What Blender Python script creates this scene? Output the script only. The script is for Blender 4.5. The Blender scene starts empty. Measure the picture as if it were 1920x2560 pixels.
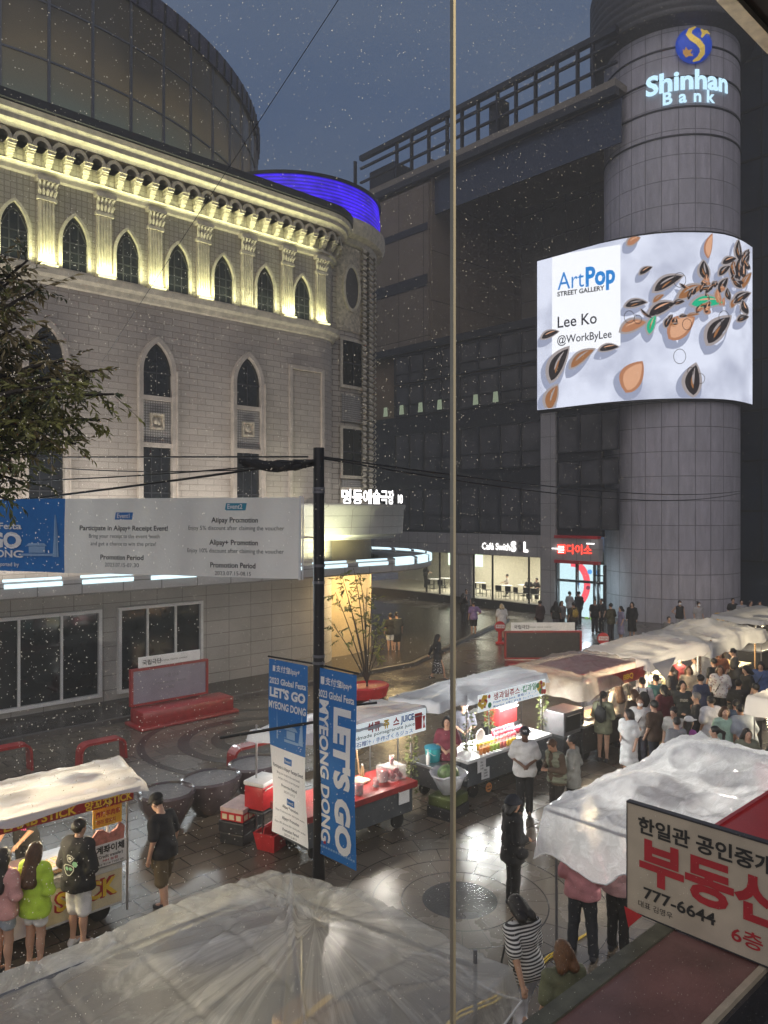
import bpy, bmesh, math, random
import numpy as np
from mathutils import Vector, Matrix
R = math.radians
random.seed(7)
scene = bpy.context.scene
COL = scene.collection

# ------------------------------------------------------------------ camera, sky, sun, exposure
EYE, FOC = 6.0, 1923.0                     # eye height in metres; focal length in photo pixels
cam_d = bpy.data.cameras.new("camera")
cam = bpy.data.objects.new("camera", cam_d); COL.objects.link(cam)
cam.location = (0, 0, EYE); cam.rotation_euler = (R(90), 0, 0)
cam_d.sensor_fit = 'VERTICAL'; cam_d.sensor_height = 36; cam_d.lens = FOC / 2560 * 36
cam_d.clip_start = 0.05; cam_d.clip_end = 1500
scene.camera = cam

world = bpy.data.worlds.new("World"); scene.world = world; world.use_nodes = True
wn, wl = world.node_tree.nodes, world.node_tree.links
wn.clear()
sky = wn.new('ShaderNodeTexSky'); sky.sky_type = 'NISHITA'; sky.sun_disc = False
sky.sun_elevation = R(1.0); sky.sun_rotation = R(200); sky.air_density = 1.5; sky.dust_density = 2.0; sky.ozone_density = 3.0
cl = wn.new('ShaderNodeTexNoise'); cl.inputs['Scale'].default_value = 2.2; cl.inputs['Detail'].default_value = 5
tc = wn.new('ShaderNodeTexCoord'); mp = wn.new('ShaderNodeMapping'); mp.inputs['Scale'].default_value = (1, 1, 3.5)
wl.new(tc.outputs['Generated'], mp.inputs['Vector']); wl.new(mp.outputs[0], cl.inputs['Vector'])
ramp = wn.new('ShaderNodeValToRGB')
ramp.color_ramp.elements[0].position = 0.35; ramp.color_ramp.elements[0].color = (0.42, 0.80, 1.66, 1)
ramp.color_ramp.elements[1].position = 0.7; ramp.color_ramp.elements[1].color = (.82, 1.14, 1.8, 1)
wl.new(cl.outputs[0], ramp.inputs[0])
mixw = wn.new('ShaderNodeMix'); mixw.data_type = 'RGBA'; mixw.inputs[0].default_value = 0.8   # overcast dusk: rain cloud over the sky
wl.new(sky.outputs[0], mixw.inputs[6]); wl.new(ramp.outputs[0], mixw.inputs[7])
bg = wn.new('ShaderNodeBackground'); bg.inputs[1].default_value = 0.092
wl.new(mixw.outputs[2], bg.inputs[0])
wo = wn.new('ShaderNodeOutputWorld'); wl.new(bg.outputs[0], wo.inputs[0])

sun_d = bpy.data.lights.new("sun", 'SUN'); sun_d.energy = 0.85; sun_d.angle = R(80); sun_d.color = (1.0, 0.91, 0.86)
sun = bpy.data.objects.new("sun", sun_d); COL.objects.link(sun); sun.rotation_euler = (R(52), 0, R(-12))

scene.view_settings.view_transform = 'Standard'; scene.view_settings.look = 'None'
scene.view_settings.exposure = 0.68; scene.view_settings.gamma = 1.0
scene.cycles.use_denoising = True
scene.cycles.max_bounces = 6; scene.cycles.transparent_max_bounces = 12
scene.cycles.sample_clamp_indirect = 4.0
scene.cycles.caustics_reflective = False; scene.cycles.caustics_refractive = False

# ------------------------------------------------------------------ street frame: s along the street, n across it
TH = R(47)
AX, NX = (math.sin(TH), math.cos(TH)), (-math.cos(TH), math.sin(TH))
ROT = R(43)
def W(s, n, z=0.0): return Vector((s * AX[0] + n * NX[0], s * AX[1] + n * NX[1], z))
def SN(x, y): return (x * AX[0] + y * AX[1], x * NX[0] + y * NX[1])
def at_z(px, py, z=0.0):                    # the street point seen at a photo pixel, at height z
    Y = (EYE - z) * FOC / (py - 1280); return SN((px - 960) / FOC * Y, Y)
def at_y(px, Y): return SN((px - 960) / FOC * Y, Y)
def on_n(px, n):                            # where a pixel column meets the plane n = const
    u = (px - 960) / FOC; Y = n / (u * NX[0] + NX[1]); return SN(u * Y, Y)[0], Y
def on_s(px, s):
    u = (px - 960) / FOC; Y = s / (u * AX[0] + AX[1]); return SN(u * Y, Y)[1], Y
def zz(py, Y): return EYE + (1280 - py) / FOC * Y

# ------------------------------------------------------------------ materials
def newmat(name):
    m = bpy.data.materials.new(name); m.use_nodes = True
    nt = m.node_tree; b = nt.nodes['Principled BSDF']
    return m, nt, b
def mat(name, col, rough=0.6, metal=0.0, var=0.15, vs=6.0, bump=0.0, bs=40.0, emit=0.0, ecol=None, alpha=1.0, trans=0.0, coat=0.0, stretch=None):
    m, nt, b = newmat(name)
    N, L = nt.nodes, nt.links
    b.inputs['Roughness'].default_value = rough; b.inputs['Metallic'].default_value = metal
    b.inputs['Alpha'].default_value = alpha; b.inputs['Transmission Weight'].default_value = trans
    b.inputs['Coat Weight'].default_value = coat
    t = N.new('ShaderNodeTexCoord'); vec = t.outputs['Object']
    if stretch:
        q = N.new('ShaderNodeMapping'); q.inputs['Scale'].default_value = stretch; L.new(vec, q.inputs[0]); vec = q.outputs[0]
    if var:
        no = N.new('ShaderNodeTexNoise'); no.inputs['Scale'].default_value = vs; no.inputs['Detail'].default_value = 6
        L.new(vec, no.inputs['Vector'])
        r = N.new('ShaderNodeValToRGB')
        r.color_ramp.elements[0].position = 0.3; r.color_ramp.elements[1].position = 0.7
        r.color_ramp.elements[0].color = (*[max(0, c * (1 - var)) for c in col], 1)
        r.color_ramp.elements[1].color = (*[min(1, c * (1 + var)) for c in col], 1)
        L.new(no.outputs[0], r.inputs[0]); L.new(r.outputs[0], b.inputs['Base Color'])
    else:
        b.inputs['Base Color'].default_value = (*col, 1)
    if bump:
        nb = N.new('ShaderNodeTexNoise'); nb.inputs['Scale'].default_value = bs; nb.inputs['Detail'].default_value = 4
        L.new(vec, nb.inputs['Vector'])
        bu = N.new('ShaderNodeBump'); bu.inputs['Strength'].default_value = bump; bu.inputs['Distance'].default_value = 0.02
        L.new(nb.outputs[0], bu.inputs['Height']); L.new(bu.outputs[0], b.inputs['Normal'])
    if emit:
        b.inputs['Emission Color'].default_value = (*(ecol or col), 1); b.inputs['Emission Strength'].default_value = emit
    return m
def brick(name, c1, c2, mortar, w, h, mort=0.02, rough=0.7, cyl=None, off=0.5, bump=0.4, dirt=0.25, streak=1.0):
    m, nt, b = newmat(name); N, L = nt.nodes, nt.links
    t = N.new('ShaderNodeTexCoord'); sp = N.new('ShaderNodeSeparateXYZ'); L.new(t.outputs['Object'], sp.inputs[0])
    cb = N.new('ShaderNodeCombineXYZ')
    if cyl:
        at = N.new('ShaderNodeMath'); at.operation = 'ARCTAN2'; L.new(sp.outputs[1], at.inputs[0]); L.new(sp.outputs[0], at.inputs[1])
        mu = N.new('ShaderNodeMath'); mu.operation = 'MULTIPLY'; mu.inputs[1].default_value = cyl; L.new(at.outputs[0], mu.inputs[0])
        L.new(mu.outputs[0], cb.inputs[0])
    else:
        ad = N.new('ShaderNodeMath'); ad.operation = 'ADD'; L.new(sp.outputs[0], ad.inputs[0]); L.new(sp.outputs[1], ad.inputs[1])
        L.new(ad.outputs[0], cb.inputs[0])
    L.new(sp.outputs[2], cb.inputs[1])
    bt = N.new('ShaderNodeTexBrick'); L.new(cb.outputs[0], bt.inputs['Vector'])
    bt.inputs['Scale'].default_value = 1; bt.inputs['Brick Width'].default_value = w; bt.inputs['Row Height'].default_value = h
    bt.inputs['Mortar Size'].default_value = mort; bt.offset = off; bt.inputs['Mortar Smooth'].default_value = 0.2
    bt.inputs['Color1'].default_value = (*c1, 1); bt.inputs['Color2'].default_value = (*c2, 1); bt.inputs['Mortar'].default_value = (*mortar, 1)
    no = N.new('ShaderNodeTexNoise'); no.inputs['Scale'].default_value = 0.7 / streak; no.inputs['Detail'].default_value = 8; no.inputs['Roughness'].default_value = .62; sm_ = N.new('ShaderNodeMapping'); sm_.inputs['Scale'].default_value = (1, 1, streak); L.new(t.outputs['Object'], sm_.inputs[0]); L.new(sm_.outputs[0], no.inputs['Vector'])
    r = N.new('ShaderNodeValToRGB'); r.color_ramp.elements[0].position = 0.3; r.color_ramp.elements[1].position = 0.7
    r.color_ramp.elements[0].color = (1 - dirt,) * 3 + (1,); r.color_ramp.elements[1].color = (1, 1, 1, 1); L.new(no.outputs[0], r.inputs[0])
    mx = N.new('ShaderNodeMix'); mx.data_type = 'RGBA'; mx.blend_type = 'MULTIPLY'; mx.inputs[0].default_value = 1
    L.new(bt.outputs[0], mx.inputs[6]); L.new(r.outputs[0], mx.inputs[7]); L.new(mx.outputs[2], b.inputs['Base Color'])
    b.inputs['Roughness'].default_value = rough
    if bump:
        bu = N.new('ShaderNodeBump'); bu.inputs['Strength'].default_value = bump; bu.inputs['Distance'].default_value = 0.03; bu.invert = True
        L.new(bt.outputs['Fac'], bu.inputs['Height']); L.new(bu.outputs[0], b.inputs['Normal'])
    return m
def emis(name, col, k):
    m = bpy.data.materials.new(name); m.use_nodes = True; nt = m.node_tree; nt.nodes.clear()
    e = nt.nodes.new('ShaderNodeEmission'); e.inputs[0].default_value = (*col, 1); e.inputs[1].default_value = k
    o = nt.nodes.new('ShaderNodeOutputMaterial'); nt.links.new(e.outputs[0], o.inputs[0]); return m
def sheet_mat(name, col, clear, rough=0.25, bscale=9.0, bump=0.6, stretch=(1, 1, 1), transl=0.3, lit_fold=0.0):
    """thin vinyl: part clear, part milky (diffuse + translucent), glossy wrinkles"""
    m = bpy.data.materials.new(name); m.use_nodes = True; nt = m.node_tree; N, L = nt.nodes, nt.links
    b = N['Principled BSDF']; out = N['Material Output']
    b.inputs['Base Color'].default_value = (*col, 1); b.inputs['Roughness'].default_value = rough; b.inputs['IOR'].default_value = 1.8
    t = N.new('ShaderNodeTexCoord'); q = N.new('ShaderNodeMapping'); q.inputs['Scale'].default_value = stretch; L.new(t.outputs['Object'], q.inputs[0])
    no = N.new('ShaderNodeTexNoise'); no.inputs['Scale'].default_value = bscale; no.inputs['Detail'].default_value = 9; no.inputs['Roughness'].default_value = .6; no.inputs['Distortion'].default_value = 0.8; L.new(q.outputs[0], no.inputs['Vector'])
    bu = N.new('ShaderNodeBump'); bu.inputs['Strength'].default_value = bump; bu.inputs['Distance'].default_value = 0.05
    L.new(no.outputs[0], bu.inputs['Height']); L.new(bu.outputs[0], b.inputs['Normal'])
    tl = N.new('ShaderNodeBsdfTranslucent'); tl.inputs[0].default_value = (*col, 1)
    m1 = N.new('ShaderNodeMixShader'); m1.inputs[0].default_value = transl; L.new(b.outputs[0], m1.inputs[1]); L.new(tl.outputs[0], m1.inputs[2])
    tr = N.new('ShaderNodeBsdfTransparent'); tr.inputs[0].default_value = (0.95, 0.95, 0.95, 1)
    rp = N.new('ShaderNodeMapRange'); rp.inputs[1].default_value = 0.35 + .12 * (lit_fold > 0); rp.inputs[2].default_value = 0.65 + .03 * (lit_fold > 0)
    rp.inputs[3].default_value = min(1, clear * 1.15); rp.inputs[4].default_value = clear * (0.75 - lit_fold); L.new(no.outputs[0], rp.inputs[0])  # milkier folded streaks, with caught light painted into their opacity
    m2 = N.new('ShaderNodeMixShader'); L.new(rp.outputs[0], m2.inputs[0]); L.new(m1.outputs[0], m2.inputs[1]); L.new(tr.outputs[0], m2.inputs[2])
    L.new(m2.outputs[0], out.inputs[0]); return m

M = dict(
    stone=brick('theatre stone', (.52, .46, .39), (.46, .40, .34), (.33, .285, .235), .62, .21, .014, bump=.25),
    tile=brick('theatre small tile', (.50, .45, .36), (.45, .40, .32), (.30, .265, .21), .17, .17, .016, off=0),
    trim=mat('carved stone', (.55, .49, .38), .65, var=.22, vs=5, bump=.5, bs=30),
    ornate=mat('ornate stone', (.46, .40, .30), .7, var=.4, vs=9, bump=1.0, bs=14),
    panel=brick('pale panel', (.50, .48, .45), (.47, .45, .42), (.24, .22, .2), .9, .45, .012, off=0, bump=.2),
    dark=mat('dark grey metal', (.042, .042, .048), .4, .3, var=.2),
    black=mat('black paint', (.012, .012, .013), .45, var=.2),
    rubber=mat('black rubber', (.015, .015, .015), .8),
    grey=mat('grey metal', (.18, .18, .19), .45, .5, var=.1),
    steel=mat('steel', (.5, .5, .52), .3, .9, var=.1),
    white=mat('white paint', (.75, .75, .74), .45, var=.06),
    cream=mat('cream', (.7, .62, .42), .5, var=.1),
    red=mat('red lacquer', (.30, .026, .026), .3, var=.2, coat=.3),
    redp=mat('red plastic', (.5, .03, .035), .35, var=.12),
    glassd=mat('dark window glass', (.012, .014, .016), .06, var=.3, vs=1.5),
    glassb=mat('bluish window glass', (.085, .08, .082), .2, var=.4, vs=.6),
    brown=mat('brown stone cladding', (.22, .155, .10), .7, var=.25, vs=.6),
    plank=mat('wood', (.30, .18, .09), .6, var=.3, vs=8),
    leaf=mat('leaf green', (.12, .14, .04), .5, var=.45, vs=3), leafd=mat('dark leaf green', (.075, .095, .03), .5, var=.4, vs=3),
    bark=mat('bark', (.05, .04, .03), .85, bump=.5),
    clay=mat('paper white', (.8, .8, .79), .8, var=.03),
    ink=mat('ink black', (.02, .02, .02), .6, var=0), inkr=mat('ink red', (.42, .02, .03), .6, var=.1), inkg=mat('ink green', (.05, .30, .12), .6, var=0),
    inkb=mat('ink blue', (.04, .12, .4), .6, var=0), inkw=mat('ink white', (.85, .85, .85), .6, var=0), inky=mat('ink yellow', (.8, .55, .05), .6, var=0),
    blue=mat('banner blue', (.015, .17, .50), .6, var=.06, vs=2), yellow=mat('sign yellow', (.72, .42, .04), .5, var=.12),
    lwhite=emis('lit white letters', (1, .98, .95), 2.2), lblue=emis('lit pale blue letters', (.55, .82, 1), .85), lred=emis('lit red letters', (1, .05, .03), 2.0),
    tube=emis('white tube lamp', (.66, .9, 1), 1.0), warm=emis('warm lamp', (1, .80, .45), 9.0), ybar=emis('yellow lamp', (1, .97, .5), 1.3),
    violet=emis('violet light band', (.09, .02, 1), 1.5),
)
# ------------------------------------------------------------------ mesh builder
class MB:
    def __init__(s): s.v = []; s.f = []; s.mi = []; s.m = []
    def _mi(s, m):
        if m is None: m = 0
        if isinstance(m, str): m = M[m]
        if m not in s.m: s.m.append(m)
        return s.m.index(m)
    def add(s, vs, fs, m=None):
        o = len(s.v); s.v += [tuple(p) for p in vs]; s.f += [tuple(i + o for i in f) for f in fs]
        if m is not None: k = s._mi(m); s.mi += [k] * len(fs)
        else: s.mi += [0] * len(fs)
        return s
    def box(s, x0, x1, y0, y1, z0, z1, m=None, T=None):
        vs = [Vector((x, y, z)) for z in (z0, z1) for y in (y0, y1) for x in (x0, x1)]
        if T: vs = [T @ v for v in vs]
        return s.add(vs, [(0, 2, 3, 1), (4, 5, 7, 6), (0, 1, 5, 4), (2, 6, 7, 3), (0, 4, 6, 2), (1, 3, 7, 5)], m)
    def rbox(s, x0, x1, y0, y1, z0, z1, r=.02, m=None, T=None):
        bm = bmesh.new(); bmesh.ops.create_cube(bm, size=1)
        for v in bm.verts: v.co = Vector(((x0 + x1) / 2 + v.co.x * (x1 - x0), (y0 + y1) / 2 + v.co.y * (y1 - y0), (z0 + z1) / 2 + v.co.z * (z1 - z0)))
        bmesh.ops.bevel(bm, geom=bm.edges[:], offset=r, segments=2, affect='EDGES', profile=.5)
        bm.verts.index_update(); vs = [v.co.copy() for v in bm.verts]; fs = [[v.index for v in f.verts] for f in bm.faces]; bm.free()
        if T: vs = [T @ v for v in vs]
        return s.add(vs, fs, m)
    def tube(s, pts, r, n=8, m=None, cap=True):
        pts = [Vector(p) for p in pts]; rs = r if isinstance(r, (list, tuple)) else [r] * len(pts); vs = []; fs = []
        up = None
        for i, p in enumerate(pts):
            d = (pts[min(i + 1, len(pts) - 1)] - pts[max(i - 1, 0)]).normalized()
            if up is None: up = d.orthogonal().normalized()
            up = (up - d * up.dot(d)); up = up.normalized() if up.length > 1e-6 else d.orthogonal().normalized()
            w = d.cross(up)
            vs += [p + (up * math.cos(a) + w * math.sin(a)) * rs[i] for a in (2 * math.pi * k / n for k in range(n))]
        for i in range(len(pts) - 1):
            fs += [(i * n + k, i * n + (k + 1) % n, (i + 1) * n + (k + 1) % n, (i + 1) * n + k) for k in range(n)]
        if cap: fs += [tuple(range(n))[::-1], tuple(range((len(pts) - 1) * n, len(pts) * n))]
        return s.add(vs, fs, m)
    def lathe(s, prof, n=24, m=None, c=(0, 0), a0=0, a1=None, sx=1, sy=1, z0=0):
        full = a1 is None; a1 = a0 + 2 * math.pi if full else a1; k = n if full else n + 1; vs = []; fs = []
        for (r, z) in prof:
            vs += [(c[0] + sx * r * math.cos(a0 + (a1 - a0) * i / n), c[1] + sy * r * math.sin(a0 + (a1 - a0) * i / n), z + z0) for i in range(k)]
        for j in range(len(prof) - 1):
            for i in range(n): fs.append((j * k + i, j * k + (i + 1) % k, (j + 1) * k + (i + 1) % k, (j + 1) * k + i))
        return s.add(vs, fs, m)
    def prism(s, poly, d, m=None, T=None, back=True):     # polygon in x,z extruded along +y by d
        n = len(poly); vs = [Vector((x, 0, z)) for x, z in poly] + [Vector((x, d, z)) for x, z in poly]
        if T: vs = [T @ v for v in vs]
        fs = [tuple(range(n)), tuple(range(n, 2 * n))[::-1]] + [(i, i + n, (i + 1) % n + n, (i + 1) % n) for i in range(n)]
        return s.add(vs, fs, m)
    def ring(s, outer, inner, d, m=None, T=None):          # frame between two outlines of equal length, x,z extruded along +y
        n = len(outer); vs = [Vector((x, 0, z)) for x, z in outer] + [Vector((x, 0, z)) for x, z in inner] + [Vector((x, d, z)) for x, z in outer] + [Vector((x, d, z)) for x, z in inner]
        if T: vs = [T @ v for v in vs]
        fs = []
        for i in range(n):
            j = (i + 1) % n
            fs += [(i, j, n + j, n + i), (i, 2 * n + i, 2 * n + j, j), (n + i, n + j, 3 * n + j, 3 * n + i)]
        return s.add(vs, fs, m)
    def ball(s, c, r, m=None, n=12):
        r = r if isinstance(r, (tuple, list)) else (r, r, r); pr = [(math.sin(math.pi * i / n), -math.cos(math.pi * i / n)) for i in range(n + 1)]
        vs = []; k = n * 2 if n < 10 else n + 6; fs = []
        for (a, z) in pr: vs += [(c[0] + r[0] * a * math.cos(2 * math.pi * i / k), c[1] + r[1] * a * math.sin(2 * math.pi * i / k), c[2] + r[2] * z) for i in range(k)]
        for j in range(n): fs += [(j * k + i, j * k + (i + 1) % k, (j + 1) * k + (i + 1) % k, (j + 1) * k + i) for i in range(k)]
        return s.add(vs, fs, m)
    def sweep(s, path, prof, m=None, closed=False):        # path: [(x, y, nx, ny)]; prof: [(out, z)]
        k = len(prof); vs = [(x + a * o, y + b * o, z) for (x, y, a, b) in path for (o, z) in prof]; fs = []
        for i in range(len(path) - 1):
            for j in range(k if closed else k - 1): fs.append((i * k + j, (i + 1) * k + j, (i + 1) * k + (j + 1) % k, i * k + (j + 1) % k))
        return s.add(vs, fs, m)
    def build(s, name, m=None, parent=None, smooth=False, label=None, kind=None):
        me = bpy.data.meshes.new(name); me.from_pydata([tuple(p) for p in s.v], [], s.f)
        if s.m:
            for q in s.m: me.materials.append(q)
            me.polygons.foreach_set('material_index', s.mi)
        else: me.materials.append(M[m] if isinstance(m, str) else m)
        if smooth: me.polygons.foreach_set('use_smooth', [True] * len(me.polygons))
        me.update()
        if smooth == 'auto':
            me.set_sharp_from_angle(angle=R(40))
        o = bpy.data.objects.new(name, me); COL.objects.link(o)
        if parent: o.parent = parent
        if label: o['label'] = label
        if kind: o['kind'] = kind
        return o
def tag(o, label, cat, group=None, kind=None):
    if label: o['label'] = label
    if cat: o['category'] = cat
    if group: o['group'] = group
    if kind: o['kind'] = kind
    return o
def thing(name, label, cat, s=0, n=0, z=0, rot=0.0, group=None, world=None):
    o = bpy.data.objects.new(name, None); COL.objects.link(o); o.empty_display_size = .2
    o.location = world if world is not None else W(s, n, z); o.rotation_euler = (0, 0, ROT + R(rot))
    return tag(o, label, cat, group)
def struct(o, label=None):
    o['kind'] = 'structure'
    if label: o['label'] = label
    return o
def lamp(name, kind, power, col, loc, aim=None, parent=None, size=.3, size_y=None, spot=70, blend=.6):
    d = bpy.data.lights.new(name, kind); d.energy = power; d.color = col
    if kind == 'AREA':
        d.size = size
        if size_y: d.shape = 'RECTANGLE'; d.size_y = size_y
    else: d.shadow_soft_size = size
    if kind == 'SPOT': d.spot_size = R(spot); d.spot_blend = blend
    o = bpy.data.objects.new(name, d); COL.objects.link(o); o.location = loc
    if aim is not None:
        o.rotation_euler = (Vector(aim) - Vector(loc)).to_track_quat('-Z', 'Y').to_euler()
    if parent: o.parent = parent
    return o
# ------------------------------------------------------------------ lettering (filled outlines turned into flat mesh)
_tc = {}
def glyphs(txt, bold=0.0):
    k = (txt, bold)
    if k not in _tc:
        c = bpy.data.curves.new('t', 'FONT'); c.body = txt; c.size = 1; c.resolution_u = 3; c.offset = bold
        o = bpy.data.objects.new('t', c); COL.objects.link(o)
        dg = bpy.context.evaluated_depsgraph_get(); me = bpy.data.meshes.new_from_object(o.evaluated_get(dg), depsgraph=dg)
        v = [(p.co.x, p.co.y) for p in me.vertices]; f = [tuple(p.vertices) for p in me.polygons]
        bpy.data.objects.remove(o); bpy.data.curves.remove(c); bpy.data.meshes.remove(me); _tc[k] = (v, f)
    return _tc[k]
def lettering(lines, fn, m, parent, name='lettering', extrude=None):
    """lines: (text, x, y, size, align, bold[, width]) in sign metres; fn(x, y) -> local point"""
    b = MB()
    for ln in lines:
        t, x, y, sz, al, bo = ln[:6]; wd = ln[6] if len(ln) > 6 else None; ang = ln[7] if len(ln) > 7 else 0
        v, f = glyphs(t, bo)
        if not v: continue
        x0, x1 = min(p[0] for p in v), max(p[0] for p in v)
        sx = wd / (x1 - x0) if wd else sz
        dx = {'l': -x0, 'c': -(x0 + x1) / 2, 'r': -x1}[al] * sx
        ca, sa = math.cos(R(ang)), math.sin(R(ang)); pts = []
        for p in v:
            a, c = dx + p[0] * sx, p[1] * sz; pts.append(Vector(fn(x + a * ca - c * sa, y + a * sa + c * ca)))
        b.add(pts, f)
        if extrude:
            d = Vector(extrude); o = len(pts); b.add([p + d for p in pts], [q[::-1] for q in f])
    return b.build(name, m, parent)
def bez(a, b, sag, n=10):
    a, b = Vector(a), Vector(b); return [a.lerp(b, i / n) - Vector((0, 0, sag * 4 * (i / n) * (1 - i / n))) for i in range(n + 1)]
# ================================================================== helpers for parts built in street coordinates
BASE = {}
def big(name, label, cat, s0, n0, group=None):
    o = thing(name, label, cat, s0, n0, 0, group=group); BASE[o.name] = (s0, n0); return o
def part(root, mb, name, m=None, smooth=False, label=None, parent=None, org=None):
    """mesh given in street coordinates; org = own origin in street coordinates (for round texture mapping)"""
    s0, n0 = BASE[root.name]; o = mb.build(name, m, parent or root, smooth, label)
    if parent is None: o.location = (-s0, -n0, 0)
    if org:
        o.data.transform(Matrix.Translation((-org[0], -org[1], 0))); o.location = (org[0] - s0, org[1] - n0, 0)
    return o
def cyl_hit(px, c, r):
    """angle (street frame) at which a pixel column first meets a vertical cylinder, and its depth"""
    u = (px - 960) / FOC; d = Vector(SN(u, 1.0)); c = Vector(c); k = d.length; d.normalize()
    b = d.dot(c); q = b * b - c.length_squared + r * r; t = b - math.sqrt(max(q, 0))
    p = d * t - c; return math.atan2(p.y, p.x), t / k
def arch(x, w, z0, zs, za, n=9):             # pointed-arch outline: centre x, width, sill, springing, apex
    pts = [(x - w / 2, z0)]; h = za - zs; a = w / 2
    r = (a * a + h * h) / (2 * a); e = math.asin(min(1, h / r)) if h < r else math.pi / 2
    for i in range(n + 1):
        t = e * i / n; pts.append((x - a + r - r * math.cos(t), zs + r * math.sin(t)))
    for i in range(n - 1, -1, -1):
        t = e * i / n; pts.append((x + a - r + r * math.cos(t), zs + r * math.sin(t)))
    pts.append((x + a, z0)); return pts
# ================================================================== ground
def ground_mat():
    m, nt, b = newmat('wet granite paving'); N, L = nt.nodes, nt.links
    t = N.new('ShaderNodeTexCoord'); O = t.outputs['Object']
    bt = N.new('ShaderNodeTexBrick'); L.new(O, bt.inputs['Vector']); bt.inputs['Scale'].default_value = 1
    bt.inputs['Brick Width'].default_value = .62; bt.inputs['Row Height'].default_value = .42; bt.inputs['Mortar Size'].default_value = .012
    bt.inputs['Color1'].default_value = (.13, .105, .082, 1); bt.inputs['Color2'].default_value = (.10, .084, .068, 1); bt.inputs['Mortar'].default_value = (.028, .025, .022, 1)
    # round paving medallion
    mp = N.new('ShaderNodeMapping'); mp.vector_type = 'POINT'; mp.inputs['Location'].default_value = (-8.98, -7.91, 0); L.new(O, mp.inputs[0])
    ln = N.new('ShaderNodeVectorMath'); ln.operation = 'LENGTH'; L.new(mp.outputs[0], ln.inputs[0]); rad = ln.outputs['Value']
    sp = N.new('ShaderNodeSeparateXYZ'); L.new(mp.outputs[0], sp.inputs[0])
    at = N.new('ShaderNodeMath'); at.operation = 'ARCTAN2'; L.new(sp.outputs[1], at.inputs[0]); L.new(sp.outputs[0], at.inputs[1])
    sc = N.new('ShaderNodeMath'); sc.operation = 'MULTIPLY'; sc.inputs[1].default_value = 3.3; L.new(at.outputs[0], sc.inputs[0])
    cb = N.new('ShaderNodeCombineXYZ'); L.new(sc.outputs[0], cb.inputs[0]); L.new(rad, cb.inputs[1])
    b2 = N.new('ShaderNodeTexBrick'); L.new(cb.outputs[0], b2.inputs['Vector']); b2.inputs['Scale'].default_value = 1
    b2.inputs['Brick Width'].default_value = 1.05; b2.inputs['Row Height'].default_value = .45; b2.inputs['Mortar Size'].default_value = .012
    b2.inputs['Color1'].default_value = (.17, .145, .115, 1); b2.inputs['Color2'].default_value = (.135, .115, .092, 1); b2.inputs['Mortar'].default_value = (.025, .022, .02, 1)
    def less(v):
        k = N.new('ShaderNodeMath'); k.operation = 'LESS_THAN'; k.inputs[1].default_value = v; L.new(rad, k.inputs[0]); return k.outputs[0]
    mx = N.new('ShaderNodeMix'); mx.data_type = 'RGBA'; L.new(less(2.25), mx.inputs[0]); L.new(bt.outputs[0], mx.inputs[6]); L.new(b2.outputs[0], mx.inputs[7])
    m3 = N.new('ShaderNodeMix'); m3.data_type = 'RGBA'; L.new(less(.58), m3.inputs[0]); L.new(mx.outputs[2], m3.inputs[6]); m3.inputs[7].default_value = (.035, .035, .036, 1)
    L.new(m3.outputs[2], b.inputs['Base Color'])
    no = N.new('ShaderNodeTexNoise'); no.inputs['Scale'].default_value = .45; no.inputs['Detail'].default_value = 7; L.new(O, no.inputs['Vector'])
    mr = N.new('ShaderNodeMapRange'); mr.inputs[1].default_value = .38; mr.inputs[2].default_value = .62; mr.inputs[3].default_value = .07; mr.inputs[4].default_value = .34
    L.new(no.outputs[0], mr.inputs[0]); L.new(mr.outputs[0], b.inputs['Roughness'])
    b.inputs['Specular IOR Level'].default_value = .6
    n2 = N.new('ShaderNodeTexNoise'); n2.inputs['Scale'].default_value = 26; n2.inputs['Detail'].default_value = 4; L.new(O, n2.inputs['Vector'])
    sm = N.new('ShaderNodeMath'); sm.operation = 'SUBTRACT'; L.new(n2.outputs[0], sm.inputs[0])
    fx = N.new('ShaderNodeMix'); fx.data_type = 'FLOAT'; L.new(less(2.25), fx.inputs[0]); L.new(bt.outputs['Fac'], fx.inputs[2]); L.new(b2.outputs['Fac'], fx.inputs[3])
    L.new(fx.outputs[0], sm.inputs[1])
    bu = N.new('ShaderNodeBump'); bu.inputs['Strength'].default_value = .35; bu.inputs['Distance'].default_value = .012
    L.new(sm.outputs[0], bu.inputs['Height']); L.new(bu.outputs[0], b.inputs['Normal'])
    return m
g = MB().add([(-60, -60, 0), (120, -60, 0), (120, 110, 0), (-60, 110, 0)], [(0, 1, 2, 3)]).build('ground', ground_mat())
g.rotation_euler = (0, 0, ROT); struct(g)
M['asphalt'] = mat('wet dark paving', (.045, .04, .036), .2, var=.35, vs=2.5, bump=.3, bs=30)
M['kerb'] = mat('granite kerb', (.10, .09, .085), .45, var=.25, vs=6, bump=.3)
b = MB()
b.add([(-20, 21.3, .12), (21.5, 21.3, .12), (21.5, 40, .12), (-20, 40, .12)], [(0, 1, 2, 3)]).add([(21.5, 21.3, .12), (34, 26.5, .12), (34, 40, .12), (21.5, 40, .12)], [(0, 1, 2, 3)])
o = b.build('theatre_pavement', M['asphalt']); o.rotation_euler = (0, 0, ROT); struct(o)
b = MB().sweep([(-20, 21.3, 0, -1), (21.3, 21.3, .2, -1), (34, 26.5, .42, -.9)], [(-.02, .125), (.16, .13), (.16, 0)])
o = b.build('kerb', M['kerb']); o.rotation_euler = (0, 0, ROT); struct(o)
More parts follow.
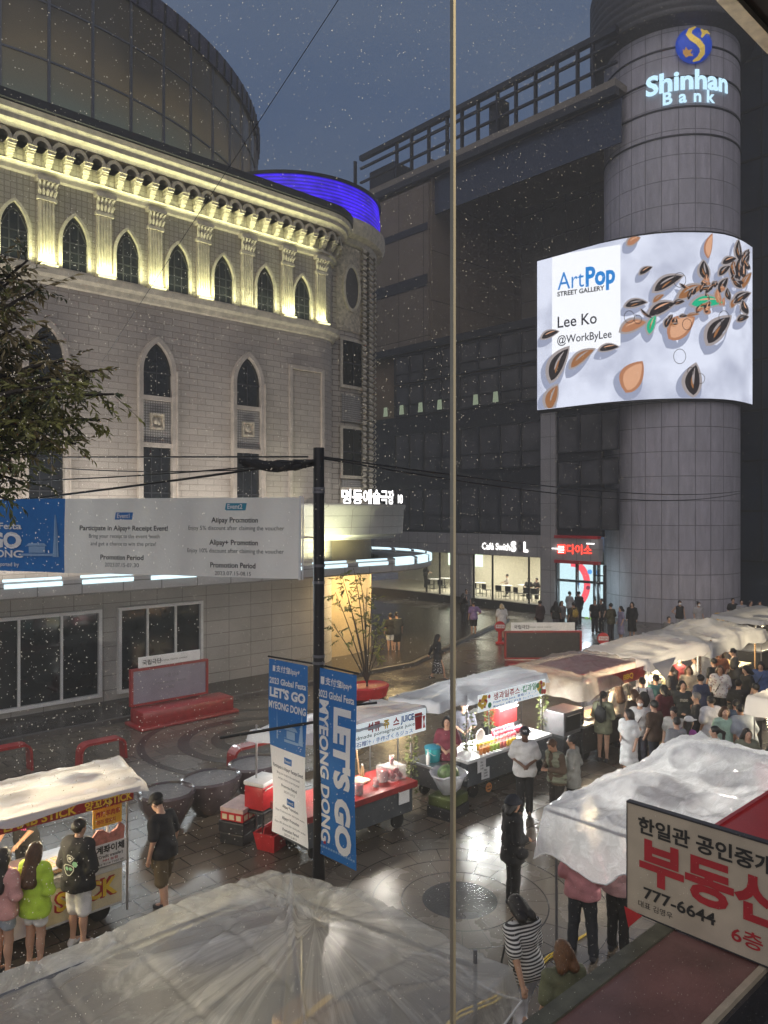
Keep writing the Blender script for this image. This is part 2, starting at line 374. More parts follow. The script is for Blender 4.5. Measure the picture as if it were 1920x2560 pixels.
# rings of dark paving set into the plaza
b = MB()
for (c, rr) in (((11.5, 17.2), (.9, 1.25)), ((11.5, 17.2), (1.8, 2.1)), ((11.5, 17.2), (2.9, 3.1)), ((24, 14.8), (3.2, 3.5))):
    b.lathe([(rr[0], .004), (rr[1], .004)], 48, c=c)
o = b.build('paving_rings', M['asphalt']); o.rotation_euler = (0, 0, ROT); struct(o)

# ================================================================== theatre
TC = (20.2, 27.7)                                    # centre of the round corner tower
th = big('theatre', 'floodlit pale stone theatre with pointed windows, arcaded cornice and a round corner tower', 'theatre', 8, 24)
FN = 23.4; CS, CR = 18.3, 1.5
def fpath(s0=-9.0, n_arc=14, end=28.0):
    p = [(s0, FN, 0, -1), (CS, FN, 0, -1)]
    for i in range(1, n_arc + 1):
        a = -math.pi / 2 + math.pi / 2 * i / n_arc; p.append((CS + CR * math.cos(a), FN + CR + CR * math.sin(a), math.cos(a), math.sin(a)))
    return p + [(CS + CR, end, 1, 0)]
FP = fpath()
part(th, MB().sweep(FP, [(0, 3.5), (0, 12.8)]), 'lower_wall', 'stone')
part(th, MB().sweep(FP, [(0, 12.8), (0, 17.2)]), 'upper_wall', 'tile')
part(th, MB().sweep(FP, [(0, 0), (.02, .45), (0, .46), (0, 3.55)]), 'ground_floor_wall', 'panel')
part(th, MB().sweep(FP, [(0, 12.72), (.1, 12.76), (.16, 12.9), (.3, 12.98), (.34, 13.14), (.08, 13.2), (0, 13.22)]), 'string_course', 'trim')
c = MB()
c.sweep(FP, [(0, 15.78), (.1, 15.82), (.13, 15.94), (.2, 15.98), (.2, 16.05), (.03, 16.08)])
c.sweep(FP, [(.02, 16.83), (.42, 16.86), (.5, 16.95), (.64, 17.0), (.64, 17.14), (.76, 17.22), (.8, 17.36), (.1, 17.4)])
def fpos(d):                                          # point and normal at distance d along the facade from s = 0
    if d <= CS: return d, FN, 0, -1
    a = -math.pi / 2 + (d - CS) / (CR + .2); a = min(a, 0); return CS + CR * math.cos(a), FN + CR + CR * math.sin(a), math.cos(a), math.sin(a)
d = 2.0
while d < CS + 2.6:
    x, y, nx, ny = fpos(d); T = Matrix.Translation((x, y, 0)) @ Matrix.Rotation(math.atan2(ny, nx) + math.pi / 2, 4, 'Z')
    n = 7; ou = [(.27 * math.cos(math.pi * i / n), 16.52 + .31 * math.sin(math.pi * i / n)) for i in range(n + 1)]; inn = [(.17 * math.cos(math.pi * i / n), 16.52 + .2 * math.sin(math.pi * i / n)) for i in range(n + 1)]
    c.ring(ou, inn, .44, T=T @ Matrix.Translation((0, -.42, 0)))
    for (w, o_, z0, z1) in ((.11, .4, 16.42, 16.54), (.09, .3, 16.3, 16.4), (.085, .22, 16.18, 16.29), (.07, .13, 16.08, 16.17)):
        c.box(.27 - w, .27 + w, -o_, .0, z0, z1, T=T)
        c.box(.27 - w - .02, .27 + w + .02, -o_ - .03, .0, z1 - .03, z1 + .004, T=T)
    d += .54
part(th, c, 'cornice', 'trim')
part(th, MB().sweep(FP, [(.66, 17.37), (.86, 17.42), (.88, 17.66), (.7, 17.7), (-1.2, 17.9)]), 'eaves_gutter', 'dark')
# pilasters with capitals, and the lamp at each foot
for px in (114, 258, 386, 505, 615, 715, 799):
    s, Y = on_n(px, FN)
    p = MB(); p.box(s - .24, s + .24, FN - .1, FN + .01, 13.2, 15.3)
    for k in range(5): p.box(s - .2 + k * .09, s - .16 + k * .09, FN - .135, FN - .1, 13.42, 15.2)
    p.box(s - .27, s + .27, FN - .15, FN, 13.2, 13.38); p.box(s - .28, s + .28, FN - .16, FN, 15.14, 15.24)
    cp = MB(); cp.box(s - .2, s + .2, FN - .12, FN + .01, 15.24, 15.7); cp.box(s - .32, s + .32, FN - .26, FN, 15.68, 15.8)
    for k in range(5):
        for (zz0, q) in ((15.26, .1), (15.46, .16)):
            x = s - .2 + k * .1; cp.tube([(x, FN - .1, zz0), (x * 1 + (k - 2) * .012, FN - .12 - q * .4, zz0 + .14), (x + (k - 2) * .03, FN - .12 - q, zz0 + .2)], [.05, .055, .02], 6)
    po = part(th, p, 'pilaster', 'trim'); ca = part(th, cp, 'capital', 'trim', parent=po)
    if px != 615:
        lb = MB().box(s - .26, s + .26, FN - .34, FN - .27, 13.2, 13.245)
        part(th, lb, 'floodlight', 'ybar')
        lamp('floodlight_beam', 'AREA', 9, (.95, 1, .5), (s - 8, FN - 24 - .3, 13.32), (s - 8, FN - 24 - .1, 15.6), th, .42, .05)
lamp('wall_wash', 'AREA', 125, (.96, 1, .58), (10.5 - 8, FN - 24 - .42, 13.32), (10.5 - 8, FN - 24 - .06, 15.6), th, 15.4, .06)
lamp('cornice_light', 'AREA', 75, (.96, 1, .55), (10.5 - 8, FN - 24 - .36, 15.95), (10.5 - 8, FN - 24 - .25, 17), th, 15, .04)
# upper pointed windows
def window(s, w, z0, zs, za, fr, bars, nm='window', dep=.14, mt='trim', mul='dark'):
    T = Matrix.Translation((0, FN - dep, 0)); f = MB()
    f.ring(arch(s, w + 2 * fr, z0, zs, za + fr * 1.15), arch(s, w, z0, zs, za), dep + .01, T=T)
    f.box(s - w / 2 - fr - .05, s + w / 2 + fr + .05, FN - dep - .06, FN, z0 - .1, z0)
    o = part(th, f, nm, mt); g = MB(); g.prism(arch(s, w, z0, zs, za), .02, T=Matrix.Translation((0, FN - .03, 0)))
    part(th, g, 'pane', 'glassd', parent=o); q = MB()
    for x in bars: q.box(s + x * w / 2 - .018, s + x * w / 2 + .018, FN - .06, FN - .03, z0, zs + (za - zs) * (1 - abs(x)) * .9)
    for k in range(1, 4): zq = z0 + (zs - z0) * k / 3; q.box(s - w / 2, s + w / 2, FN - .055, FN - .03, zq - .018, zq + .018)
    for sg in (-1, 1): q.tube([(s + sg * w / 2 * (1 - t), FN - .045, zs + (za - zs) * .75 * math.sin(t * 1.5)) for t in (0, .25, .5, .75, 1)], .016, 5)
    part(th, q, 'glazing_bars', mul, parent=o)
    return o
for px in (33, 184, 316, 443, 555, 660, 752):
    s, Y = on_n(px, FN); window(s, .76, 13.24, 14.1, 14.9, .09, (-.34, .34))
# tall lower windows: pointed light, mosaic panel with a carved square, lower light
M['surr'] = mat('window surround stone', (.46, .40, .335), .7, var=.2, vs=3)
M['mosaic'] = brick('mosaic panel', (.42, .40, .37), (.36, .34, .31), (.12, .11, .1), .085, .085, .012, off=0, bump=.5)
for px in (112, 389, 616):
    s, Y = on_n(px, FN); w = 1.02; T = Matrix.Translation((0, FN - .2, 0)); f = MB()
    f.ring(arch(s, w + .26, 4.9, 10.55, 11.68), arch(s, w, 4.9, 10.55, 11.5), .21, T=T)
    for z0, z1 in ((9.62, 9.76), (8.1, 8.24)): f.box(s - w / 2, s + w / 2, FN - .15, FN, z0, z1)
    f.box(s - w / 2 - .17, s - w / 2 - .13, FN - .25, FN - .2, 4.9, 10.6); f.box(s + w / 2 + .13, s + w / 2 + .17, FN - .25, FN - .2, 4.9, 10.6)
    wo_ = part(th, f, 'tall_window', M['surr'])
    part(th, MB().prism(arch(s, w - .02, 9.77, 10.55, 11.48), .02, T=Matrix.Translation((0, FN - .04, 0))), 'pane', 'glassd', parent=wo_); part(th, MB().box(s - w / 2 + .01, s + w / 2 - .01, FN - .04, FN - .02, 4.9, 8.09), 'pane', 'glassd', parent=wo_)
    part(th, MB().box(s - w / 2 + .01, s + w / 2 - .01, FN - .07, FN - .02, 8.25, 9.61), 'mosaic_panel', 'mosaic', parent=wo_)
    cs = MB().ring([(s - .24, 8.68), (s + .24, 8.68), (s + .24, 9.2), (s - .24, 9.2)], [(s - .18, 8.74), (s + .18, 8.74), (s + .18, 9.14), (s - .18, 9.14)], .1, T=Matrix.Translation((0, FN - .16, 0)))
    cs.ball((s - .04, FN - .1, 8.95), (.1, .05, .13)).ball((s + .07, FN - .1, 8.9), (.07, .05, .1)).box(s - .18, s + .18, FN - .1, FN - .07, 8.74, 9.14)
    part(th, cs, 'carved_square', 'ornate', parent=wo_)
    q = MB(); 
    for x in (-.17, .17): q.box(s + x - .016, s + x + .016, FN - .07, FN - .04, 4.9, 8.1)
    q.box(s - w / 2, s + w / 2, FN - .07, FN - .04, 6.6, 6.64); q.box(s - .016, s + .016, FN - .07, FN - .04, 9.77, 11.2); q.box(s - w / 2, s + w / 2, FN - .07, FN - .04, 10.5, 10.54)
    part(th, q, 'glazing_bars', 'dark', parent=wo_)
s0, _ = on_n(722, FN); s1, _ = on_n(808, FN)
part(th, MB().ring([(s0, 4.9), (s1, 4.9), (s1, 11.5), (s0, 11.5)], [(s0 + .12, 5.0), (s1 - .12, 5.0), (s1 - .12, 11.36), (s0 + .12, 11.36)], .1, T=Matrix.Translation((0, FN - .09, 0))), 'blind_panel_frame', 'surr')
# canopy round the ground floor with tube lamps on its top
CRO = 6.2; CNY = TC[1] - CRO
def cpath(a1=35):
    p = [(-9, CNY, 0, -1), (TC[0], CNY, 0, -1)]
    for i in range(1, 25):
        a = R(-90 + (90 + a1) * i / 24); p.append((TC[0] + CRO * math.cos(a), TC[1] + CRO * math.sin(a), math.cos(a), math.sin(a)))
    return p
CP = cpath()
part(th, MB().sweep(CP, [(-2.3, 4.05), (-.35, 4.05), (-.32, 4.12), (0, 4.12), (0, 3.72), (-.1, 3.66), (-2.3, 3.6)]), 'canopy', brick('canopy panels', (.46, .44, .42), (.43, .41, .39), (.18, .17, .16), 1.2, 2.0, .02, off=0, bump=.2))
tb = MB()
x = .3
while x < 20.0:
    tb.box(x, x + 1.5, CNY + .03, CNY + .13, 4.15, 4.22); tb.box(x, x + 1.5, CNY - .035, CNY - .005, 3.98, 4.1); x += 2.05
for k in range(7):
    a0 = R(-86 + 14.5 * k); tb.lathe([(CRO + .03, 3.92), (CRO + .03, 4.2), (CRO - .12, 4.24)], 6, c=TC, a0=a0, a1=a0 + R(11.8))
part(th, tb, 'tube_light', 'tube')
lamp('canopy_uplight', 'AREA', 430, (1, .96, .9), (8 - 8, CNY - 24 + .35, 4.3), (8 - 8, FN - 24, 9.5), th, 18, .12)
lamp('canopy_streetlight', 'AREA', 230, (.86, .95, 1), (7 - 8, CNY - 24 - .06, 4.04), (7 - 8, CNY - 24 - 5, 3.2), th, 20, .1)
lamp('canopy_uplight', 'AREA', 70, (.95, 1, .6), (18.6 - 8, CNY - 24 + 1.2, 4.3), (18.6 - 8, FN - 24, 8), th, 1.5, .12)
# shop windows under the canopy
for (a, e) in ((-70, 251), (292, 503)):
    s0, _ = on_n(a, FN); s1, _ = on_n(e, FN); f = MB()
    f.ring([(s0, .3), (s1, .3), (s1, 3.0), (s0, 3.0)], [(s0 + .1, .4), (s1 - .1, .4), (s1 - .1, 2.9), (s0 + .1, 2.9)], .16, T=Matrix.Translation((0, FN - .15, 0)))
    for k in (1, 2): x = s0 + (s1 - s0) * k / 3; f.box(x - .035, x + .035, FN - .1, FN - .03, .4, 2.9)
    o = part(th, f, 'shop_window', 'white'); part(th, MB().box(s0 + .1, s1 - .1, FN - .03, FN - .01, .4, 2.9), 'pane', 'glassd', parent=o)
# round corner tower
t = MB().lathe([(3.6, 4.9), (3.6, 17.2)], 72, c=TC); part(th, t, 'corner_tower', brick('tower stone', (.52, .46, .38), (.47, .41, .34), (.2, .17, .14), .62, .21, .018, cyl=3.6), True, org=TC)
part(th, MB().lathe([(3.55, 0), (3.55, 4.9)], 60, c=TC), 'entrance_wall', mat('warm entrance wall', (.58, .46, .28), .5, var=.12, vs=1.5), True)
part(th, MB().lathe([(3.6, 16.9), (3.75, 17.0), (3.8, 17.2), (4.05, 17.3), (4.16, 17.55), (4.16, 17.9), (3.86, 18.0), (3.0, 18.02)], 72, c=TC), 'tower_cornice', 'trim', 'auto')
vm = bpy.data.materials.new('violet light band with tube lines'); vm.use_nodes = True; vt = vm.node_tree; e = vt.nodes['Principled BSDF']
tcv = vt.nodes.new('ShaderNodeTexCoord'); wv = vt.nodes.new('ShaderNodeTexWave'); wv.bands_direction = 'Z'; wv.inputs['Scale'].default_value = 2.2; wv.inputs['Distortion'].default_value = .4
nv = vt.nodes.new('ShaderNodeTexNoise'); nv.inputs['Scale'].default_value = 1.1; vt.links.new(tcv.outputs['Object'], nv.inputs[0])
vt.links.new(tcv.outputs['Object'], wv.inputs[0]); rv = vt.nodes.new('ShaderNodeMapRange'); rv.inputs[3].default_value = .55; rv.inputs[4].default_value = 1.5; vt.links.new(wv.outputs[1], rv.inputs[0])
mv = vt.nodes.new('ShaderNodeMath'); mv.operation = 'MULTIPLY'; vt.links.new(rv.outputs[0], mv.inputs[0]); r2 = vt.nodes.new('ShaderNodeMapRange'); r2.inputs[1].default_value = .3; r2.inputs[2].default_value = .7; r2.inputs[3].default_value = .5; r2.inputs[4].default_value = 1.4
vt.links.new(nv.outputs[0], r2.inputs[0]); vt.links.new(r2.outputs[0], mv.inputs[1]); vt.links.new(mv.outputs[0], e.inputs['Emission Strength'])
e.inputs['Emission Color'].default_value = (.028, .006, .5, 1); e.inputs['Base Color'].default_value = (.02, .01, .1, 1)
part(th, MB().lathe([(3.9, 18.02), (3.95, 18.6), (3.9, 19.28)], 72, c=TC), 'violet_light_ring', vm, True)
part(th, MB().lathe([(3.97, 19.26), (4.0, 19.38), (3.0, 19.46), (0, 19.5)], 72, c=TC), 'tower_roof', 'dark', 'auto')
part(th, MB().lathe([(4.6, 4.9), (4.62, 5.0), (4.95, 5.1), (5.0, 6.1), (5.08, 6.2), (5.08, 6.32), (3.6, 6.36)], 60, c=TC), 'balcony', 'panel', 'auto')
part(th, MB().lathe([(6.0, 3.66), (3.5, 3.7)], 48, c=TC), 'entrance_soffit', 'white')
def tw(px, r=3.6): return cyl_hit(px, TC, r)[0]
def tcell(px, w, z0, z1, d0, d1, m, nm, par=None, r=3.6):
    a = tw(px, r); q = MB().lathe([(r + d0, z0), (r + d1, z0), (r + d1, z1), (r + d0, z1)], 6, c=TC, a0=a - w / 2 / r, a1=a + w / 2 / r); return part(th, q, nm, m, parent=par)
for (z0, z1) in ((11.2, 13.0), (7.5, 9.4), (6.4, 6.9)):
    w_ = tcell(878, 1.35, z0 - .12, z1 + .12, 0, .1, 'trim', 'tower_window')
    pa = tcell(878, 1.1, z0, z1, .06, .115, 'glassd', 'pane', w_); tcell(878, .04, z0, z1, .1, .14, 'dark', 'glazing_bar', w_); tcell(878, 1.1, (z0 + z1) / 2 - .03, (z0 + z1) / 2 + .03, .1, .14, 'dark', 'glazing_bar', w_)
for (z0, z1) in ((9.7, 10.8), (6.95, 7.3)):
    tcell(878, 1.2, z0, z1, 0, .09, 'mosaic', 'mosaic_panel')
a = tw(876); T = Matrix.Translation((*TC, 0)) @ Matrix.Rotation(a + math.pi / 2, 4, 'Z') @ Matrix.Translation((0, -3.72, 0))
ov = [(.52 * math.cos(2 * math.pi * i / 24), 15.2 + .98 * math.sin(2 * math.pi * i / 24)) for i in range(24)]; ov2 = [(x * .78, 15.2 + (z - 15.2) * .86) for x, z in ov]
o = part(th, MB().ring(ov, ov2, .2, T=T), 'oval_window', 'trim'); part(th, MB().prism(ov2, .06, T=T @ Matrix.Translation((0, .05, 0))), 'pane', 'glassb', parent=o)
q = MB().lathe([(3.63, 13.4), (3.66, 13.5), (3.66, 16.9)], 10, c=TC, a0=a - .22, a1=a + .22); part(th, q, 'carved_panel', 'ornate')
for (px, w) in ((902, .3), (918, .5), (928, .35)):
    a = tw(px); q = MB()
    for k in range(44):
        z = 6.5 + k * .24; q.lathe([(3.6, z), (3.78, z + .03), (3.82, z + .11), (3.76, z + .2), (3.6, z + .22)], 3, c=TC, a0=a - w / 2 / 3.6, a1=a + w / 2 / 3.6)
    part(th, q, 'carved_shaft', 'trim')
lamp('entrance_light', 'AREA', 120, (1, .72, .34), (20.5 - 8, 22.8 - 24, 3.5), (20.3 - 8, 24.4 - 24, 0), th, 2.2, .8)
lamp('entrance_light', 'AREA', 85, (1, .72, .34), (23.6 - 8, 24.6 - 24, 3.5), (23.2 - 8, 24.6 - 24, 0), th, 1.6, .8)
el = MB()
for a in (-92, -78, -62, -40, -22): el.lathe([(4.5, 3.63), (4.75, 3.63)], 3, c=TC, a0=R(a), a1=R(a + 9))
part(th, el, 'soffit_light', 'warm')
# theatre name along the balcony
aN = cyl_hit(940, TC, 5.05)[0]
def nm_fn(x, y, r=5.05): a = aN + x / r; return (TC[0] + r * math.cos(a) - 8, TC[1] + r * math.sin(a) - 24, 6.36 + y)
lettering([("명동예술극장", -.2, 0, .62, 'c', .03, 3.0)], nm_fn, M['lwhite'], th, 'lettering'); lettering([("MD", 1.75, .02, .5, 'l', .02)], nm_fn, M['lwhite'], th, 'lettering')
# glass drum of the auditorium behind the cornice
DC, DR = (9.73, 43.57), 16.0
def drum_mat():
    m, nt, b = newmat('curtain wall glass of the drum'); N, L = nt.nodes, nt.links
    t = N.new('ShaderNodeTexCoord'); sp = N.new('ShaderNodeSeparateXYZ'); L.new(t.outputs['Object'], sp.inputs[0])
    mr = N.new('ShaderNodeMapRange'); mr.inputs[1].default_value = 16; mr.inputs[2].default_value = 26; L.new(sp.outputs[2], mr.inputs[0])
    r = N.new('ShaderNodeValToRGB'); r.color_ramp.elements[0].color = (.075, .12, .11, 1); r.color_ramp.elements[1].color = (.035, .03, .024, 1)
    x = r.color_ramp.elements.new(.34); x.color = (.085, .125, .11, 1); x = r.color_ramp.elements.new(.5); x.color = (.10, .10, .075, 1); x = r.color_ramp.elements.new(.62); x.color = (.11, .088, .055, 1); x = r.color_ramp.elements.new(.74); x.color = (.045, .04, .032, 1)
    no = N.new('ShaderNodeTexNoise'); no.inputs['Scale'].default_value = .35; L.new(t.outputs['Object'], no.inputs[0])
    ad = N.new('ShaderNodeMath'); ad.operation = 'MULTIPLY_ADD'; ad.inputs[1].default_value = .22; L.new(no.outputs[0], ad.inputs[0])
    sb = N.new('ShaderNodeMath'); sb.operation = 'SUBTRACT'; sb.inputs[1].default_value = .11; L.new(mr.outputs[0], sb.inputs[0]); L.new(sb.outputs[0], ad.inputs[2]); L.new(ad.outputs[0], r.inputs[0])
    L.new(r.outputs[0], b.inputs['Base Color']); b.inputs['Roughness'].default_value = .25; L.new(r.outputs[0], b.inputs['Emission Color']); b.inputs['Emission Strength'].default_value = .3; return m  # interior glow painted in as tint by height plus faint emission
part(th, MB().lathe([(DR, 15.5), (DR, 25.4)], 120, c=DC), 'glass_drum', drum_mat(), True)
q = MB()
for k in range(64):
    a = R(k * 5.625); q.box(-.05, .05, -.07, .03, 15.5, 25.4, T=Matrix.Translation((*DC, 0)) @ Matrix.Rotation(a, 4, 'Z') @ Matrix.Translation((0, -DR, 0)))
for z in (17.3, 19.5, 21.7, 23.7): q.lathe([(DR, z - .035), (DR + .04, z - .035), (DR + .04, z + .035), (DR, z + .035)], 96, c=DC)
part(th, q, 'drum_mullions', 'grey')
part(th, MB().lathe([(DR, 25.3), (DR + .12, 25.3), (DR + .14, 26.1), (DR - .3, 26.2), (0, 26.6)], 120, c=DC), 'drum_roof', mat('drum rim metal', (.16, .15, .19), .45, .4, var=.2))
q = MB()
for k in range(150): q.box(-.03, .03, -.06, 0, 25.32, 26.05, T=Matrix.Translation((*DC, 0)) @ Matrix.Rotation(R(k * 2.4), 4, 'Z') @ Matrix.Translation((0, -DR - .13, 0)))
part(th, q, 'rim_louvres', 'dark')

# ================================================================== office block beyond the plaza
ob = big('office_block', 'dark stone and glass office block with open roof frame above a cafe and shop', 'office building', 40, 30)
FS = 37.8
def nat(px): return on_s(px, FS)[0]
nR = 23.0; nL = 43.2
c = MB().box(FS + .5, 52, nR, 50, 12.6, 17.5).box(FS + .5, 52, 36.1, nL, 17.5, 30.0); part(ob, c, 'core_wall', 'brown')
part(ob, MB().box(FS, FS + .5, 36.1, nL, 17.5, 28.4), 'stone_front', brick('large brown panels', (.21, .165, .125), (.185, .148, .112), (.04, .028, .02), 2.4, 3.6, .03, off=0, bump=.3))
part(ob, MB().box(FS + .2, 48, 36.0, 36.1, 17.5, 30.0), 'stone_return', brick('brown panels', (.21, .165, .125), (.18, .145, .11), (.04, .028, .02), 3.2, 3.4, .03, off=0, bump=.3))
part(ob, MB().box(48, 48.4, nR - 4, 36.1, 17.5, 30), 'terrace_back_wall', brick('dark back wall', (.30, .265, .22), (.26, .23, .19), (.12, .105, .09), 2.0, 2.2, .04, off=0))
part(ob, MB().box(FS - .1, 50, nR - 1, nL, 29.2, 29.6), 'roof_slab', mat('soffit panel', (.22, .19, .155), .7, var=.2, vs=.5))
part(ob, MB().box(FS - .12, FS + .3, nR - 1, nL, 28.75, 29.2), 'roof_fascia', 'dark'); part(ob, MB().box(FS + .5, FS + .6, nR - 1, 36, 26.3, 28.75), 'glazed_band', mat('blue dusk glass', (.05, .06, .09), .12))
part(ob, MB().box(FS - .12, FS + .4, nR - 1, nL + .1, 17.1, 17.6).box(FS - .05, FS + .45, 36.2, nL, 21.4, 22.2).box(FS - .05, FS + .45, 36.2, nL, 25.2, 25.7), 'slab_edge', 'dark')
q = MB()
for px in (885, 989, 1026, 1069, 1115, 1152, 1192, 1241, 1287, 1336, 1389, 1441, 1480): n = nat(px); q.box(FS, FS + .25, n - .06, n + .06, 29.6, 32.4)
q.box(FS - .05, FS + .3, nR - 1, nL, 32.2, 32.55).box(FS, FS + .2, nR - 1, nL, 31.55, 31.68).box(FS, FS + .2, nR - 1, nL, 30.5, 30.62)
part(ob, q, 'roof_frame', 'dark'); n = nat(1241)
part(ob, MB().box(FS + .3, FS + 1.2, nat(1215) - .9, nat(1215), 29.6, 31.9), 'roof_plant', 'dark'); part(ob, MB().box(FS + 1, FS + 3, nat(960), nL, 29.6, 31.6), 'plant_room', 'dark')
# window bays: rows of separate windows
vx = [985, 1020, 1056, 1100, 1146, 1195, 1247, 1300, 1354]
rows = ((4.75, 7.65), (8.7, 11.5), (12.7, 14.9), (15.0, 17.0))
for i in range(len(vx) - 1):
    n1, n0 = nat(vx[i]), nat(vx[i + 1])
    for r_, (z0, z1) in enumerate(rows):
        f = MB().ring([(n0, z0), (n1, z0), (n1, z1), (n0, z1)], [(n0 + .1, z0 + .1), (n1 - .1, z0 + .1), (n1 - .1, z1 - .1), (n0 + .1, z1 - .1)], .12, T=Matrix.Translation((FS, 0, 0)) @ Matrix(((0, 1, 0, 0), (1, 0, 0, 0), (0, 0, 1, 0), (0, 0, 0, 1))))
        f.box(FS + .02, FS + .08, n0 + .1, n1 - .1, z0 + (z1 - z0) * .36 - .03, z0 + (z1 - z0) * .36 + .03)
        wi = part(ob, f, 'window', 'dark'); part(ob, MB().box(FS + .09, FS + .11, n0 + .1, n1 - .1, z0 + .1, z1 - .1), 'pane', 'glassb', parent=wi)
        if r_ in (0,) and i in (2, 3, 5, 6):
            part(ob, MB().box(FS + .112, FS + .12, n0 + .3, n1 - .25, z0 + .25, z0 + 1.9), 'window_blind', mat('pale blind', (.26, .26, .26), .8, var=.3, vs=2), parent=wi)
        if r_ == 1 and (i + r_) % 2 == 0:
            part(ob, MB().box(FS + .112, FS + .12, n0 + .2, n1 - .2, z0 + 1.5, z1 - .2), 'window_blind', mat('pale blind', (.17, .17, .18), .8, var=.3, vs=2), parent=wi)
vx2 = [1392, 1447, 1500, 1545]
for i in range(3):
    n1, n0 = nat(vx2[i]), nat(vx2[i + 1])
    for (z0, z1) in ((5.0, 7.3), (7.5, 9.0), (9.4, 11.6)):
        f = MB().ring([(n0, z0), (n1, z0), (n1, z1), (n0, z1)], [(n0 + .08, z0 + .08), (n1 - .08, z0 + .08), (n1 - .08, z1 - .08), (n0 + .08, z1 - .08)], .12, T=Matrix.Translation((FS, 0, 0)) @ Matrix(((0, 1, 0, 0), (1, 0, 0, 0), (0, 0, 1, 0), (0, 0, 0, 1))))
        wi = part(ob, f, 'window', 'dark'); part(ob, MB().box(FS + .09, FS + .11, n0 + .08, n1 - .08, z0 + .08, z1 - .08), 'pane', 'glassb', parent=wi)
part(ob, MB().box(FS + .14, FS + .5, nR, 50, 4.6, 12.7), 'backing_wall', 'dark')
for (pa, pb, z) in ((1034, 1088, 6.1), (1160, 1190, 6.15), (1222, 1282, 6.1)): part(ob, MB().box(FS + .105, FS + .108, nat(pb), nat(pa), z, z + .28), 'strip_reflection', emis('dim ceiling strip reflection', (.75, .72, .5), .16))  # glow pieces put in for blurred ceiling light reflected in the panes
pn0, pn1 = nat(1390), nat(1354)
M['ctile'] = brick('pale column tiles', (.42, .40, .40), (.39, .37, .37), (.2, .19, .19), .9, 1.3, .02, off=0, bump=.2)
part(ob, MB().box(FS - .1, FS + .3, pn0, pn1, 0, 11.8), 'pilaster', 'ctile')
cf0, cf1 = pn1, nat(975)
part(ob, MB().box(FS - .12, FS + .3, cf0, 50, 3.3, 4.62), 'cafe_fascia', 'ctile')
part(ob, MB().box(FS - .12, FS + .3, nR, pn0, 3.25, 4.5), 'shop_fascia', 'ctile'); part(ob, MB().box(FS - .2, FS + .1, nR, pn0, 4.5, 4.66).box(FS - .2, FS + .1, nR, pn0, 3.06, 3.25), 'red_trim', 'redp')
part(ob, MB().box(FS - .1, FS + .3, cf0, 50, 0, .5), 'cafe_plinth', mat('dark plinth', (.03, .024, .02), .4))
part(ob, MB().box(FS - .05, FS + .3, nat(1180), nat(1128), .5, 3.3), 'cafe_pier', 'ctile')
# cafe room
part(ob, MB().box(44.5, 44.7, cf0, 46, .3, 3.4).box(FS + .4, 44.5, cf0 - .1, cf0, .3, 3.4), 'cafe_wall', mat('cafe wall', (.66, .63, .52), .8, var=.08)); part(ob, MB().box(FS + .3, 44.5, cf0, 46, .3, .45), 'cafe_floor', mat('cafe floor', (.45, .42, .34), .4))
part(ob, MB().box(FS + .3, 44.5, cf0, 46, 3.36, 3.45), 'cafe_ceiling', 'white')
for px in (1183, 1230, 1321, 1352, 1065, 1098): n = nat(px); part(ob, MB().box(FS + .02, FS + .1, n - .05, n + .05, .5, 3.3), 'cafe_window_bar', 'black')
lamp('cafe_light', 'AREA', 210, (1, .95, .78), (FS + 3.4 - 40, nat(1265) - 30, 3.3), (FS + 3.4 - 40, nat(1265) - 30, 0), ob, 3.5, 3.5); lamp('cafe_light', 'AREA', 200, (1, .95, .78), (FS + 3.4 - 40, nat(1080) - 30, 3.3), (FS + 3.4 - 40, nat(1080) - 30, 0), ob, 3.0, 3.0)
part(ob, MB().box(44.4, 44.49, nat(1090) + 1.5, nat(1040) + 3, 1.9, 3.0), 'menu_screen', emis('menu screen', (.75, .95, .7), 1.2))
def fs_fn(px0, z0): n0 = nat(px0); return lambda x, y: (FS - .16 - 40, n0 - x - 30, z0 + y)
nx0 = nat(1209); X_ = lambda p: nx0 - nat(p)
lettering([("Café Swith", 0, 0, .58, 'l', .008, X_(1279)), ("S", X_(1281), -.03, .8, 'l', .045, X_(1294) - X_(1281)), ("L", X_(1313), -.03, .8, 'l', .045, X_(1324) - X_(1313))], fs_fn(1209, 3.66), M['lwhite'], ob); lettering([("O", X_(1298), -.03, .8, 'l', .045, X_(1310) - X_(1298))], fs_fn(1209, 3.66), M['grey'], ob)
lettering([("다이소", 0, 0, .6, 'l', .02, nat(1421) - nat(1483))], fs_fn(1421, 3.66), M['lred'], ob)
n0 = nat(1397); dl = MB(); ew = nat(1398) - nat(1417); n0 = nat(1398); ek = ew / .72; dl.box(FS - .19, FS - .13, n0 - ew, n0, 3.62, 3.62 + .5, 'lred')
for i in range(3):
    for j in range(2): dl.box(FS - .21, FS - .195, n0 - (.24 + i * .2) * ek, n0 - (.1 + i * .2) * ek, 3.79 + j * .15, 3.89 + j * .15, 'lwhite')
dl.box(FS - .21, FS - .195, n0 - .62 * ek, n0 - .1 * ek, 3.67, 3.71, 'lwhite')
part(ob, dl, 'shop_emblem'); part(ob, MB().box(FS - .5, FS - .45, nat(1497), nat(1478), 4.22, 4.28).box(FS - .3, FS - .25, nat(1404), nat(1387), 3.86, 3.92), 'fascia_light', 'lwhite')
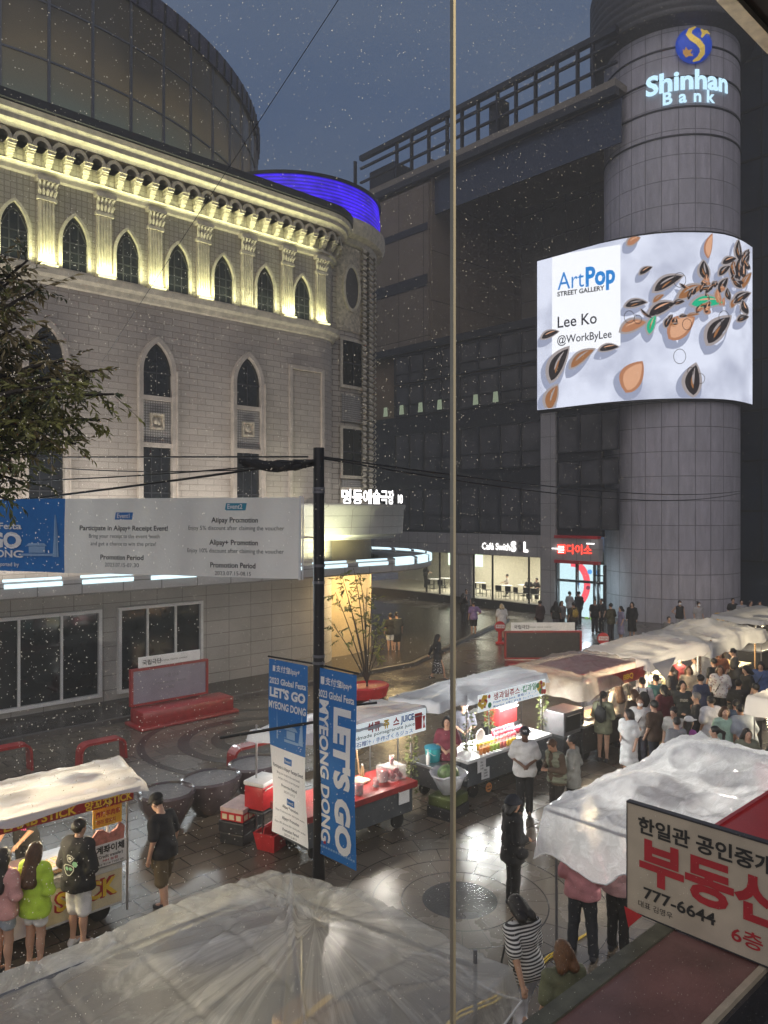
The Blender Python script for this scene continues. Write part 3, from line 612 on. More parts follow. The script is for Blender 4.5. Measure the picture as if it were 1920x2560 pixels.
# shop entrance: lit panel with a red ring
na, nb_ = nat(1510), nat(1394)
part(ob, MB().box(FS + .22, FS + .26, na, nb_, .05, 3.05), 'lit_panel', emis('lit shop panel', (.68, .93, 1), .72))
def sfn(px, py, out=0): n, Y = on_s(px, FS); return (FS + .2 - out - 40, n - 30, zz(py, Y))
rg = MB(); K = 26
def arcband(b_, cx, cy, r0, r1, a0, a1, out, m):
    vs = [];
    for i in range(K + 1):
        a = R(a0 + (a1 - a0) * i / K); vs += [sfn(cx + r0[0] * math.cos(a), cy - r0[1] * math.sin(a), out), sfn(cx + r1[0] * math.cos(a), cy - r1[1] * math.sin(a), out)]
    b_.add(vs, [(2 * i, 2 * i + 1, 2 * i + 3, 2 * i + 2) for i in range(K)], m)
M['ered'] = emis('red ring print', (.85, .09, .12), .9); M['eblue'] = emis('blue dot print', (.1, .35, .8), .8); M['egreen'] = emis('green print', (.25, .5, .1), .7); M['edark'] = emis('dark dot print', (.3, .06, .12), .5)
arcband(rg, 1425, 1462, (30, 45), (46, 62), 95, -55, 0, 'ered')
for (x, y, r_, m) in ((1470, 1430, 6, 'eblue'), (1486, 1432, 6, 'eblue'), (1466, 1470, 5, 'edark'), (1440, 1408, 6, 'egreen'), (1474, 1519, 5, 'ered'), (1478, 1550, 8, 'egreen'), (1462, 1549, 6, 'egreen'), (1440, 1460, 5, 'eblue')): arcband(rg, x, y, (.1, .1), (r_, r_), 0, 360, .02, m)
rg.build('panel_print', None, ob)
q = MB()
for px in (1392, 1442, 1486, 1496, 1511): n = nat(px); q.box(FS - .05, FS + .12, n - .06, n + .06, 0, 3.06)
q.box(FS - .04, FS + .1, na, nb_, 2.0, 2.14).box(FS - .04, FS + .1, na, nat(1486), 2.45, 2.5); part(ob, q, 'door_frame', 'dark')
lamp('shop_glow', 'AREA', 110, (.7, .9, 1), (FS + .05 - 40, (na + nb_) / 2 - 30, 1.7), (FS - 4 - 40, (na + nb_) / 2 - 30, 0), ob, 2.6, 2.2)
# dim glowing shapes standing in for halogen reflections on the glazed floor
for i, px in enumerate((965, 1005, 1052, 1100, 1190, 1240)):
    n = nat(px); part(ob, MB().prism([(n - .22, 12.85), (n + .22, 12.85), (n + .16, 13.5), (n - .16, 13.5)], .03, T=Matrix.Translation((FS - .06, 0, 0)) @ Matrix(((0, 1, 0, 0), (1, 0, 0, 0), (0, 0, 1, 0), (0, 0, 0, 1)))), 'halogen_reflection', emis('dim halogen reflection', (.75, .9, .62), .2))

# ================================================================== bank tower with letters, and the curved screen
BC = SN(16.6, 44.6); BR = 3.69
bt_ = big('bank_tower', 'tall round grey tiled tower with a ribbed crown and lit bank letters', 'tower', *BC)
part(bt_, MB().lathe([(BR, 0), (BR, 33.0)], 96, c=BC), 'shaft', brick('tower tiles', (.53, .50, .55), (.48, .46, .50), (.21, .20, .22), .86, 1.32, .02, cyl=BR, off=0, bump=.6, dirt=.3, streak=.2), True, org=BC)
q = MB()
for z in (26.1, 27.6, 29.2, 30.8): q.lathe([(BR, z - .05), (BR + .05, z - .04), (BR + .05, z + .04), (BR, z + .05)], 96, c=BC)
part(bt_, q, 'shaft_ring', 'dark')
pr = [(BR, 31.9), (4.1, 32.1)]
for k in range(9): z = 32.15 + k * .42; pr += [(4.45, z), (4.5, z + .06), (4.5, z + .26), (4.42, z + .3)]
part(bt_, MB().lathe(pr + [(4.3, 36), (0, 36.2)], 96, c=BC), 'crown', mat('crown metal', (.10, .095, .095), .5, .2, var=.2), 'auto')
def bfn(px, z0, r=BR + .12):
    a0, Y = cyl_hit(px, BC, BR); return lambda x, y: (r * math.cos(a0 + x / r), r * math.sin(a0 + x / r), z0 + y), a0, Y
f, a0, Y = bfn(1724, 0); zb = zz(224, Y)
lettering([("Shinhan", 0, 0, 1.42, 'c', .035, 4.55)], lambda x, y: f(x, y + zb + x * 0), M['lblue'], bt_); zb2 = zz(257, Y)
for i, ch in enumerate("Bank"): lettering([(ch, (i - 1.5) * .76, 0, .92, 'c', .03)], lambda x, y: f(x, y + zb2), M['lblue'], bt_)
f, a0, Y = bfn(1733, 0, BR + .12); zc = zz(116, Y)
Tm = Matrix.Rotation(a0 + math.pi / 2, 4, 'Z') @ Matrix.Translation((0, -BR - .15, zc))
em = MB(); em.lathe([(0, -.26), (.45, -.2), (.8, -.08), (.95, .04), (.95, .1)], 40); em.v = [tuple(Tm @ Matrix.Rotation(R(-90), 4, 'X') @ Vector(p)) for p in em.v]
eo = em.build('emblem', mat('emblem blue enamel', (.02, .07, .42), .3, var=.3, vs=1.2, emit=.35, ecol=(.01, .06, .5)), bt_, True)
def ribbon(pts, wd, m, nm):
    vs = []; n = len(pts)
    for i, (x, z) in enumerate(pts):
        a = pts[max(i - 1, 0)]; c2 = pts[min(i + 1, n - 1)]; dx, dz = c2[0] - a[0], c2[1] - a[1]; l = math.hypot(dx, dz); w = wd[i] / 2
        for sg in (-1, 1):
            X, Z = x - sg * dz / l * w, z + sg * dx / l * w; rr = min(1, math.hypot(X, Z) / .95); vs.append(Tm @ Vector((X, -.30 + .24 * rr * rr, Z)))
    return MB().add(vs, [(2 * i, 2 * i + 1, 2 * i + 3, 2 * i + 2) for i in range(n - 1)])
gold = mat('emblem gold', (.75, .52, .10), .35, .3, var=.15, emit=.3)
ribbon([(.05, .9), (-.25, .72), (-.36, .45), (-.2, .2), (.1, -.02), (.33, -.28), (.36, -.55), (.18, -.8), (-.1, -.92)], [.1, .22, .3, .34, .34, .33, .3, .22, .08], gold, 'x').build('emblem_ribbon', gold, eo)
ribbon([(.28, .22), (.42, .45), (.42, .62), (.3, .74)], [.1, .2, .26, .1], gold, 'x').build('emblem_ribbon', gold, eo); ribbon([(.42, .5), (.62, .62), (.78, .5)], [.2, .24, .08], gold, 'x').build('emblem_ribbon', gold, eo)
lf = MB(); lf.add([Tm @ Vector((x - .38, -.26, z - .55)) for x, z in ((-.3, .2), (-.22, .1), (-.15, .3), (-.02, .12), (.2, .16), (.1, -.02), (.25, -.2), (0, -.2), (-.15, -.28), (-.3, -.05))], [tuple(range(10))]); lf.build('emblem_leaf', mat('emblem copper', (.55, .28, .06), .4, .2, emit=.2), eo)

sc_pts = [(1343, 45.3), (1400, 44.2), (1450, 43.2), (1500, 42.3), (1552, 41.6), (1600, 41.1), (1640, 40.8), (1690, 40.6), (1730, 40.6), (1775, 40.65), (1810, 40.9), (1835, 41.3), (1860, 42.0), (1881, 42.9)]
SPX = np.array([p[0] for p in sc_pts], float); SPY = np.array([p[1] for p in sc_pts], float)
def sdep(px): return float(np.interp(px, SPX, SPY))
pm = W(*at_y(1640, 41.5)); s_base = at_y(1640, 41.5)
sr = big('led_screen', 'huge bright curved video screen wrapped round the bank tower showing pod shapes', 'screen', *s_base)
ZT, ZB = 20.76, 12.0
def spt(px, z, out=0.0):
    Y = sdep(px); X = (px - 960) / FOC * Y; k = 1 - out / math.hypot(X, Y); s, n = SN(X * k, Y * k); return (s - s_base[0], n - s_base[1], z)
pxs = list(np.linspace(1343, 1881, 90)); vs = []; fs = []
for p in pxs: vs += [spt(p, ZB), spt(p, ZT)]
fs = [(2 * i, 2 * i + 2, 2 * i + 3, 2 * i + 1) for i in range(len(pxs) - 1)]
# housing behind the picture
vh = []
for p in pxs: vh += [spt(p, ZB - .1, -.02), spt(p, ZT + .1, -.02), spt(p, ZB - .1, -.45), spt(p, ZT + .1, -.45)]
fh = []
for i in range(len(pxs) - 1):
    a, b_ = 4 * i, 4 * i + 4; fh += [(a, b_, b_ + 1, a + 1), (a + 2, a + 3, b_ + 3, b_ + 2), (a, a + 2, b_ + 2, b_), (a + 1, b_ + 1, b_ + 3, a + 3)]
fh += [(0, 1, 3, 2), (len(vh) - 4, len(vh) - 2, len(vh) - 1, len(vh) - 3)]
MB().add(vh, fh).build('housing', M['black'], sr)
def scr_mat():
    m = bpy.data.materials.new('screen picture ground'); m.use_nodes = True; nt = m.node_tree; N, L = nt.nodes, nt.links; N.clear()
    t = N.new('ShaderNodeTexCoord'); no = N.new('ShaderNodeTexNoise'); no.inputs['Scale'].default_value = .35; no.inputs['Detail'].default_value = 5; L.new(t.outputs['Object'], no.inputs[0])
    r = N.new('ShaderNodeValToRGB'); r.color_ramp.elements[0].position = .35; r.color_ramp.elements[1].position = .62; r.color_ramp.elements[0].color = (.44, .47, .60, 1); r.color_ramp.elements[1].color = (.74, .78, .92, 1)
    L.new(no.outputs[0], r.inputs[0]); e = N.new('ShaderNodeEmission'); e.inputs[1].default_value = .74; L.new(r.outputs[0], e.inputs[0]); o = N.new('ShaderNodeOutputMaterial'); L.new(e.outputs[0], o.inputs[0]); return m
pic = MB().add(vs, fs).build('picture', scr_mat(), sr)
def patch(b_, poly, out, m):
    vs = []
    for (x, y) in poly: x = min(max(x, 1343.5), 1880.5); vs.append(spt(x, min(max(zz(y, sdep(x)), ZB + .02), ZT - .02), out))
    b_.add(vs, [tuple(range(len(poly)))], m)
def Zs(zx, zy): return 900 + zx * .6148, 640 + zy * .6148
for nm, c_ in (('s_white', (.93, .95, 1)), ('s_shadow', (.30, .33, .45)), ('s_rim', (.34, .30, .30)), ('s_dark', (.022, .018, .02)), ('s_brown', (.42, .19, .10)), ('s_tan', (.66, .36, .22)), ('s_green', (.01, .42, .22)), ('s_gold', (.30, .13, .05))): M[nm] = emis('screen ' + nm[2:], c_, .76)
cp = MB()
for i in range(8):
    x0, x1 = 1380 + i * 21.4, 1380 + (i + 1) * 21.4
    tz = lambda x: 618 + (x - 1380) * (-.17) if 0 else 640 + (x - 1380) * -.165
    patch(cp, [(x0, tz(x0)), (x1, tz(x1)), (x1, 864 + (x1 - 1380) * .0 + (1551 - x1) * .14), (x0, 864 + (1551 - x0) * .14)], .05, 's_white')
cp.build('caption_card', None, pic)
rnd = random.Random(3)
def leafpoly(cx, cy, ln, wd, ang, bend=.15, n=12):
    ca, sa = math.cos(R(ang)), math.sin(R(ang)); P_ = []
    for sg in (1, -1):
        for i in range(n):
            t_ = i / n if sg == 1 else 1 - i / n; x = (t_ - .5) * ln; w = math.sin(math.pi * t_ ** .85) ** .8 * wd / 2; y = sg * w + bend * ln * (4 * t_ * (1 - t_) - .5) * .5; P_.append((cx + x * ca - y * sa, cy - (x * sa + y * ca)))
    return P_
pods = [(1330, 740, 110, 60, 60, 's_dark'), (1160, 60, 60, 25, 30, 's_rim'), (1250, 110, 130, 48, 28, 's_dark'), (1345, 145, 120, 45, 25, 's_gold'), (1120, 195, 90, 34, 10, 's_dark'), (1225, 215, 120, 48, 25, 's_rim'), (1410, 190, 130, 52, 3, 's_green'), (1400, 60, 80, 45, 100, 's_dark'), (1475, 120, 70, 36, 60, 's_dark'),
        (1110, 285, 110, 50, 20, 's_brown'), (1185, 280, 80, 36, 70, 's_green'), (1305, 290, 120, 75, 40, 's_tan'), (1455, 300, 140, 70, 50, 's_dark'), (900, 415, 120, 42, 38, 's_gold'), (755, 320, 75, 30, 22, 's_rim'), (760, 440, 150, 62, 62, 's_dark'), (780, 575, 105, 52, 70, 's_gold'), (1110, 490, 125, 80, 62, 's_tan'), (1355, 505, 125, 70, 85, 's_dark'), (1010, 375, 80, 30, 10, 's_rim'),
        (1545, 40, 90, 34, 80, 's_dark'), (1570, 100, 70, 30, 60, 's_gold'), (1520, 60, 80, 34, 100, 's_dark'), (1550, 170, 80, 40, 30, 's_dark'), (1575, 210, 60, 30, 110, 's_rim'), (1555, 255, 50, 28, 20, 's_dark'), (1520, 190, 50, 24, 60, 's_gold'), (1480, 60, 60, 30, 40, 's_dark'), (1580, 60, 70, 26, 90, 's_rim'), (1110, -60, 60, 34, 30, 's_brown'), (1420, -40, 90, 28, 80, 's_tan'), (1540, -20, 90, 30, 95, 's_dark'), (1500, 20, 60, 30, 20, 's_rim'), (1575, 10, 70, 24, 70, 's_dark'), (1530, 110, 60, 24, 130, 's_dark')]
for k in range(46):
    t_ = rnd.random() ** .7; pods.append((1120 + 470 * t_ + rnd.uniform(-30, 30), 300 - 250 * t_ + rnd.uniform(-75, 75), rnd.uniform(26, 62), rnd.uniform(14, 30), rnd.uniform(0, 180), rnd.choice(('s_dark', 's_dark', 's_dark', 's_gold', 's_rim', 's_brown'))))
for (x, y, ln, wd, an, col) in pods[1:]:
    px, py = Zs(x, y); b_ = MB(); l_, w_ = ln * .72, wd * .74
    if not (1352 + l_ / 2 * .7 < px < 1876 - l_ / 2 * .4): px = min(max(px, 1352 + l_ * .4), 1874 - l_ * .3)
    sh = leafpoly(px - 8, py + 14, l_ * 1.1, w_ * 1.25, an + 8); patch(b_, [(min(max(a_, 1344), 1880), c_) for a_, c_ in sh], .03, 's_shadow')
    patch(b_, leafpoly(px, py, l_, w_, an), .07, 's_rim' if col != 's_tan' else 's_brown'); patch(b_, leafpoly(px + 1, py, l_ * .84, w_ * .7, an), .09, col if col != 's_rim' else 's_dark')
    patch(b_, leafpoly(px + 1.5, py - w_ * .18, l_ * .5, w_ * .12, an, .1), .11, 's_rim' if col in ('s_dark', 's_gold') else 's_tan')
    if col in ('s_dark', 's_green'): patch(b_, leafpoly(px - 2, py + w_ * .12, l_ * .35, w_ * .12, an + 10, .1), .11, 's_gold')
    b_.build('pod_image', None, pic)
lp = MB()                                             # wire loops on the picture
for (x, y, r_) in ((1300, 410, 26), (1385, 500, 18), (1345, 470, 14), (1095, 250, 22), (1300, 100, 26), (1480, 250, 22), (1480, 280, 14), (1560, 230, 16), (1130, 260, 16), (1330, 280, 20)):
    px, py = Zs(x, y); r_ *= .6148
    for i in range(18):
        a, a2 = R(i * 20), R(i * 20 + 20); patch(lp, [(px + r_ * math.cos(a), py + r_ * 1.2 * math.sin(a)), (px + r_ * math.cos(a2), py + r_ * 1.2 * math.sin(a2)), (px + (r_ - 1.3) * math.cos(a2), py + (r_ - 1.3) * 1.2 * math.sin(a2)), (px + (r_ - 1.3) * math.cos(a), py + (r_ - 1.3) * 1.2 * math.sin(a))], .12, 's_dark')
lp.build('wire_loops', None, pic)
def cfn(px0, py0, slope):
    def f_(x, y):
        px = px0 + x; return spt(px, zz(py0 - y + slope * x, sdep(px)), .22)
    return f_
em_b = emis('caption blue', (.015, .22, .62), .75); em_k = emis('caption black', (.02, .02, .03), .7)
lettering([("Art", 0, 0, 62, 'l', 0, 66), ("Pop", 70, 0, 66, 'l', .035, 74)], cfn(1394, 728, -.14), em_b, pic)
lettering([("STREET GALLERY", 0, 0, 16, 'l', .03, 118)], cfn(1393, 744, -.14), em_k, pic); lettering([("Lee Ko", 0, 0, 40, 'l', .01, 98)], cfn(1394, 822, -.12), em_k, pic); lettering([("@WorkByLee", 0, 0, 28, 'l', .01, 136)], cfn(1393, 862, -.12), em_k, pic)
# dark neighbour to the right of the tower
nb = big('dark_building', 'dark blue glass building behind the round bank tower', 'building', 50, 16)
part(nb, MB().box(47.5, 80, -10, 20.5, 0, 60), 'wall', mat('dark blue cladding', (.02, .03, .05), .3, var=.3, vs=.4)); q = MB()
for k in range(20): q.box(47.4, 47.5, -10, 20.5, 3 * k + 3, 3 * k + 3.12)
for k in range(22): q.box(47.38, 47.5, -10 + k * 1.4, -9.9 + k * 1.4, 3, 60)
part(nb, q, 'facade_grid', 'black'); q = MB()
for (a, z) in ((16.5, 4.2), (14.6, 6.5), (15.6, 9.0)): q.box(47.36, 47.39, a, a + .9, z, z + 1.4)
part(nb, q, 'lit_window', emis('lit window', (.7, .8, .75), .35))
# ================================================================== the shop window one looks through: frame, joint, clear panes, rain drops
WD = .8                                              # distance of the glass from the eye, along n
win = big('shop_window', 'tall clear shop window with a thin brass joint and dark head rail', 'window', 1.0, WD)
M['brass'] = mat('brushed brass joint', (.62, .54, .38), .3, .6, var=.2, vs=30, stretch=(1, 1, .02))
M['clear'] = bpy.data.materials.new('clear glass'); M['clear'].use_nodes = True; k_ = M['clear'].node_tree; k_.nodes.clear()
t_ = k_.nodes.new('ShaderNodeBsdfTransparent'); t_.inputs[0].default_value = (1, 1, 1, 1); o_ = k_.nodes.new('ShaderNodeOutputMaterial'); k_.links.new(t_.outputs[0], o_.inputs[0])
sj, Yj = on_n(1136, WD); sz0, sz1 = 4.6, EYE + 1.55 * WD
for (a, e) in ((-1.2, sj - .004), (sj + .004, 3.6)): part(win, MB().box(a, e, WD, WD + .006, sz0, sz1), 'pane', 'clear')
part(win, MB().box(sj - .0028, sj + .0028, WD - .0005, WD + .0065, sz0, sz1), 'joint', 'brass')
part(win, MB().box(-1.2, 3.6, WD - .02, WD + .015, sz1, sz1 + .018), 'head_rail', 'brass')
part(win, MB().box(-1.2, 3.6, WD - .2, WD + .012, sz1 + .02, sz1 + .35), 'head_frame', 'black')
part(win, MB().box(-1.2, 3.6, WD - .03, WD + .03, sz0 - .1, sz0), 'sill', 'black')
cr = bpy.data.materials.new('rain water'); cr.use_nodes = True; nt = cr.node_tree; p_ = nt.nodes['Principled BSDF']
p_.inputs['Base Color'].default_value = (.95, .92, .86, 1); p_.inputs['Roughness'].default_value = .12; p_.inputs['IOR'].default_value = 1.33
tr_ = nt.nodes.new('ShaderNodeBsdfTransparent'); mx_ = nt.nodes.new('ShaderNodeMixShader'); mx_.inputs[0].default_value = .22
nt.links.new(p_.outputs[0], mx_.inputs[1]); nt.links.new(tr_.outputs[0], mx_.inputs[2]); nt.links.new(mx_.outputs[0], nt.nodes['Material Output'].inputs[0])
rd = MB(); rr = random.Random(11); i = 0
while i < 12000:
    u, v = rr.uniform(-.5, .5), rr.uniform(-.667, .6655); Y = WD / (u * NX[0] + NX[1])
    s = Y * (u * AX[0] + AX[1]); z = EYE + v * Y
    if z > sz1 - .01 or z < sz0: continue
    dens = .5 + .5 * math.sin(u * 9 + v * 5) * math.cos(v * 7 - u * 3)
    if rr.random() > .35 + .65 * dens: continue
    i += 1; r = rr.choice((.00025, .0003, .0003, .0004, .0005, .0006)) * (.75 + .35 * Y)
    a = rr.uniform(0, 6.28); vs = [(s, WD + .006 + r * .6, z)]
    for k in range(6): vs.append((s + r * math.cos(a + k * 1.047), WD + .006, z + r * 1.15 * math.sin(a + k * 1.047)))
    rd.add(vs, [(0, 1 + k, 1 + (k + 1) % 6) for k in range(6)])
o = rd.build('rain_drops', cr, None, True, kind='stuff'); o.rotation_euler = (0, 0, ROT); o['label'] = 'fine rain drops on the shop window glass'
# the shop's own ceiling lamps: lit round downlights just inside the glass
for (s, n) in ((.9, -1.0), (1.6, -.95)):
    d = thing('ceiling_downlight', 'round recessed white ceiling lamp, lit, inside the shop window', 'ceiling lamp', s, n, EYE + 1.9, group='shop downlights')
    MB().lathe([(.05, 0), (.09, -.01), (.1, .01), (.05, .03)], 24).build('rim', M['white'], d); MB().lathe([(0, .012), (.05, .012)], 24).build('lamp_disc', M['warm'], d)
    lamp('downlight_beam', 'SPOT', 85, (1, .88, .66), (0, 0, -.03), (.3, 1.6, -1.7), d, .05, spot=80)
b = MB().box(-1.2, 3.6, -2.2, WD - .05, EYE + 1.95, EYE + 2.05); o = b.build('ceiling', M['white']); o.rotation_euler = (0, 0, ROT); struct(o)
# ================================================================== ledge, projecting office sign, red awning on this side of the street
M['maroon'] = mat('maroon painted ledge', (.17, .085, .075), .35, var=.3, vs=2.5, bump=.12, bs=20)
ld = big('canopy_ledge', 'wet maroon painted ledge with a pale edge trim under the shop window', 'ledge', 5, 2.7)
LZ = 2.5
part(ld, MB().box(.5, 9.2, 2.36, 3.05, LZ - .5, LZ), 'top', 'maroon'); part(ld, MB().box(.5, 9.2, 3.05, 3.19, LZ - .5, LZ + .02), 'lip', mat('weathered lip', (.10, .10, .07), .45, var=.35, vs=7))
part(ld, MB().box(.5, 9.2, 2.31, 2.36, LZ - .03, LZ + .012), 'trim', mat('pale trim', (.42, .36, .27), .4)); part(ld, MB().box(.5, 9.2, 2.28, 2.31, LZ - .5, LZ - .03), 'fascia', 'dark')
lb_ = big('dark_gap_sheet', 'dark wet filler sheet added for the dark gap behind the maroon ledge', 'roof', 5, 1.6); part(lb_, MB().box(.5, 9.2, .9, 2.2, LZ - .75, LZ - .7), 'sheet', mat('dark wet filler sheet', (.012, .012, .014), .2, bump=.8, bs=9))  # dark sheet added to stand for the unlit gap behind the ledge
aw = big('red_awning', 'bright red flat awning box running along the shops behind the projecting sign', 'awning', 10, 2.6)
part(aw, MB().box(6.9, 14, 1.2, 3.16, 2.6, 3.02), 'box', mat('red awning sheet', (.52, .02, .022), .35, var=.12, vs=2)); part(aw, MB().box(6.88, 14, 3.16, 3.2, 2.6, 3.04), 'edge', 'redp')
sgA, sgB = SN(2.13, 6.73), SN(3.35, 5.55); sg_w = math.hypot(sgA[0] - sgB[0], sgA[1] - sgB[1]); sgS = sgA[0]
sg = big('projecting_sign', 'cream estate office sign board with big red and black Korean lettering and a phone number', 'sign', sgS, 2.4)
Z0, Z1 = 2.53, 3.46; n_end = sgA[1]; n_in = 1.2
part(sg, MB().box(sgS, sgS + .05, n_in, n_end, Z0, Z1), 'board', mat('aged cream sign face', (.50, .43, .33), .5, var=.14, vs=3))
part(sg, MB().box(sgS - .006, sgS + .056, n_in, n_end + .008, Z1, Z1 + .014).box(sgS - .006, sgS + .056, n_in, n_end + .008, Z0 - .01, Z0).box(sgS - .006, sgS + .056, n_end, n_end + .008, Z0, Z1), 'frame', 'dark')
def sgf(x, y): return (-.006, n_end - x - 2.4, Z0 + y)
lettering([("한일관 공인중개사", .105, .715, .155, 'l', .028, 1.28)], sgf, M['ink'], sg); lettering([("부동산", .115, .335, .40, 'l', .04, 1.22)], sgf, M['inkr'], sg)
lettering([("777-6644", .155, .155, .135, 'l', .02, .62), ("대표 김영우", .105, .07, .062, 'l', 0, .31)], sgf, M['ink'], sg); lettering([("6층", .90, .10, .14, 'l', .015, .24)], sgf, M['inkr'], sg)
pt = big('red_pennant', 'small red triangular pennant hanging at the lower corner of the estate office sign', 'pennant', sgS, n_end); part(pt, MB().prism([(0, 0), (.17, -.02), (.04, -.17)], .004, T=Matrix.Translation((sgS - .02, n_end + .02, Z0 + .02)) @ Matrix.Rotation(R(-90), 4, 'Z')), 'cloth', 'redp')
# ================================================================== black street pole with banners and cables
pX, pY = -.975, 11.5; pS = SN(pX, pY)
po = big('street_pole', 'tall black street pole carrying banner arms, cables and clamps', 'pole', *pS)
part(po, MB().tube([(*pS, 0), (*pS, 1.2), (*pS, 6.96)], [.1, .085, .083], 16), 'post', 'black', 'auto'); part(po, MB().lathe([(.16, 0), (.16, .25), (.1, .32)], 16, c=pS), 'base', 'black')
for z in (6.35, 6.3, 5.2, 4.95, 3.85, 3.75): part(po, MB().lathe([(.088, z - .02), (.094, z - .02), (.094, z + .02), (.088, z + .02)], 16, c=pS), 'clamp_band', 'grey')
NB = Vector((.66, -.66)).normalized()
def wsn(x, y): return SN(x, y)
def bar(root, p, q, r, nm, m): part(root, MB().tube([(*wsn(p[0], p[1]), p[2]), (*wsn(q[0], q[1]), q[2])], r, 8), nm, m)
bar(po, (pX, pY, 3.72), (-.36, 10.84, 3.72), .014, 'banner_arm', 'black'); bar(po, (pX, pY, 3.72), (-1.83, 12.16, 3.72), .014, 'banner_arm', 'black')
bar(po, (pX, pY, 2.87), (-2.5, 11.75, 2.55), .022, 'long_arm', 'black'); bar(po, (pX, pY, 3.05), (-.1, 11.3, 3.2), .016, 'long_arm', 'black')
# cable bundle at the pole head
cb_ = MB(); rr = random.Random(5)
for k in range(9):
    a = [(-.16 - k * .0, 0, 6.66)]; pts = []
    for j in range(9): t = j / 8; pts.append((pS[0] - .05 - t * .95 + rr.uniform(-.03, .03), pS[1] + .05 + t * .95 * .55 + rr.uniform(-.05, .05), 6.74 - .06 * math.sin(t * 3.1) + rr.uniform(-.045, .045)))
    cb_.tube(pts, [.02 + .035 * math.sin(3.1 * j / 8) for j in range(9)], 6)
part(po, cb_, 'cable_bundle', 'rubber')
def cable(label, a, b_, sag, r=.012, m='black', grp='overhead cables'):
    o = MB().tube(bez(a, b_, sag, 14), r, 5).build('overhead_cable', M[m]); tag(o, label, 'cable', grp); return o
def wp(px, py, Y): return ((px - 960) / FOC * Y, Y, zz(py, Y))
cable('upper black cable running level from the street pole to the far left', wp(770, 1142, 11.5), wp(-60, 1143, 15), .0, .014)
cable('black cable sagging low from the cable bundle behind the big banner to the far left', wp(660, 1170, 11.6), wp(-60, 1262, 14), .02, .02)
cable('black cable from the bundle rising past the tree to the far left', wp(650, 1165, 11.6), wp(-60, 1204, 14), .05, .012)
cable('thin black cable between the level cable and the lowest cable', wp(660, 1172, 11.6), wp(120, 1168, 14), .06, .01)
cable('upper of two thin cables from the street pole across to the round tower', wp(790, 1140, 11.5), wp(1850, 1228, 40), .35, .016)
cable('lower of two thin cables from the street pole across to the round tower', wp(800, 1145, 11.5), wp(1850, 1233, 40), .5, .016)
cable('hair thin cable crossing the sky above the theatre to the street', wp(852, -10, 9), wp(255, 905, 16), .0, .005)
# big horizontal banner
bA, bB = Vector((-1.268, 11.5)), Vector((-6.52, 13.07)); bd = (bB - bA).normalized(); BL_ = 8.0
hb = thing('street_banner', 'long white and blue event banner stretched from the street pole, printed with payment promotions', 'banner', world=Vector((bA.x, bA.y, 5.0)))
hb.rotation_euler = (0, 0, math.atan2(-bd.y, -bd.x)); TOPZ, BOTZ = 6.22, 5.0
def ray_a(px):                                        # banner coordinate (negative to the left) for a pixel column
    u = (px - 960) / FOC; t = (bA.x - u * bA.y) / (u * bd.y - bd.x); return -t, bA.y + t * bd.y
def bwave(x, z): return .035 * math.sin(x * 2.1 + z * 1.3) + .02 * math.sin(x * 5.3 + 1) + .012 * math.sin(x * 11 - z * 2)
def hbf(x, z): return (x, bwave(x, z), z + .03 * math.sin(x * .9) * 0)
def hgrid(x0, x1, z0, z1, off, m, nm, nx=60, nz=10):
    vs = [Vector(hbf(x0 + (x1 - x0) * i / nx, z0 + (z1 - z0) * j / nz)) + Vector((0, off, (.016 * x0 * 0))) for j in range(nz + 1) for i in range(nx + 1)]
    fs = [(j * (nx + 1) + i, j * (nx + 1) + i + 1, (j + 1) * (nx + 1) + i + 1, (j + 1) * (nx + 1) + i) for j in range(nz) for i in range(nx)]
    return MB().add(vs, fs).build(nm, m, hb, True)
xb, _ = ray_a(167)
M['bcloth'] = sheet_mat('banner cloth white', (.95, .93, .88), .0, .7, 5, .25, transl=.65)
hgrid(xb, 0, 0, TOPZ - BOTZ, 0, M['bcloth'], 'white_cloth'); hgrid(-BL_, xb - .001, 0, TOPZ - BOTZ, 0, M['blue'], 'blue_cloth', 24)
MB().tube([hbf(.0, -.02), hbf(.0, 1.24)], .02, 8).tube([hbf(.045, -.02), hbf(.045, 1.24)], .012, 6).build('end_batten', M['white'], hb)
def hlet(rows, m):
    L_ = []
    for (t, px, py, wpx, bo) in rows:
        x, Y = ray_a(px); k = Y / FOC * 1.0; x0, _ = ray_a(px - wpx / 2); x1, _ = ray_a(px + wpx / 2); L_.append((t, x, zz(py, Y) - BOTZ, bo[1] * k, 'c', bo[0], (x1 - x0)))
    lettering(L_, lambda x, y: tuple(Vector(hbf(x, y)) + Vector((0, -.014, 0))), m, hb)
hlet([("Participate in Alipay+ Receipt Event!", 309, 1326, 214, (.02, 17)), ("Bring your receipt to the event booth", 309, 1345, 172, (.0, 14)), ("and get a chance to win the prize!", 307, 1364, 158, (0, 14)), ("Promotion Period", 305, 1399, 104, (.02, 17)), ("2023.07.15-07.30", 305, 1417, 84, (0, 14)),
      ("Alipay Promotion", 589, 1306, 116, (.02, 18)), ("Enjoy 5% discount after claiming the voucher", 590, 1325, 236, (0, 15)), ("Alipay+ Promotion", 587, 1362, 123, (.02, 18)), ("Enjoy 10% discount after claiming the voucher", 588, 1382, 240, (0, 15)), ("Promotion Period", 585, 1419, 116, (.02, 18)), ("2023.07.15-08.15", 585, 1438, 92, (0, 14))], M['ink'])
M['teal'] = mat('print teal', (.03, .28, .40), .6, var=0)
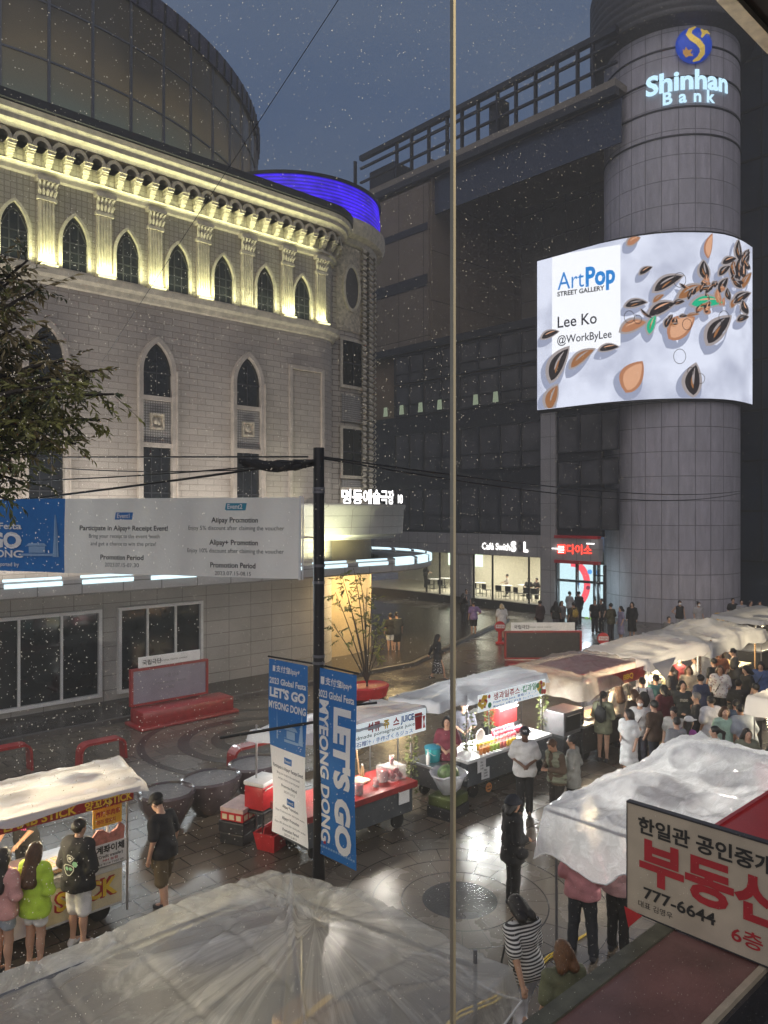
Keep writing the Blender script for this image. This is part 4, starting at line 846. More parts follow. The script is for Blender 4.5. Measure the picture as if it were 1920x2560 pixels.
for (px, py, w, m) in ((307, 1290, 46, 'blue'), (589, 1267, 50, 'teal')):
    x0, Y = ray_a(px - w / 2); x1, _ = ray_a(px + w / 2); z0, z1 = zz(py + 9, Y) - BOTZ, zz(py - 9, Y) - BOTZ
    MB().add([tuple(Vector(hbf(x0 + (x1 - x0) * i / 8 + .02 * j, z0 + (z1 - z0) * j)) + Vector((0, -.006, 0))) for j in (0, 1) for i in range(9)], [(i, i + 1, i + 10, i + 9) for i in range(8)]).build('print_box', M[m], hb)
hlet([("Event1", 307, 1295, 34, (.02, 16)), ("Event2", 589, 1272, 36, (.02, 17)), ("Global Festa", -20, 1322, 150, (.02, 22)), ("LET'S GO", -64, 1367, 232, (.05, 52)), ("MYEONG DONG", -62, 1391, 232, (.03, 24)), ("supported by", 14, 1415, 66, (.01, 14)), ("festa.or.kr", -6, 1434, 44, (0, 11))], M['inkw'])
sk = MB(); Yk = 12.7
def hp(px, py): x, Y = ray_a(px); return tuple(Vector(hbf(x, zz(py, Y) - BOTZ)) + Vector((0, -.012, 0)))
M['skyl'] = mat('print pale blue', (.28, .45, .68), .6, var=0)
for poly in ([(133, 1392), (141, 1287), (143, 1287), (143, 1392)], [(144, 1392), (145, 1290), (151, 1392)], [(64, 1365), (70, 1358), (112, 1358), (119, 1365)], [(70, 1382), (70, 1366), (114, 1366), (114, 1382)], [(50, 1390), (50, 1384), (133, 1384), (133, 1390)]): sk.add([hp(*p) for p in poly], [tuple(range(len(poly)))])
sk.build('skyline_print', M['skyl'], hb)
# two vertical banners on the pole
def vbanner(label, a, c, z1, z0, wave):
    a, c = Vector(a), Vector(c); d = (c - a).normalized(); w = (c - a).length
    o = thing('pole_banner', label, 'banner', world=Vector((a.x, a.y, z0))); o.rotation_euler = (0, 0, math.atan2(d.y, d.x)); h = z1 - z0
    def f_(x, z, off=0): t = 1 - z / h; return (x + wave[2] * t * t, wave[0] * math.sin(z * 2.2 + x * 2) * (.15 + t) + wave[1] * t * t * x - off, z - .06 * x * t * 0)
    def g_(z_0, z_1, m, nm, nx=10, nz=40):
        vs = [f_(w * i / nx, z_0 + (z_1 - z_0) * j / nz) for j in range(nz + 1) for i in range(nx + 1)]
        return MB().add(vs, [(j * (nx + 1) + i, j * (nx + 1) + i + 1, (j + 1) * (nx + 1) + i + 1, (j + 1) * (nx + 1) + i) for j in range(nz) for i in range(nx)]).build(nm, m, o, True)
    return o, f_, g_, w, h
o, f_, g_, w, h = vbanner('blue pole banner with huge white vertical lettering, nearer of the pair on the black pole', (-1.0, 11.47), (-.39, 10.86), 3.69, .93, (.03, -.04, 0))
g_(0, h, M['blue'], 'cloth'); fl = lambda x, y: f_(x, y, .008)
lettering([("支付宝", .2, h - .22, .12, 'l', .02), ("Alipay+", .5, h - .22, .12, 'l', .02, .27), ("2023 Global Festa", w / 2, h - .42, .145, 'c', .025, .78), ("LET'S GO", .42, h - .52, .46, 'l', .055, 2.12, -90), ("MYEONG DONG", .09, h - .46, .27, 'l', .035, 2.1, -90)], fl, M['inkw'], o)
MB().add([f_(x, y, .008) for x, y in ((.1, h - .23), (.18, h - .23), (.18, h - .12), (.1, h - .12))], [(0, 1, 2, 3)]).build('logo_box', M['inkw'], o)
pr_ = MB(); rr = random.Random(2)
for k in range(14): x = .08 + k * .055; pr_.add([f_(x_, y_, .008) for x_, y_ in ((x, .11), (x + .04, .11), (x + .04, .14), (x, .14))], [(0, 1, 2, 3)])
pr_.build('sponsor_print', M['skyl'], o)
MB().add([f_(x, y, .008) for x, y in ((.14, .17), (.19, .17), (.19, .22), (.14, .22))], [(0, 1, 2, 3)]).build('sponsor_mark', M['redp'], o)
o, f_, g_, w, h = vbanner('blue and white banner with event notes, farther of the pair on the black pole', (-1.81, 12.14), (-1.15, 11.53), 3.69, .98, (.05, -.1, .06))
g_(h * .5, h, M['blue'], 'blue_cloth'); g_(0, h * .5 - .001, M['bcloth'], 'white_cloth'); fl = lambda x, y: f_(x, y, .008)
lettering([("支付宝", .18, h - .17, .11, 'l', .02), ("Alipay+", .46, h - .17, .11, 'l', .02, .26), ("2023 Global Festa", w / 2, h - .37, .13, 'c', .025, .84), ("LET'S GO", w / 2, h - .57, .19, 'c', .05, .82), ("MYEONG DONG", w / 2, h - .75, .15, 'c', .03, .86)], fl, M['inkw'], o)
MB().add([f_(x, y, .008) for x, y in ((.1, h - .18), (.16, h - .18), (.16, h - .09), (.1, h - .09))], [(0, 1, 2, 3)]).build('logo_box', M['inkw'], o)
sk = MB()
for poly in ([(.2, 1.5), (.22, 1.95), (.24, 1.5)], [(.74, 1.5), (.8, 2.0), (.85, 1.5)], [(.4, 1.68), (.46, 1.74), (.66, 1.74), (.72, 1.68)], [(.46, 1.55), (.46, 1.67), (.66, 1.67), (.66, 1.55)], [(.4, 1.49), (.4, 1.53), (.74, 1.53), (.74, 1.49)]): sk.add([f_(x, y, .008) for x, y in poly], [tuple(range(len(poly)))])
sk.build('skyline_print', M['skyl'], o); y = h * .5
lettering([("Participate in Alipay+ Receipt Event!", .46, y - .32, .075, 'c', .02, .8), ("Bring your receipt to the event booth", .46, y - .41, .055, 'c', 0, .62), ("and get a chance to win the prize!", .46, y - .49, .055, 'c', 0, .58), ("Promotion Period", .46, y - .60, .065, 'c', .02, .42), ("2023.07.15-07.30", .46, y - .68, .05, 'c', 0, .3),
           ("Alipay Promotion", .46, y - .92, .065, 'c', .02, .42), ("Enjoy 5% discount after claiming the voucher", .46, y - 1.0, .045, 'c', 0, .76), ("Alipay+ Promotion", .46, y - 1.1, .065, 'c', .02, .44), ("Enjoy 10% discount after claiming the voucher", .46, y - 1.18, .045, 'c', 0, .78), ("Promotion Period", .46, y - 1.27, .06, 'c', .02, .4), ("2023.07.15-08.15", .46, y - 1.33, .045, 'c', 0, .3)], fl, M['ink'], o)
for z, t in ((y - .18, "Event1"), (y - .82, "Event2")):
    MB().add([f_(a, c, .007) for a, c in ((.37, z - .03), (.57, z - .03), (.58, z + .07), (.38, z + .07))], [(0, 1, 2, 3)]).build('print_box', M['blue'], o); lettering([(t, .475, z, .06, 'c', .02)], lambda x, y: f_(x, y, .012), M['inkw'], o)
# ================================================================== trees
def leaf_add(b_, p, d, ln, wd, rr):
    d = d.normalized(); sd = d.cross(Vector((rr.uniform(-1, 1), rr.uniform(-1, 1), rr.uniform(.2, 1)))).normalized(); up = sd.cross(d)
    b_.add([p, p + d * ln * .45 + sd * wd + up * .01, p + d * ln, p + d * ln * .45 - sd * wd + up * .01], [(0, 1, 2, 3)])
def tree(name, label, base, tips, rr, r0, leaf_n, lsz, group=None, mats=('leaf',), droop=.3, crown_from=.35, trunk_z=None):
    o = thing(name, label, 'tree', world=Vector((*base, 0)), group=group); o.rotation_euler = (0, 0, 0); B0 = Vector((*base, 0)); tr = MB(); fo = [MB() for _ in mats]
    tz = trunk_z or 1.0; top = Vector((0, 0, tz)); tr.tube([(0, 0, 0), (.02, .01, tz * .5), tuple(top)], [r0, r0 * .8, r0 * .62], 8)
    for t in tips:
        t = Vector(t) - B0; mid = top.lerp(t, .5) + Vector((rr.uniform(-.1, .1), rr.uniform(-.1, .1), .12 * (t - top).length)); pts = []
        for k in range(9): q = k / 8; pts.append(top * (1 - q) ** 2 + mid * 2 * q * (1 - q) + t * q * q)
        tr.tube(pts, [r0 * .5 * (1 - q / 9) + .004 for q in range(9)], 5)
        for k in range(leaf_n):
            q = crown_from + (1 - crown_from) * rr.random() ** .8; p = top * (1 - q) ** 2 + mid * 2 * q * (1 - q) + t * q * q
            dd = Vector((rr.gauss(0, 1), rr.gauss(0, 1), rr.gauss(0, .45))).normalized(); ln = (.1 + .42 * rr.random()) * min(1, (t - top).length / 2)
            e = p + dd * ln - Vector((0, 0, droop * ln * rr.random())); 
            if rr.random() < .25: tr.tube([p, e], [.005, .002], 3)
            fb = fo[int(rr.random() * len(mats)) if rr.random() < .35 else int(min(.999, max(0, (t.z - top.z + 1.5) / 3.2)) * len(mats))]
            for j in range(7):
                a = p.lerp(e, .3 + .7 * j / 6); leaf_add(fb, a, (e - p).normalized() + Vector((rr.uniform(-.9, .9), rr.uniform(-.9, .9), rr.uniform(-.7, .15))), lsz * rr.uniform(.7, 1.25), lsz * .17, rr)
    tr.build('trunk', M['bark'], o)
    c = fo[0].build('crown', M[mats[0]], o)
    for q, m in zip(fo[1:], mats[1:]):
        if q.f: q.build('crown', M[m], o)
    return o
rr = random.Random(4); M['leafr'] = mat('rusty leaf', (.24, .19, .08), .5, var=.4, vs=3); M['leafo'] = mat('olive leaf', (.26, .26, .07), .5, var=.4, vs=3)
tips = [wp(*p) for p in ((45, 690, 9.6), (15, 640, 9.3), (70, 650, 9.5), (40, 820, 8.8), (75, 960, 9.1), (20, 1150, 8.9), (120, 1010, 9.6), (10, 980, 9.5), (100, 720, 9.2), (20, 770, 9.0), (120, 840, 9.4), (160, 900, 9.0), (245, 925, 9.6), (285, 985, 9.2), (190, 960, 8.7), (250, 1050, 9.5), (150, 1060, 8.8), (190, 1110, 9.3), (60, 1000, 9.8), (90, 1140, 9.2), (40, 1200, 9.4), (100, 1060, 9.9), (20, 1250, 9.1), (-40, 860, 9.0), (-60, 1100, 9.4), (30, 900, 9.6))]
tree('street_tree', 'leafy street tree reaching in beside the theatre front, leaves green to rusty', (-6.4, 9.2), tips, rr, .16, 75, .12, mats=('leafd', 'leaf', 'leafo', 'leafr'), crown_from=.3, trunk_z=6.6)
bx, by = -.55, 24.8; tips = [wp(px, py, 24.8 + k * .2 - .6) for k, (px, py) in enumerate(((838, 1480), (855, 1440), (884, 1420), (918, 1470), (930, 1500), (945, 1560), (968, 1600), (870, 1500), (900, 1440), (830, 1560), (960, 1540)))]
tree('young_tree', 'thin multi-stemmed young tree with sparse leaves behind the blue banner', (bx, by), tips, random.Random(8), .05, 11, .15, mats=('leaf', 'leafo'), crown_from=.45, trunk_z=.5)
pp = thing('red_planter', 'low red rounded planter at the foot of the thin young tree', 'planter', *SN(bx, by - .1)); MB().lathe([(.35, 0), (.55, .1), (.62, .42), (.56, .46), (.5, .4), (0, .38)], 24, sx=1.3).build('pot', M['redp'], pp, 'auto')
# ================================================================== red benches, arches, planters, no-parking stands
def bench(label, s, n, L_=2.5, panel='lav', rot=0, txt="국립극단"):
    o = thing('red_bench', label, 'bench', s, n, 0, rot, group='red benches with sign boards')
    MB().rbox(0, L_ + .45, 0, .8, .06, .48, .05).build('seat', M['red'], o, 'auto'); MB().rbox(-.12, L_ + .55, -.14, .9, 0, .09, .03).build('foot_plate', M['red'], o, 'auto')
    MB().ring([(0, .5), (L_, .5), (L_, 1.55), (0, 1.55)], [(.07, .56), (L_ - .07, .56), (L_ - .07, 1.49), (.07, 1.49)], .14, T=Matrix.Translation((0, .72, 0))).build('frame', M['red'], o)
    MB().box(.07, L_ - .07, .76, .82, .56, 1.49).build('board', M[panel], o)
    st = MB().box(.25, L_ - .25, .77, .81, 1.56, 1.86).build('name_strip', M['white'], o)
    lettering([(txt, .36, 1.64, .16, 'l', .02), ("NATIONAL THEATER COMPANY", .9, 1.67, .06, 'l', 0)], lambda x, y: (x, .765, y), M['ink'], st)
    return o
M['lav'] = mat('lavender grey board', (.26, .24, .30), .35, var=.15, vs=2)
b1 = bench('red bench with a lavender board back and white name strip before the theatre windows', 9.55, 19.95, 2.45)
lettering([("공연 안내", 1.25, 1.2, .12, 'c', 0), ("MYEONGDONG THEATER", 1.25, 1.02, .08, 'c', 0), ("2023", 1.25, .86, .1, 'c', 0)], lambda x, y: (x, .755, y), M['grey'], b1)
bench('red bench with dark board back on the open plaza beyond the fruit stall', 22.4, 17.4, 2.9, 'dark', -42)
def arch_(label, s, n, L_, h, rot=0):
    o = thing('red_arch_rail', label, 'rail', s, n, 0, rot, group='red bent steel rails'); r_ = .18; pts = [(0, 0), (.02, h - r_)] + [(.02 + r_ - r_ * math.cos(R(a)), h - r_ + r_ * math.sin(R(a))) for a in (20, 45, 70, 90)] + [(L_ - .02 - r_ + r_ * math.sin(R(a)), h - r_ + r_ * math.cos(R(a))) for a in (0, 20, 45, 70)] + [(L_ - .02, h - r_), (L_, 0)]
    b_ = MB(); k = len(pts); vs = []; w = .32
    for i, (x, z) in enumerate(pts):
        a = pts[max(0, i - 1)]; c2 = pts[min(k - 1, i + 1)]; dx, dz = c2[0] - a[0], c2[1] - a[1]; l = math.hypot(dx, dz); nx_, nz_ = -dz / l * .03, dx / l * .03
        vs += [(x + nx_, 0, z + nz_), (x + nx_, w, z + nz_), (x - nx_, w, z - nz_), (x - nx_, 0, z - nz_)]
    b_.add(vs, [(4 * i + j, 4 * i + 4 + j, 4 * i + 4 + (j + 1) % 4, 4 * i + (j + 1) % 4) for i in range(k - 1) for j in range(4)]); b_.build('bent_bar', M['red'], o); return o
arch_('red bent steel rail behind the blue and white pole banner', 9.35, 14.95, 3.0, .62); arch_('long red bent steel rail at the far left before the theatre', 2.6, 18.6, 3.6, .62); arch_('short red bent rail half hidden behind the lamb stall roof', 7.1, 18.0, 1.1, .5)
def bowl(label, s, n, sx, rot=0):
    o = thing('bowl_planter', label, 'planter', s, n, 0, rot, group='dark glossy bowl planters')
    MB().lathe([(.2, 0), (.26, .05), (.5, .5), (.52, .68), (.49, .72), (.44, .70)], 32, sx=sx).build('bowl', M['lacq'], o, 'auto'); MB().lathe([(0, .70), (.2, .715), (.45, .69)], 24, sx=sx).build('plastic_cover', M['vinylt'], o, True); return o
M['lacq'] = mat('brown lacquer', (.075, .058, .066), .18, var=.35, vs=3, coat=.6); M['vinylt'] = sheet_mat('thin wet vinyl', (.5, .5, .52), .35, .15, 14, .9)
bowl('dark glossy bowl planter standing beside the man in the black cap', 6.95, 13.5, 1.05); bowl('dark glossy bowl planter with crinkled plastic top, in the middle of the row', 7.95, 13.6, 1.25); bowl('dark glossy bowl planter partly behind the red cool box', 9.1, 13.75, 1.2)
def stand(label, px, Y):
    s, n = at_y(px, Y); o = thing('no_parking_stand', label, 'stand', s, n, 0, 47 - 43 - 47, group='red no-parking stands'); o.rotation_euler = (0, 0, 0)
    MB().lathe([(.2, 0), (.22, .06), (.1, .12), (.09, .6)], 16).build('foot', M['redp'], o, 'auto'); d_ = MB().lathe([(0, -.04), (.22, -.04), (.25, 0), (.22, .04), (0, .04)], 24); d_.v = [(x, z, y + .78) for x, y, z in d_.v]; dd = d_.build('disc', M['redp'], o)
    MB().box(-.2, .2, -.055, -.05, .72, .88).build('label_plate', M['white'], dd); lettering([("주차금지", 0, .755, .11, 'c', .02, .34)], lambda x, y: (x, -.06, y), M['inkr'], dd)
stand('red round no-parking stand nearest the cafe, left of the dark bench', 1250, 35); stand('red round no-parking stand in front of the shop queue', 1383, 32.4); stand('red round no-parking stand behind the white-roofed stall', 1508, 31.7)
# yellow A-frame board by the tower and hose on the ground
s, n = at_y(1798, 37); o = thing('a_frame_board', 'yellow folding A-frame board at the foot of the round tower', 'board', s, n, 0, -43)
for sg_ in (-1, 1): MB().add([(-.28, sg_ * .26, 0), (.28, sg_ * .26, 0), (.2, sg_ * .02, 1.15), (-.2, sg_ * .02, 1.15), (-.28, sg_ * .28, 0), (.28, sg_ * .28, 0), (.2, sg_ * .04, 1.15), (-.2, sg_ * .04, 1.15)], [(0, 1, 2, 3), (4, 7, 6, 5), (0, 4, 5, 1), (3, 2, 6, 7), (1, 5, 6, 2), (0, 3, 7, 4)]).build('leaf_panel', M['yellow'], o)
for k, dz in enumerate((0, .09)):
    pts = [(*at_z(px, py), .02) for px, py in ((1080, 2600), (1150, 2545 - k * 12), (1235, 2510 - k * 12), (1330, 2440 - k * 10), (1372, 2400 - k * 8), (1480, 2330))]
    o = MB().tube(pts, .012, 6).build('yellow_hose', M['inky']); o.rotation_euler = (0, 0, ROT); tag(o, 'thin yellow hose lying on the wet paving beside the striped shirt', 'hose', 'yellow hoses')
# ================================================================== market stalls
from mathutils import noise as mnoise
M['tarp'] = sheet_mat('wet white tarpaulin', (.70, .70, .74), .0, .22, 7, .3, stretch=(.5, 2, 1), transl=.4)
M['tarpg'] = sheet_mat('wet grey tarpaulin', (.48, .49, .52), .0, .2, 7, .3, stretch=(.5, 2, 1), transl=.3)
M['vinyl'] = sheet_mat('clear wet vinyl', (.62, .62, .63), .62, .1, 3.2, 1.0, stretch=(1, 2.5, 2), transl=.25)
M['vinylm'] = sheet_mat('milky wet vinyl', (.90, .92, .95), .26, .1, 4.2, 1.0, stretch=(.6, 2.2, 2), transl=.4, lit_fold=.4)
M['vinylw'] = sheet_mat('amber lit vinyl', (.6, .55, .5), .4, .15, 4, .8, transl=.4)
M['cartg'] = mat('grey painted cart', (.075, .085, .095), .35, var=.2, vs=3); M['cartd'] = mat('dark cart', (.03, .03, .033), .4, var=.2)
M['food'] = mat('grilled food', (.36, .17, .06), .4, var=.5, vs=22); M['foodl'] = mat('fried food', (.55, .32, .12), .4, var=.4, vs=25)
M['acr'] = mat('clear acrylic', (.8, .8, .8), .05, alpha=.25, var=0)
def radial_vinyl(cx, cy):
    m = sheet_mat('clear wet vinyl drawn to a point', (.84, .83, .78), .52, .1, 2.4, .8, transl=.35, lit_fold=.5); nt = m.node_tree; N, L = nt.nodes, nt.links
    no = [q for q in N if q.type == 'TEX_NOISE'][0]; t = [q for q in N if q.type == 'TEX_COORD'][0]
    mp = N.new('ShaderNodeMapping'); mp.inputs['Location'].default_value = (-cx, -cy, 0); L.new(t.outputs['Object'], mp.inputs[0]); sp = N.new('ShaderNodeSeparateXYZ'); L.new(mp.outputs[0], sp.inputs[0])
    at = N.new('ShaderNodeMath'); at.operation = 'ARCTAN2'; L.new(sp.outputs[1], at.inputs[0]); L.new(sp.outputs[0], at.inputs[1])
    ln = N.new('ShaderNodeVectorMath'); ln.operation = 'LENGTH'; L.new(mp.outputs[0], ln.inputs[0])
    a2 = N.new('ShaderNodeMath'); a2.operation = 'MULTIPLY'; a2.inputs[1].default_value = 1.25; L.new(at.outputs[0], a2.inputs[0]); l2 = N.new('ShaderNodeMath'); l2.operation = 'MULTIPLY'; l2.inputs[1].default_value = .95; L.new(ln.outputs['Value'], l2.inputs[0])
    cb = N.new('ShaderNodeCombineXYZ'); L.new(a2.outputs[0], cb.inputs[0]); L.new(l2.outputs[0], cb.inputs[1]); L.new(cb.outputs[0], no.inputs['Vector']); no.inputs['Distortion'].default_value = 1.1; no.inputs['Roughness'].default_value = .66
    return m
M['vinylr'] = radial_vinyl(4.22, 5.43)
def roof_sheet(root, name, m, c00, c10, c11, c01, nx=46, ny=26, peaks=(), wr=.03, seed=0, ov=.035, drop=.12, creases=(), spokes=None, jag=.05, skirts=None, hem=False):
    c = [Vector(q) for q in (c00, c10, c11, c01)]; vs = []; fs = []
    for j in range(ny + 1):
        for i in range(nx + 1):
            a = -ov + (1 + 2 * ov) * i / nx; b = -ov + (1 + 2 * ov) * j / ny; ac, bc = min(1, max(0, a)), min(1, max(0, b)); da, db = abs(a - ac) / ov, abs(b - bc) / ov
            p = (c[0] * (1 - ac) + c[1] * ac) * (1 - bc) + (c[3] * (1 - ac) + c[2] * ac) * bc
            p += (c[1] - c[0]) * (a - ac) * .55 + (c[3] - c[0]) * (b - bc) * .55
            q = Vector((p.x * 1.3, p.y * 1.3, seed * 7.7)); n1 = mnoise.noise(q); n2 = mnoise.noise(q * 2.7 + Vector((3, 1, 2))); n3 = mnoise.noise(q * 6.1)
            rg_ = (1 - abs(mnoise.noise(Vector((p.x * .9 + p.y * .5, p.y * 1.6 - p.x * .3, seed * 3.1))))) ** 7; z = (n1 * .9 + rg_ * 2.2 + (1 - abs(n2)) ** 5 * .8 + n3 * .12) * wr * .45; gx, gy = (p.x * 1.6 + .13) % 1, (p.y * 1.6 + .4) % 1; z -= .02 * (max(0, 1 - min(gx, 1 - gx) * 12) + max(0, 1 - min(gy, 1 - gy) * 12)); k = (1 - da) * (1 - db)
            for (pa, pb, h, w) in peaks:
                r = math.hypot((a - pa) * (c[1] - c[0]).length, (b - pb) * (c[3] - c[0]).length) / w; z += h * max(0, 1 - r) ** 1.25 if r < 1 else 0
            if spokes:
                (pa, pb, ns, amp) = spokes; dx, dy = (a - pa) * (c[1] - c[0]).length, (b - pb) * (c[3] - c[0]).length; th_ = math.atan2(dy, dx); r = math.hypot(dx, dy)
                ph = mnoise.noise(Vector((math.cos(th_) * 2.2, math.sin(th_) * 2.2, seed))) * 9; z += amp * (abs(math.sin(th_ * ns / 2 + ph)) ** .6 - .5) * min(1, r / .8) * max(.25, 1 - r / 4)
            for (a0, b0, a1, b1, cw, ch) in creases:
                lx, ly = (c[1] - c[0]).length, (c[3] - c[0]).length; vx, vy = (a1 - a0) * lx, (b1 - b0) * ly; wx, wy = (a - a0) * lx, (b - b0) * ly; t = max(0, min(1, (wx * vx + wy * vy) / (vx * vx + vy * vy))); dd_ = math.hypot(wx - t * vx, wy - t * vy) + .04 * mnoise.noise(Vector((t * 6, a0 + b1 * 3, 2))); z += ch * 1.4 * math.exp(-(dd_ / (cw * .62)) ** 2) * (1 - .6 * t)
            jg = jag * mnoise.noise(Vector((p.x * 2, p.y * 2, 9 + seed)))
            dd = max(da, db); sk = drop
            if skirts: sk = max(skirts[0] * (a < 0) * da, skirts[1] * (b < 0) * db, skirts[2] * (a > 1) * da, skirts[3] * (b > 1) * db) / max(dd, 1e-6) if dd > 0 else 0
            vs.append((p.x + jg * dd, p.y + jg * dd, p.z + z * (.4 + .6 * k) - sk * dd ** 1.3 + jg * dd * 1.5))
    for j in range(ny):
        for i in range(nx): fs.append((j * (nx + 1) + i, j * (nx + 1) + i + 1, (j + 1) * (nx + 1) + i + 1, (j + 1) * (nx + 1) + i))
    o = part(root, MB().add(vs, fs), name, m, True)
    if hem:
        R_ = nx + 1; bd_ = [j * R_ for j in range(ny + 1)][::-1] + [i for i in range(R_)] + [j * R_ + nx for j in range(ny + 1)]; part(root, MB().tube([vs[k] for k in bd_[::2]], .011, 6), 'hem', 'clay')
    return o
def posts(st, pts, h, m='steel', r=.018):
    for (s, n) in pts: part(st, MB().tube([(s, n, .1), (s, n, h)], r, 8), 'post', m)
def cart(st, s0, s1, n0, n1, z0, z1, mb, mt, ov=.05, th_=.07):
    part(st, MB().rbox(s0, s1, n0, n1, z0, z1 - th_, .015), 'cart_body', mb); part(st, MB().rbox(s0 - ov, s1 + ov, n0 - ov, n1 + ov, z1 - th_ + .003, z1, .012), 'counter_top', mt)
    for s in (s0 + .3, s1 - .3):
        for n in (n0 + .12, n1 - .12): part(st, MB().lathe([(.02, -.03), (.13, -.03), (.15, 0), (.13, .03), (.02, .03)], 14, z0=0) if 0 else MB().tube([(s, n - .03, .15), (s, n + .03, .15)], .15, 14), 'wheel', 'rubber', 'auto'); part(st, MB().tube([(s, n, .15), (s, n, z0)], .03, 6), 'leg', 'grey')
def bulbs(st, pts, p=14, col=(1, .82, .52)):
    s0, n0 = BASE[st.name]
    for (s, n, z) in pts:
        part(st, MB().ball((s, n, z), .045, n=8), 'bulb', 'warm', True); part(st, MB().tube([(s, n, z + .04), (s, n, z + .18)], .012, 6), 'lamp_cord', 'black'); part(st, MB().lathe([(.03, z + .07), (.11, z + .0), (.115, z - .01), (.1, z - .0), (.02, z + .06)], 14, c=(s, n)), 'lamp_shade', 'dark' if st.name == 'covered_stall' else 'white')
        lamp('bulb_light', 'POINT', p, col, (s - s0, n - n0, z - .13), None, st, .06)
def item(name, label, cat, s, n, z, rot=0, group=None): return thing(name, label, cat, s, n, z, rot, group)
def cool_box(label, s, n, z, w, d, h, mb, ml, rot=0):
    o = item('cool_box', label, 'cool box', s, n, z, rot); MB().rbox(-w / 2, w / 2, -d / 2, d / 2, 0, h, .03).build('body', M[mb], o, 'auto'); MB().rbox(-w / 2 - .015, w / 2 + .015, -d / 2 - .015, d / 2 + .015, h + .002, h + .09, .03).build('lid', M[ml], o, 'auto')
    MB().tube([(-w / 2 + .05, -d / 2 - .02, h - .05), (-w / 2 + .05, -d / 2 - .05, h - .02), (w / 2 - .05, -d / 2 - .05, h - .02), (w / 2 - .05, -d / 2 - .02, h - .05)], .012, 6).build('handle', M['white'], o); return o
def copy_thing(o, s, n, z, rot=0, label=None, mt=None):
    r = o.copy(); COL.objects.link(r); r.location = W(s, n, z); r.rotation_euler = (0, 0, ROT + R(rot))
    if label: r['label'] = label
    for ch in list(o.children):
        c = ch.copy(); COL.objects.link(c); c.parent = r
        if mt and ch.name.startswith('juice'): c.data = mt
    return r
def tray(label, s, n, z, w, d, kind, rot=0, k=16, seed=1, m='food'):
    o = item('food_tray', label, 'food tray', s, n, z, rot); MB().ring([(-w / 2, 0), (w / 2, 0), (w / 2, .05), (-w / 2, .05)], [(-w / 2 + .01, .01), (w / 2 - .01, .01), (w / 2 - .01, .06), (-w / 2 + .01, .06)], d, T=Matrix.Translation((0, -d / 2, 0))).box(-w / 2, w / 2, -d / 2, d / 2, -.002, .008).build('tray', M['steel'], o)
    b_ = MB(); rr = random.Random(seed)
    if kind == 'skewer':
        for i in range(k):
            x = -w / 2 + .04 + (w - .08) * i / (k - 1); a = rr.uniform(-.03, .03); b_.tube([(x, -d / 2 - .1, .045), (x + a, d / 2, .05)], .006, 5, 'plank'); 
            for q in range(5): y = -d / 2 + .1 + q * (d - .16) / 5; b_.ball((x + a * .5, y, .05), (.02, .035, .018), m, 6)
    else:
        for i in range(k): b_.ball((rr.uniform(-w / 2 + .05, w / 2 - .05), rr.uniform(-d / 2 + .05, d / 2 - .05), .03 + rr.uniform(0, .04)), (rr.uniform(.03, .05), rr.uniform(.025, .05), rr.uniform(.02, .04)), m, 6)
    f = b_.build('food', None, o, True); f['kind'] = 'stuff'; return o
def board(st, s0, s1, n, z0, z1, m, nm='sign_board', dep=.02):
    return part(st, MB().box(s0, s1, n, n + dep, z0, z1), nm, m)
def slet(st, bo, rows, m, n, s0, z0):
    """lettering on a stall board: coordinates from the board's lower left corner"""
    b0, n0 = BASE[st.name]; return lettering(rows, lambda x, y: (s0 + x, n - .006, z0 + y), M[m], bo)
def garland(label, s, n, z0, z1, seed):
    o = item('ivy_garland', label, 'garland', s, n, z0, 0, 'ivy garlands on the juice stalls'); b_ = MB(); rr = random.Random(seed)
    for i in range(210):
        t = rr.random(); a = rr.uniform(0, 6.28); r = rr.uniform(.02, .1); p = Vector((r * math.cos(a), r * math.sin(a), t * (z1 - z0))); leaf_add(b_, p, Vector((math.cos(a), math.sin(a), rr.uniform(-.8, .4))), rr.uniform(.05, .1), .025, rr)
    b_.build('leaves', M['leaf'], o); MB().tube([(.02 * math.sin(k), .02 * math.cos(k), (z1 - z0) * k / 12) for k in range(13)], .008, 5).build('stem', M['bark'], o); return o
# ---- lamb stick stall (left)
A_ = big('food_stall', 'lamb skewer stall with white wet roof sheet and red and yellow lettered boards', 'food stall', 5, 11.3)
cart(A_, .8, 4.95, 11.0, 11.9, .2, .9, 'white', 'steel'); posts(A_, [(5.0, 10.95), (5.05, 12.3), (2.4, 12.4)], 1.98)
roof_sheet(A_, 'roof_sheet', 'tarp', (.3, 10.72, 1.98), (5.12, 10.68, 2.02), (5.42, 12.2, 1.97), (.3, 12.7, 1.95), 60, 30, peaks=((.75, .45, .05, 1.4), (.3, .5, .05, 1.6)), wr=.045, seed=1, drop=.1)
v = board(A_, .5, 5.0, 10.74, 1.79, 1.95, 'red', 'valance'); slet(A_, v, [("LAMB STICK", 2.55, .03, .15, 'l', .03, 1.0), ("양꼬치", 3.75, .03, .14, 'l', .03), ("LAMB STICK", 4.2, .03, .15, 'l', .03, .78)], 'inky', 10.74, .5 - .0, 1.79) if 0 else slet(A_, v, [("LAMB STICK", 2.72, .025, .15, 'l', .03, .95), ("양꼬치", 3.78, .02, .14, 'l', .03), ("STICK", 4.12, .025, .15, 'l', .03, .36)], 'inky', 10.74, .5, 1.79)
y_ = board(A_, 4.5, 4.93, 10.98, 1.42, 1.80, 'yellow'); slet(A_, y_, [("MARA LAMBSTICK", .215, .27, .075, 'c', .03, .36), ("麻辣羊肉串", .215, .15, .095, 'c', .02, .36), ("마라 양꼬치", .19, .045, .075, 'c', .02, .28)], 'inkr', 10.98, 4.5, 1.42)
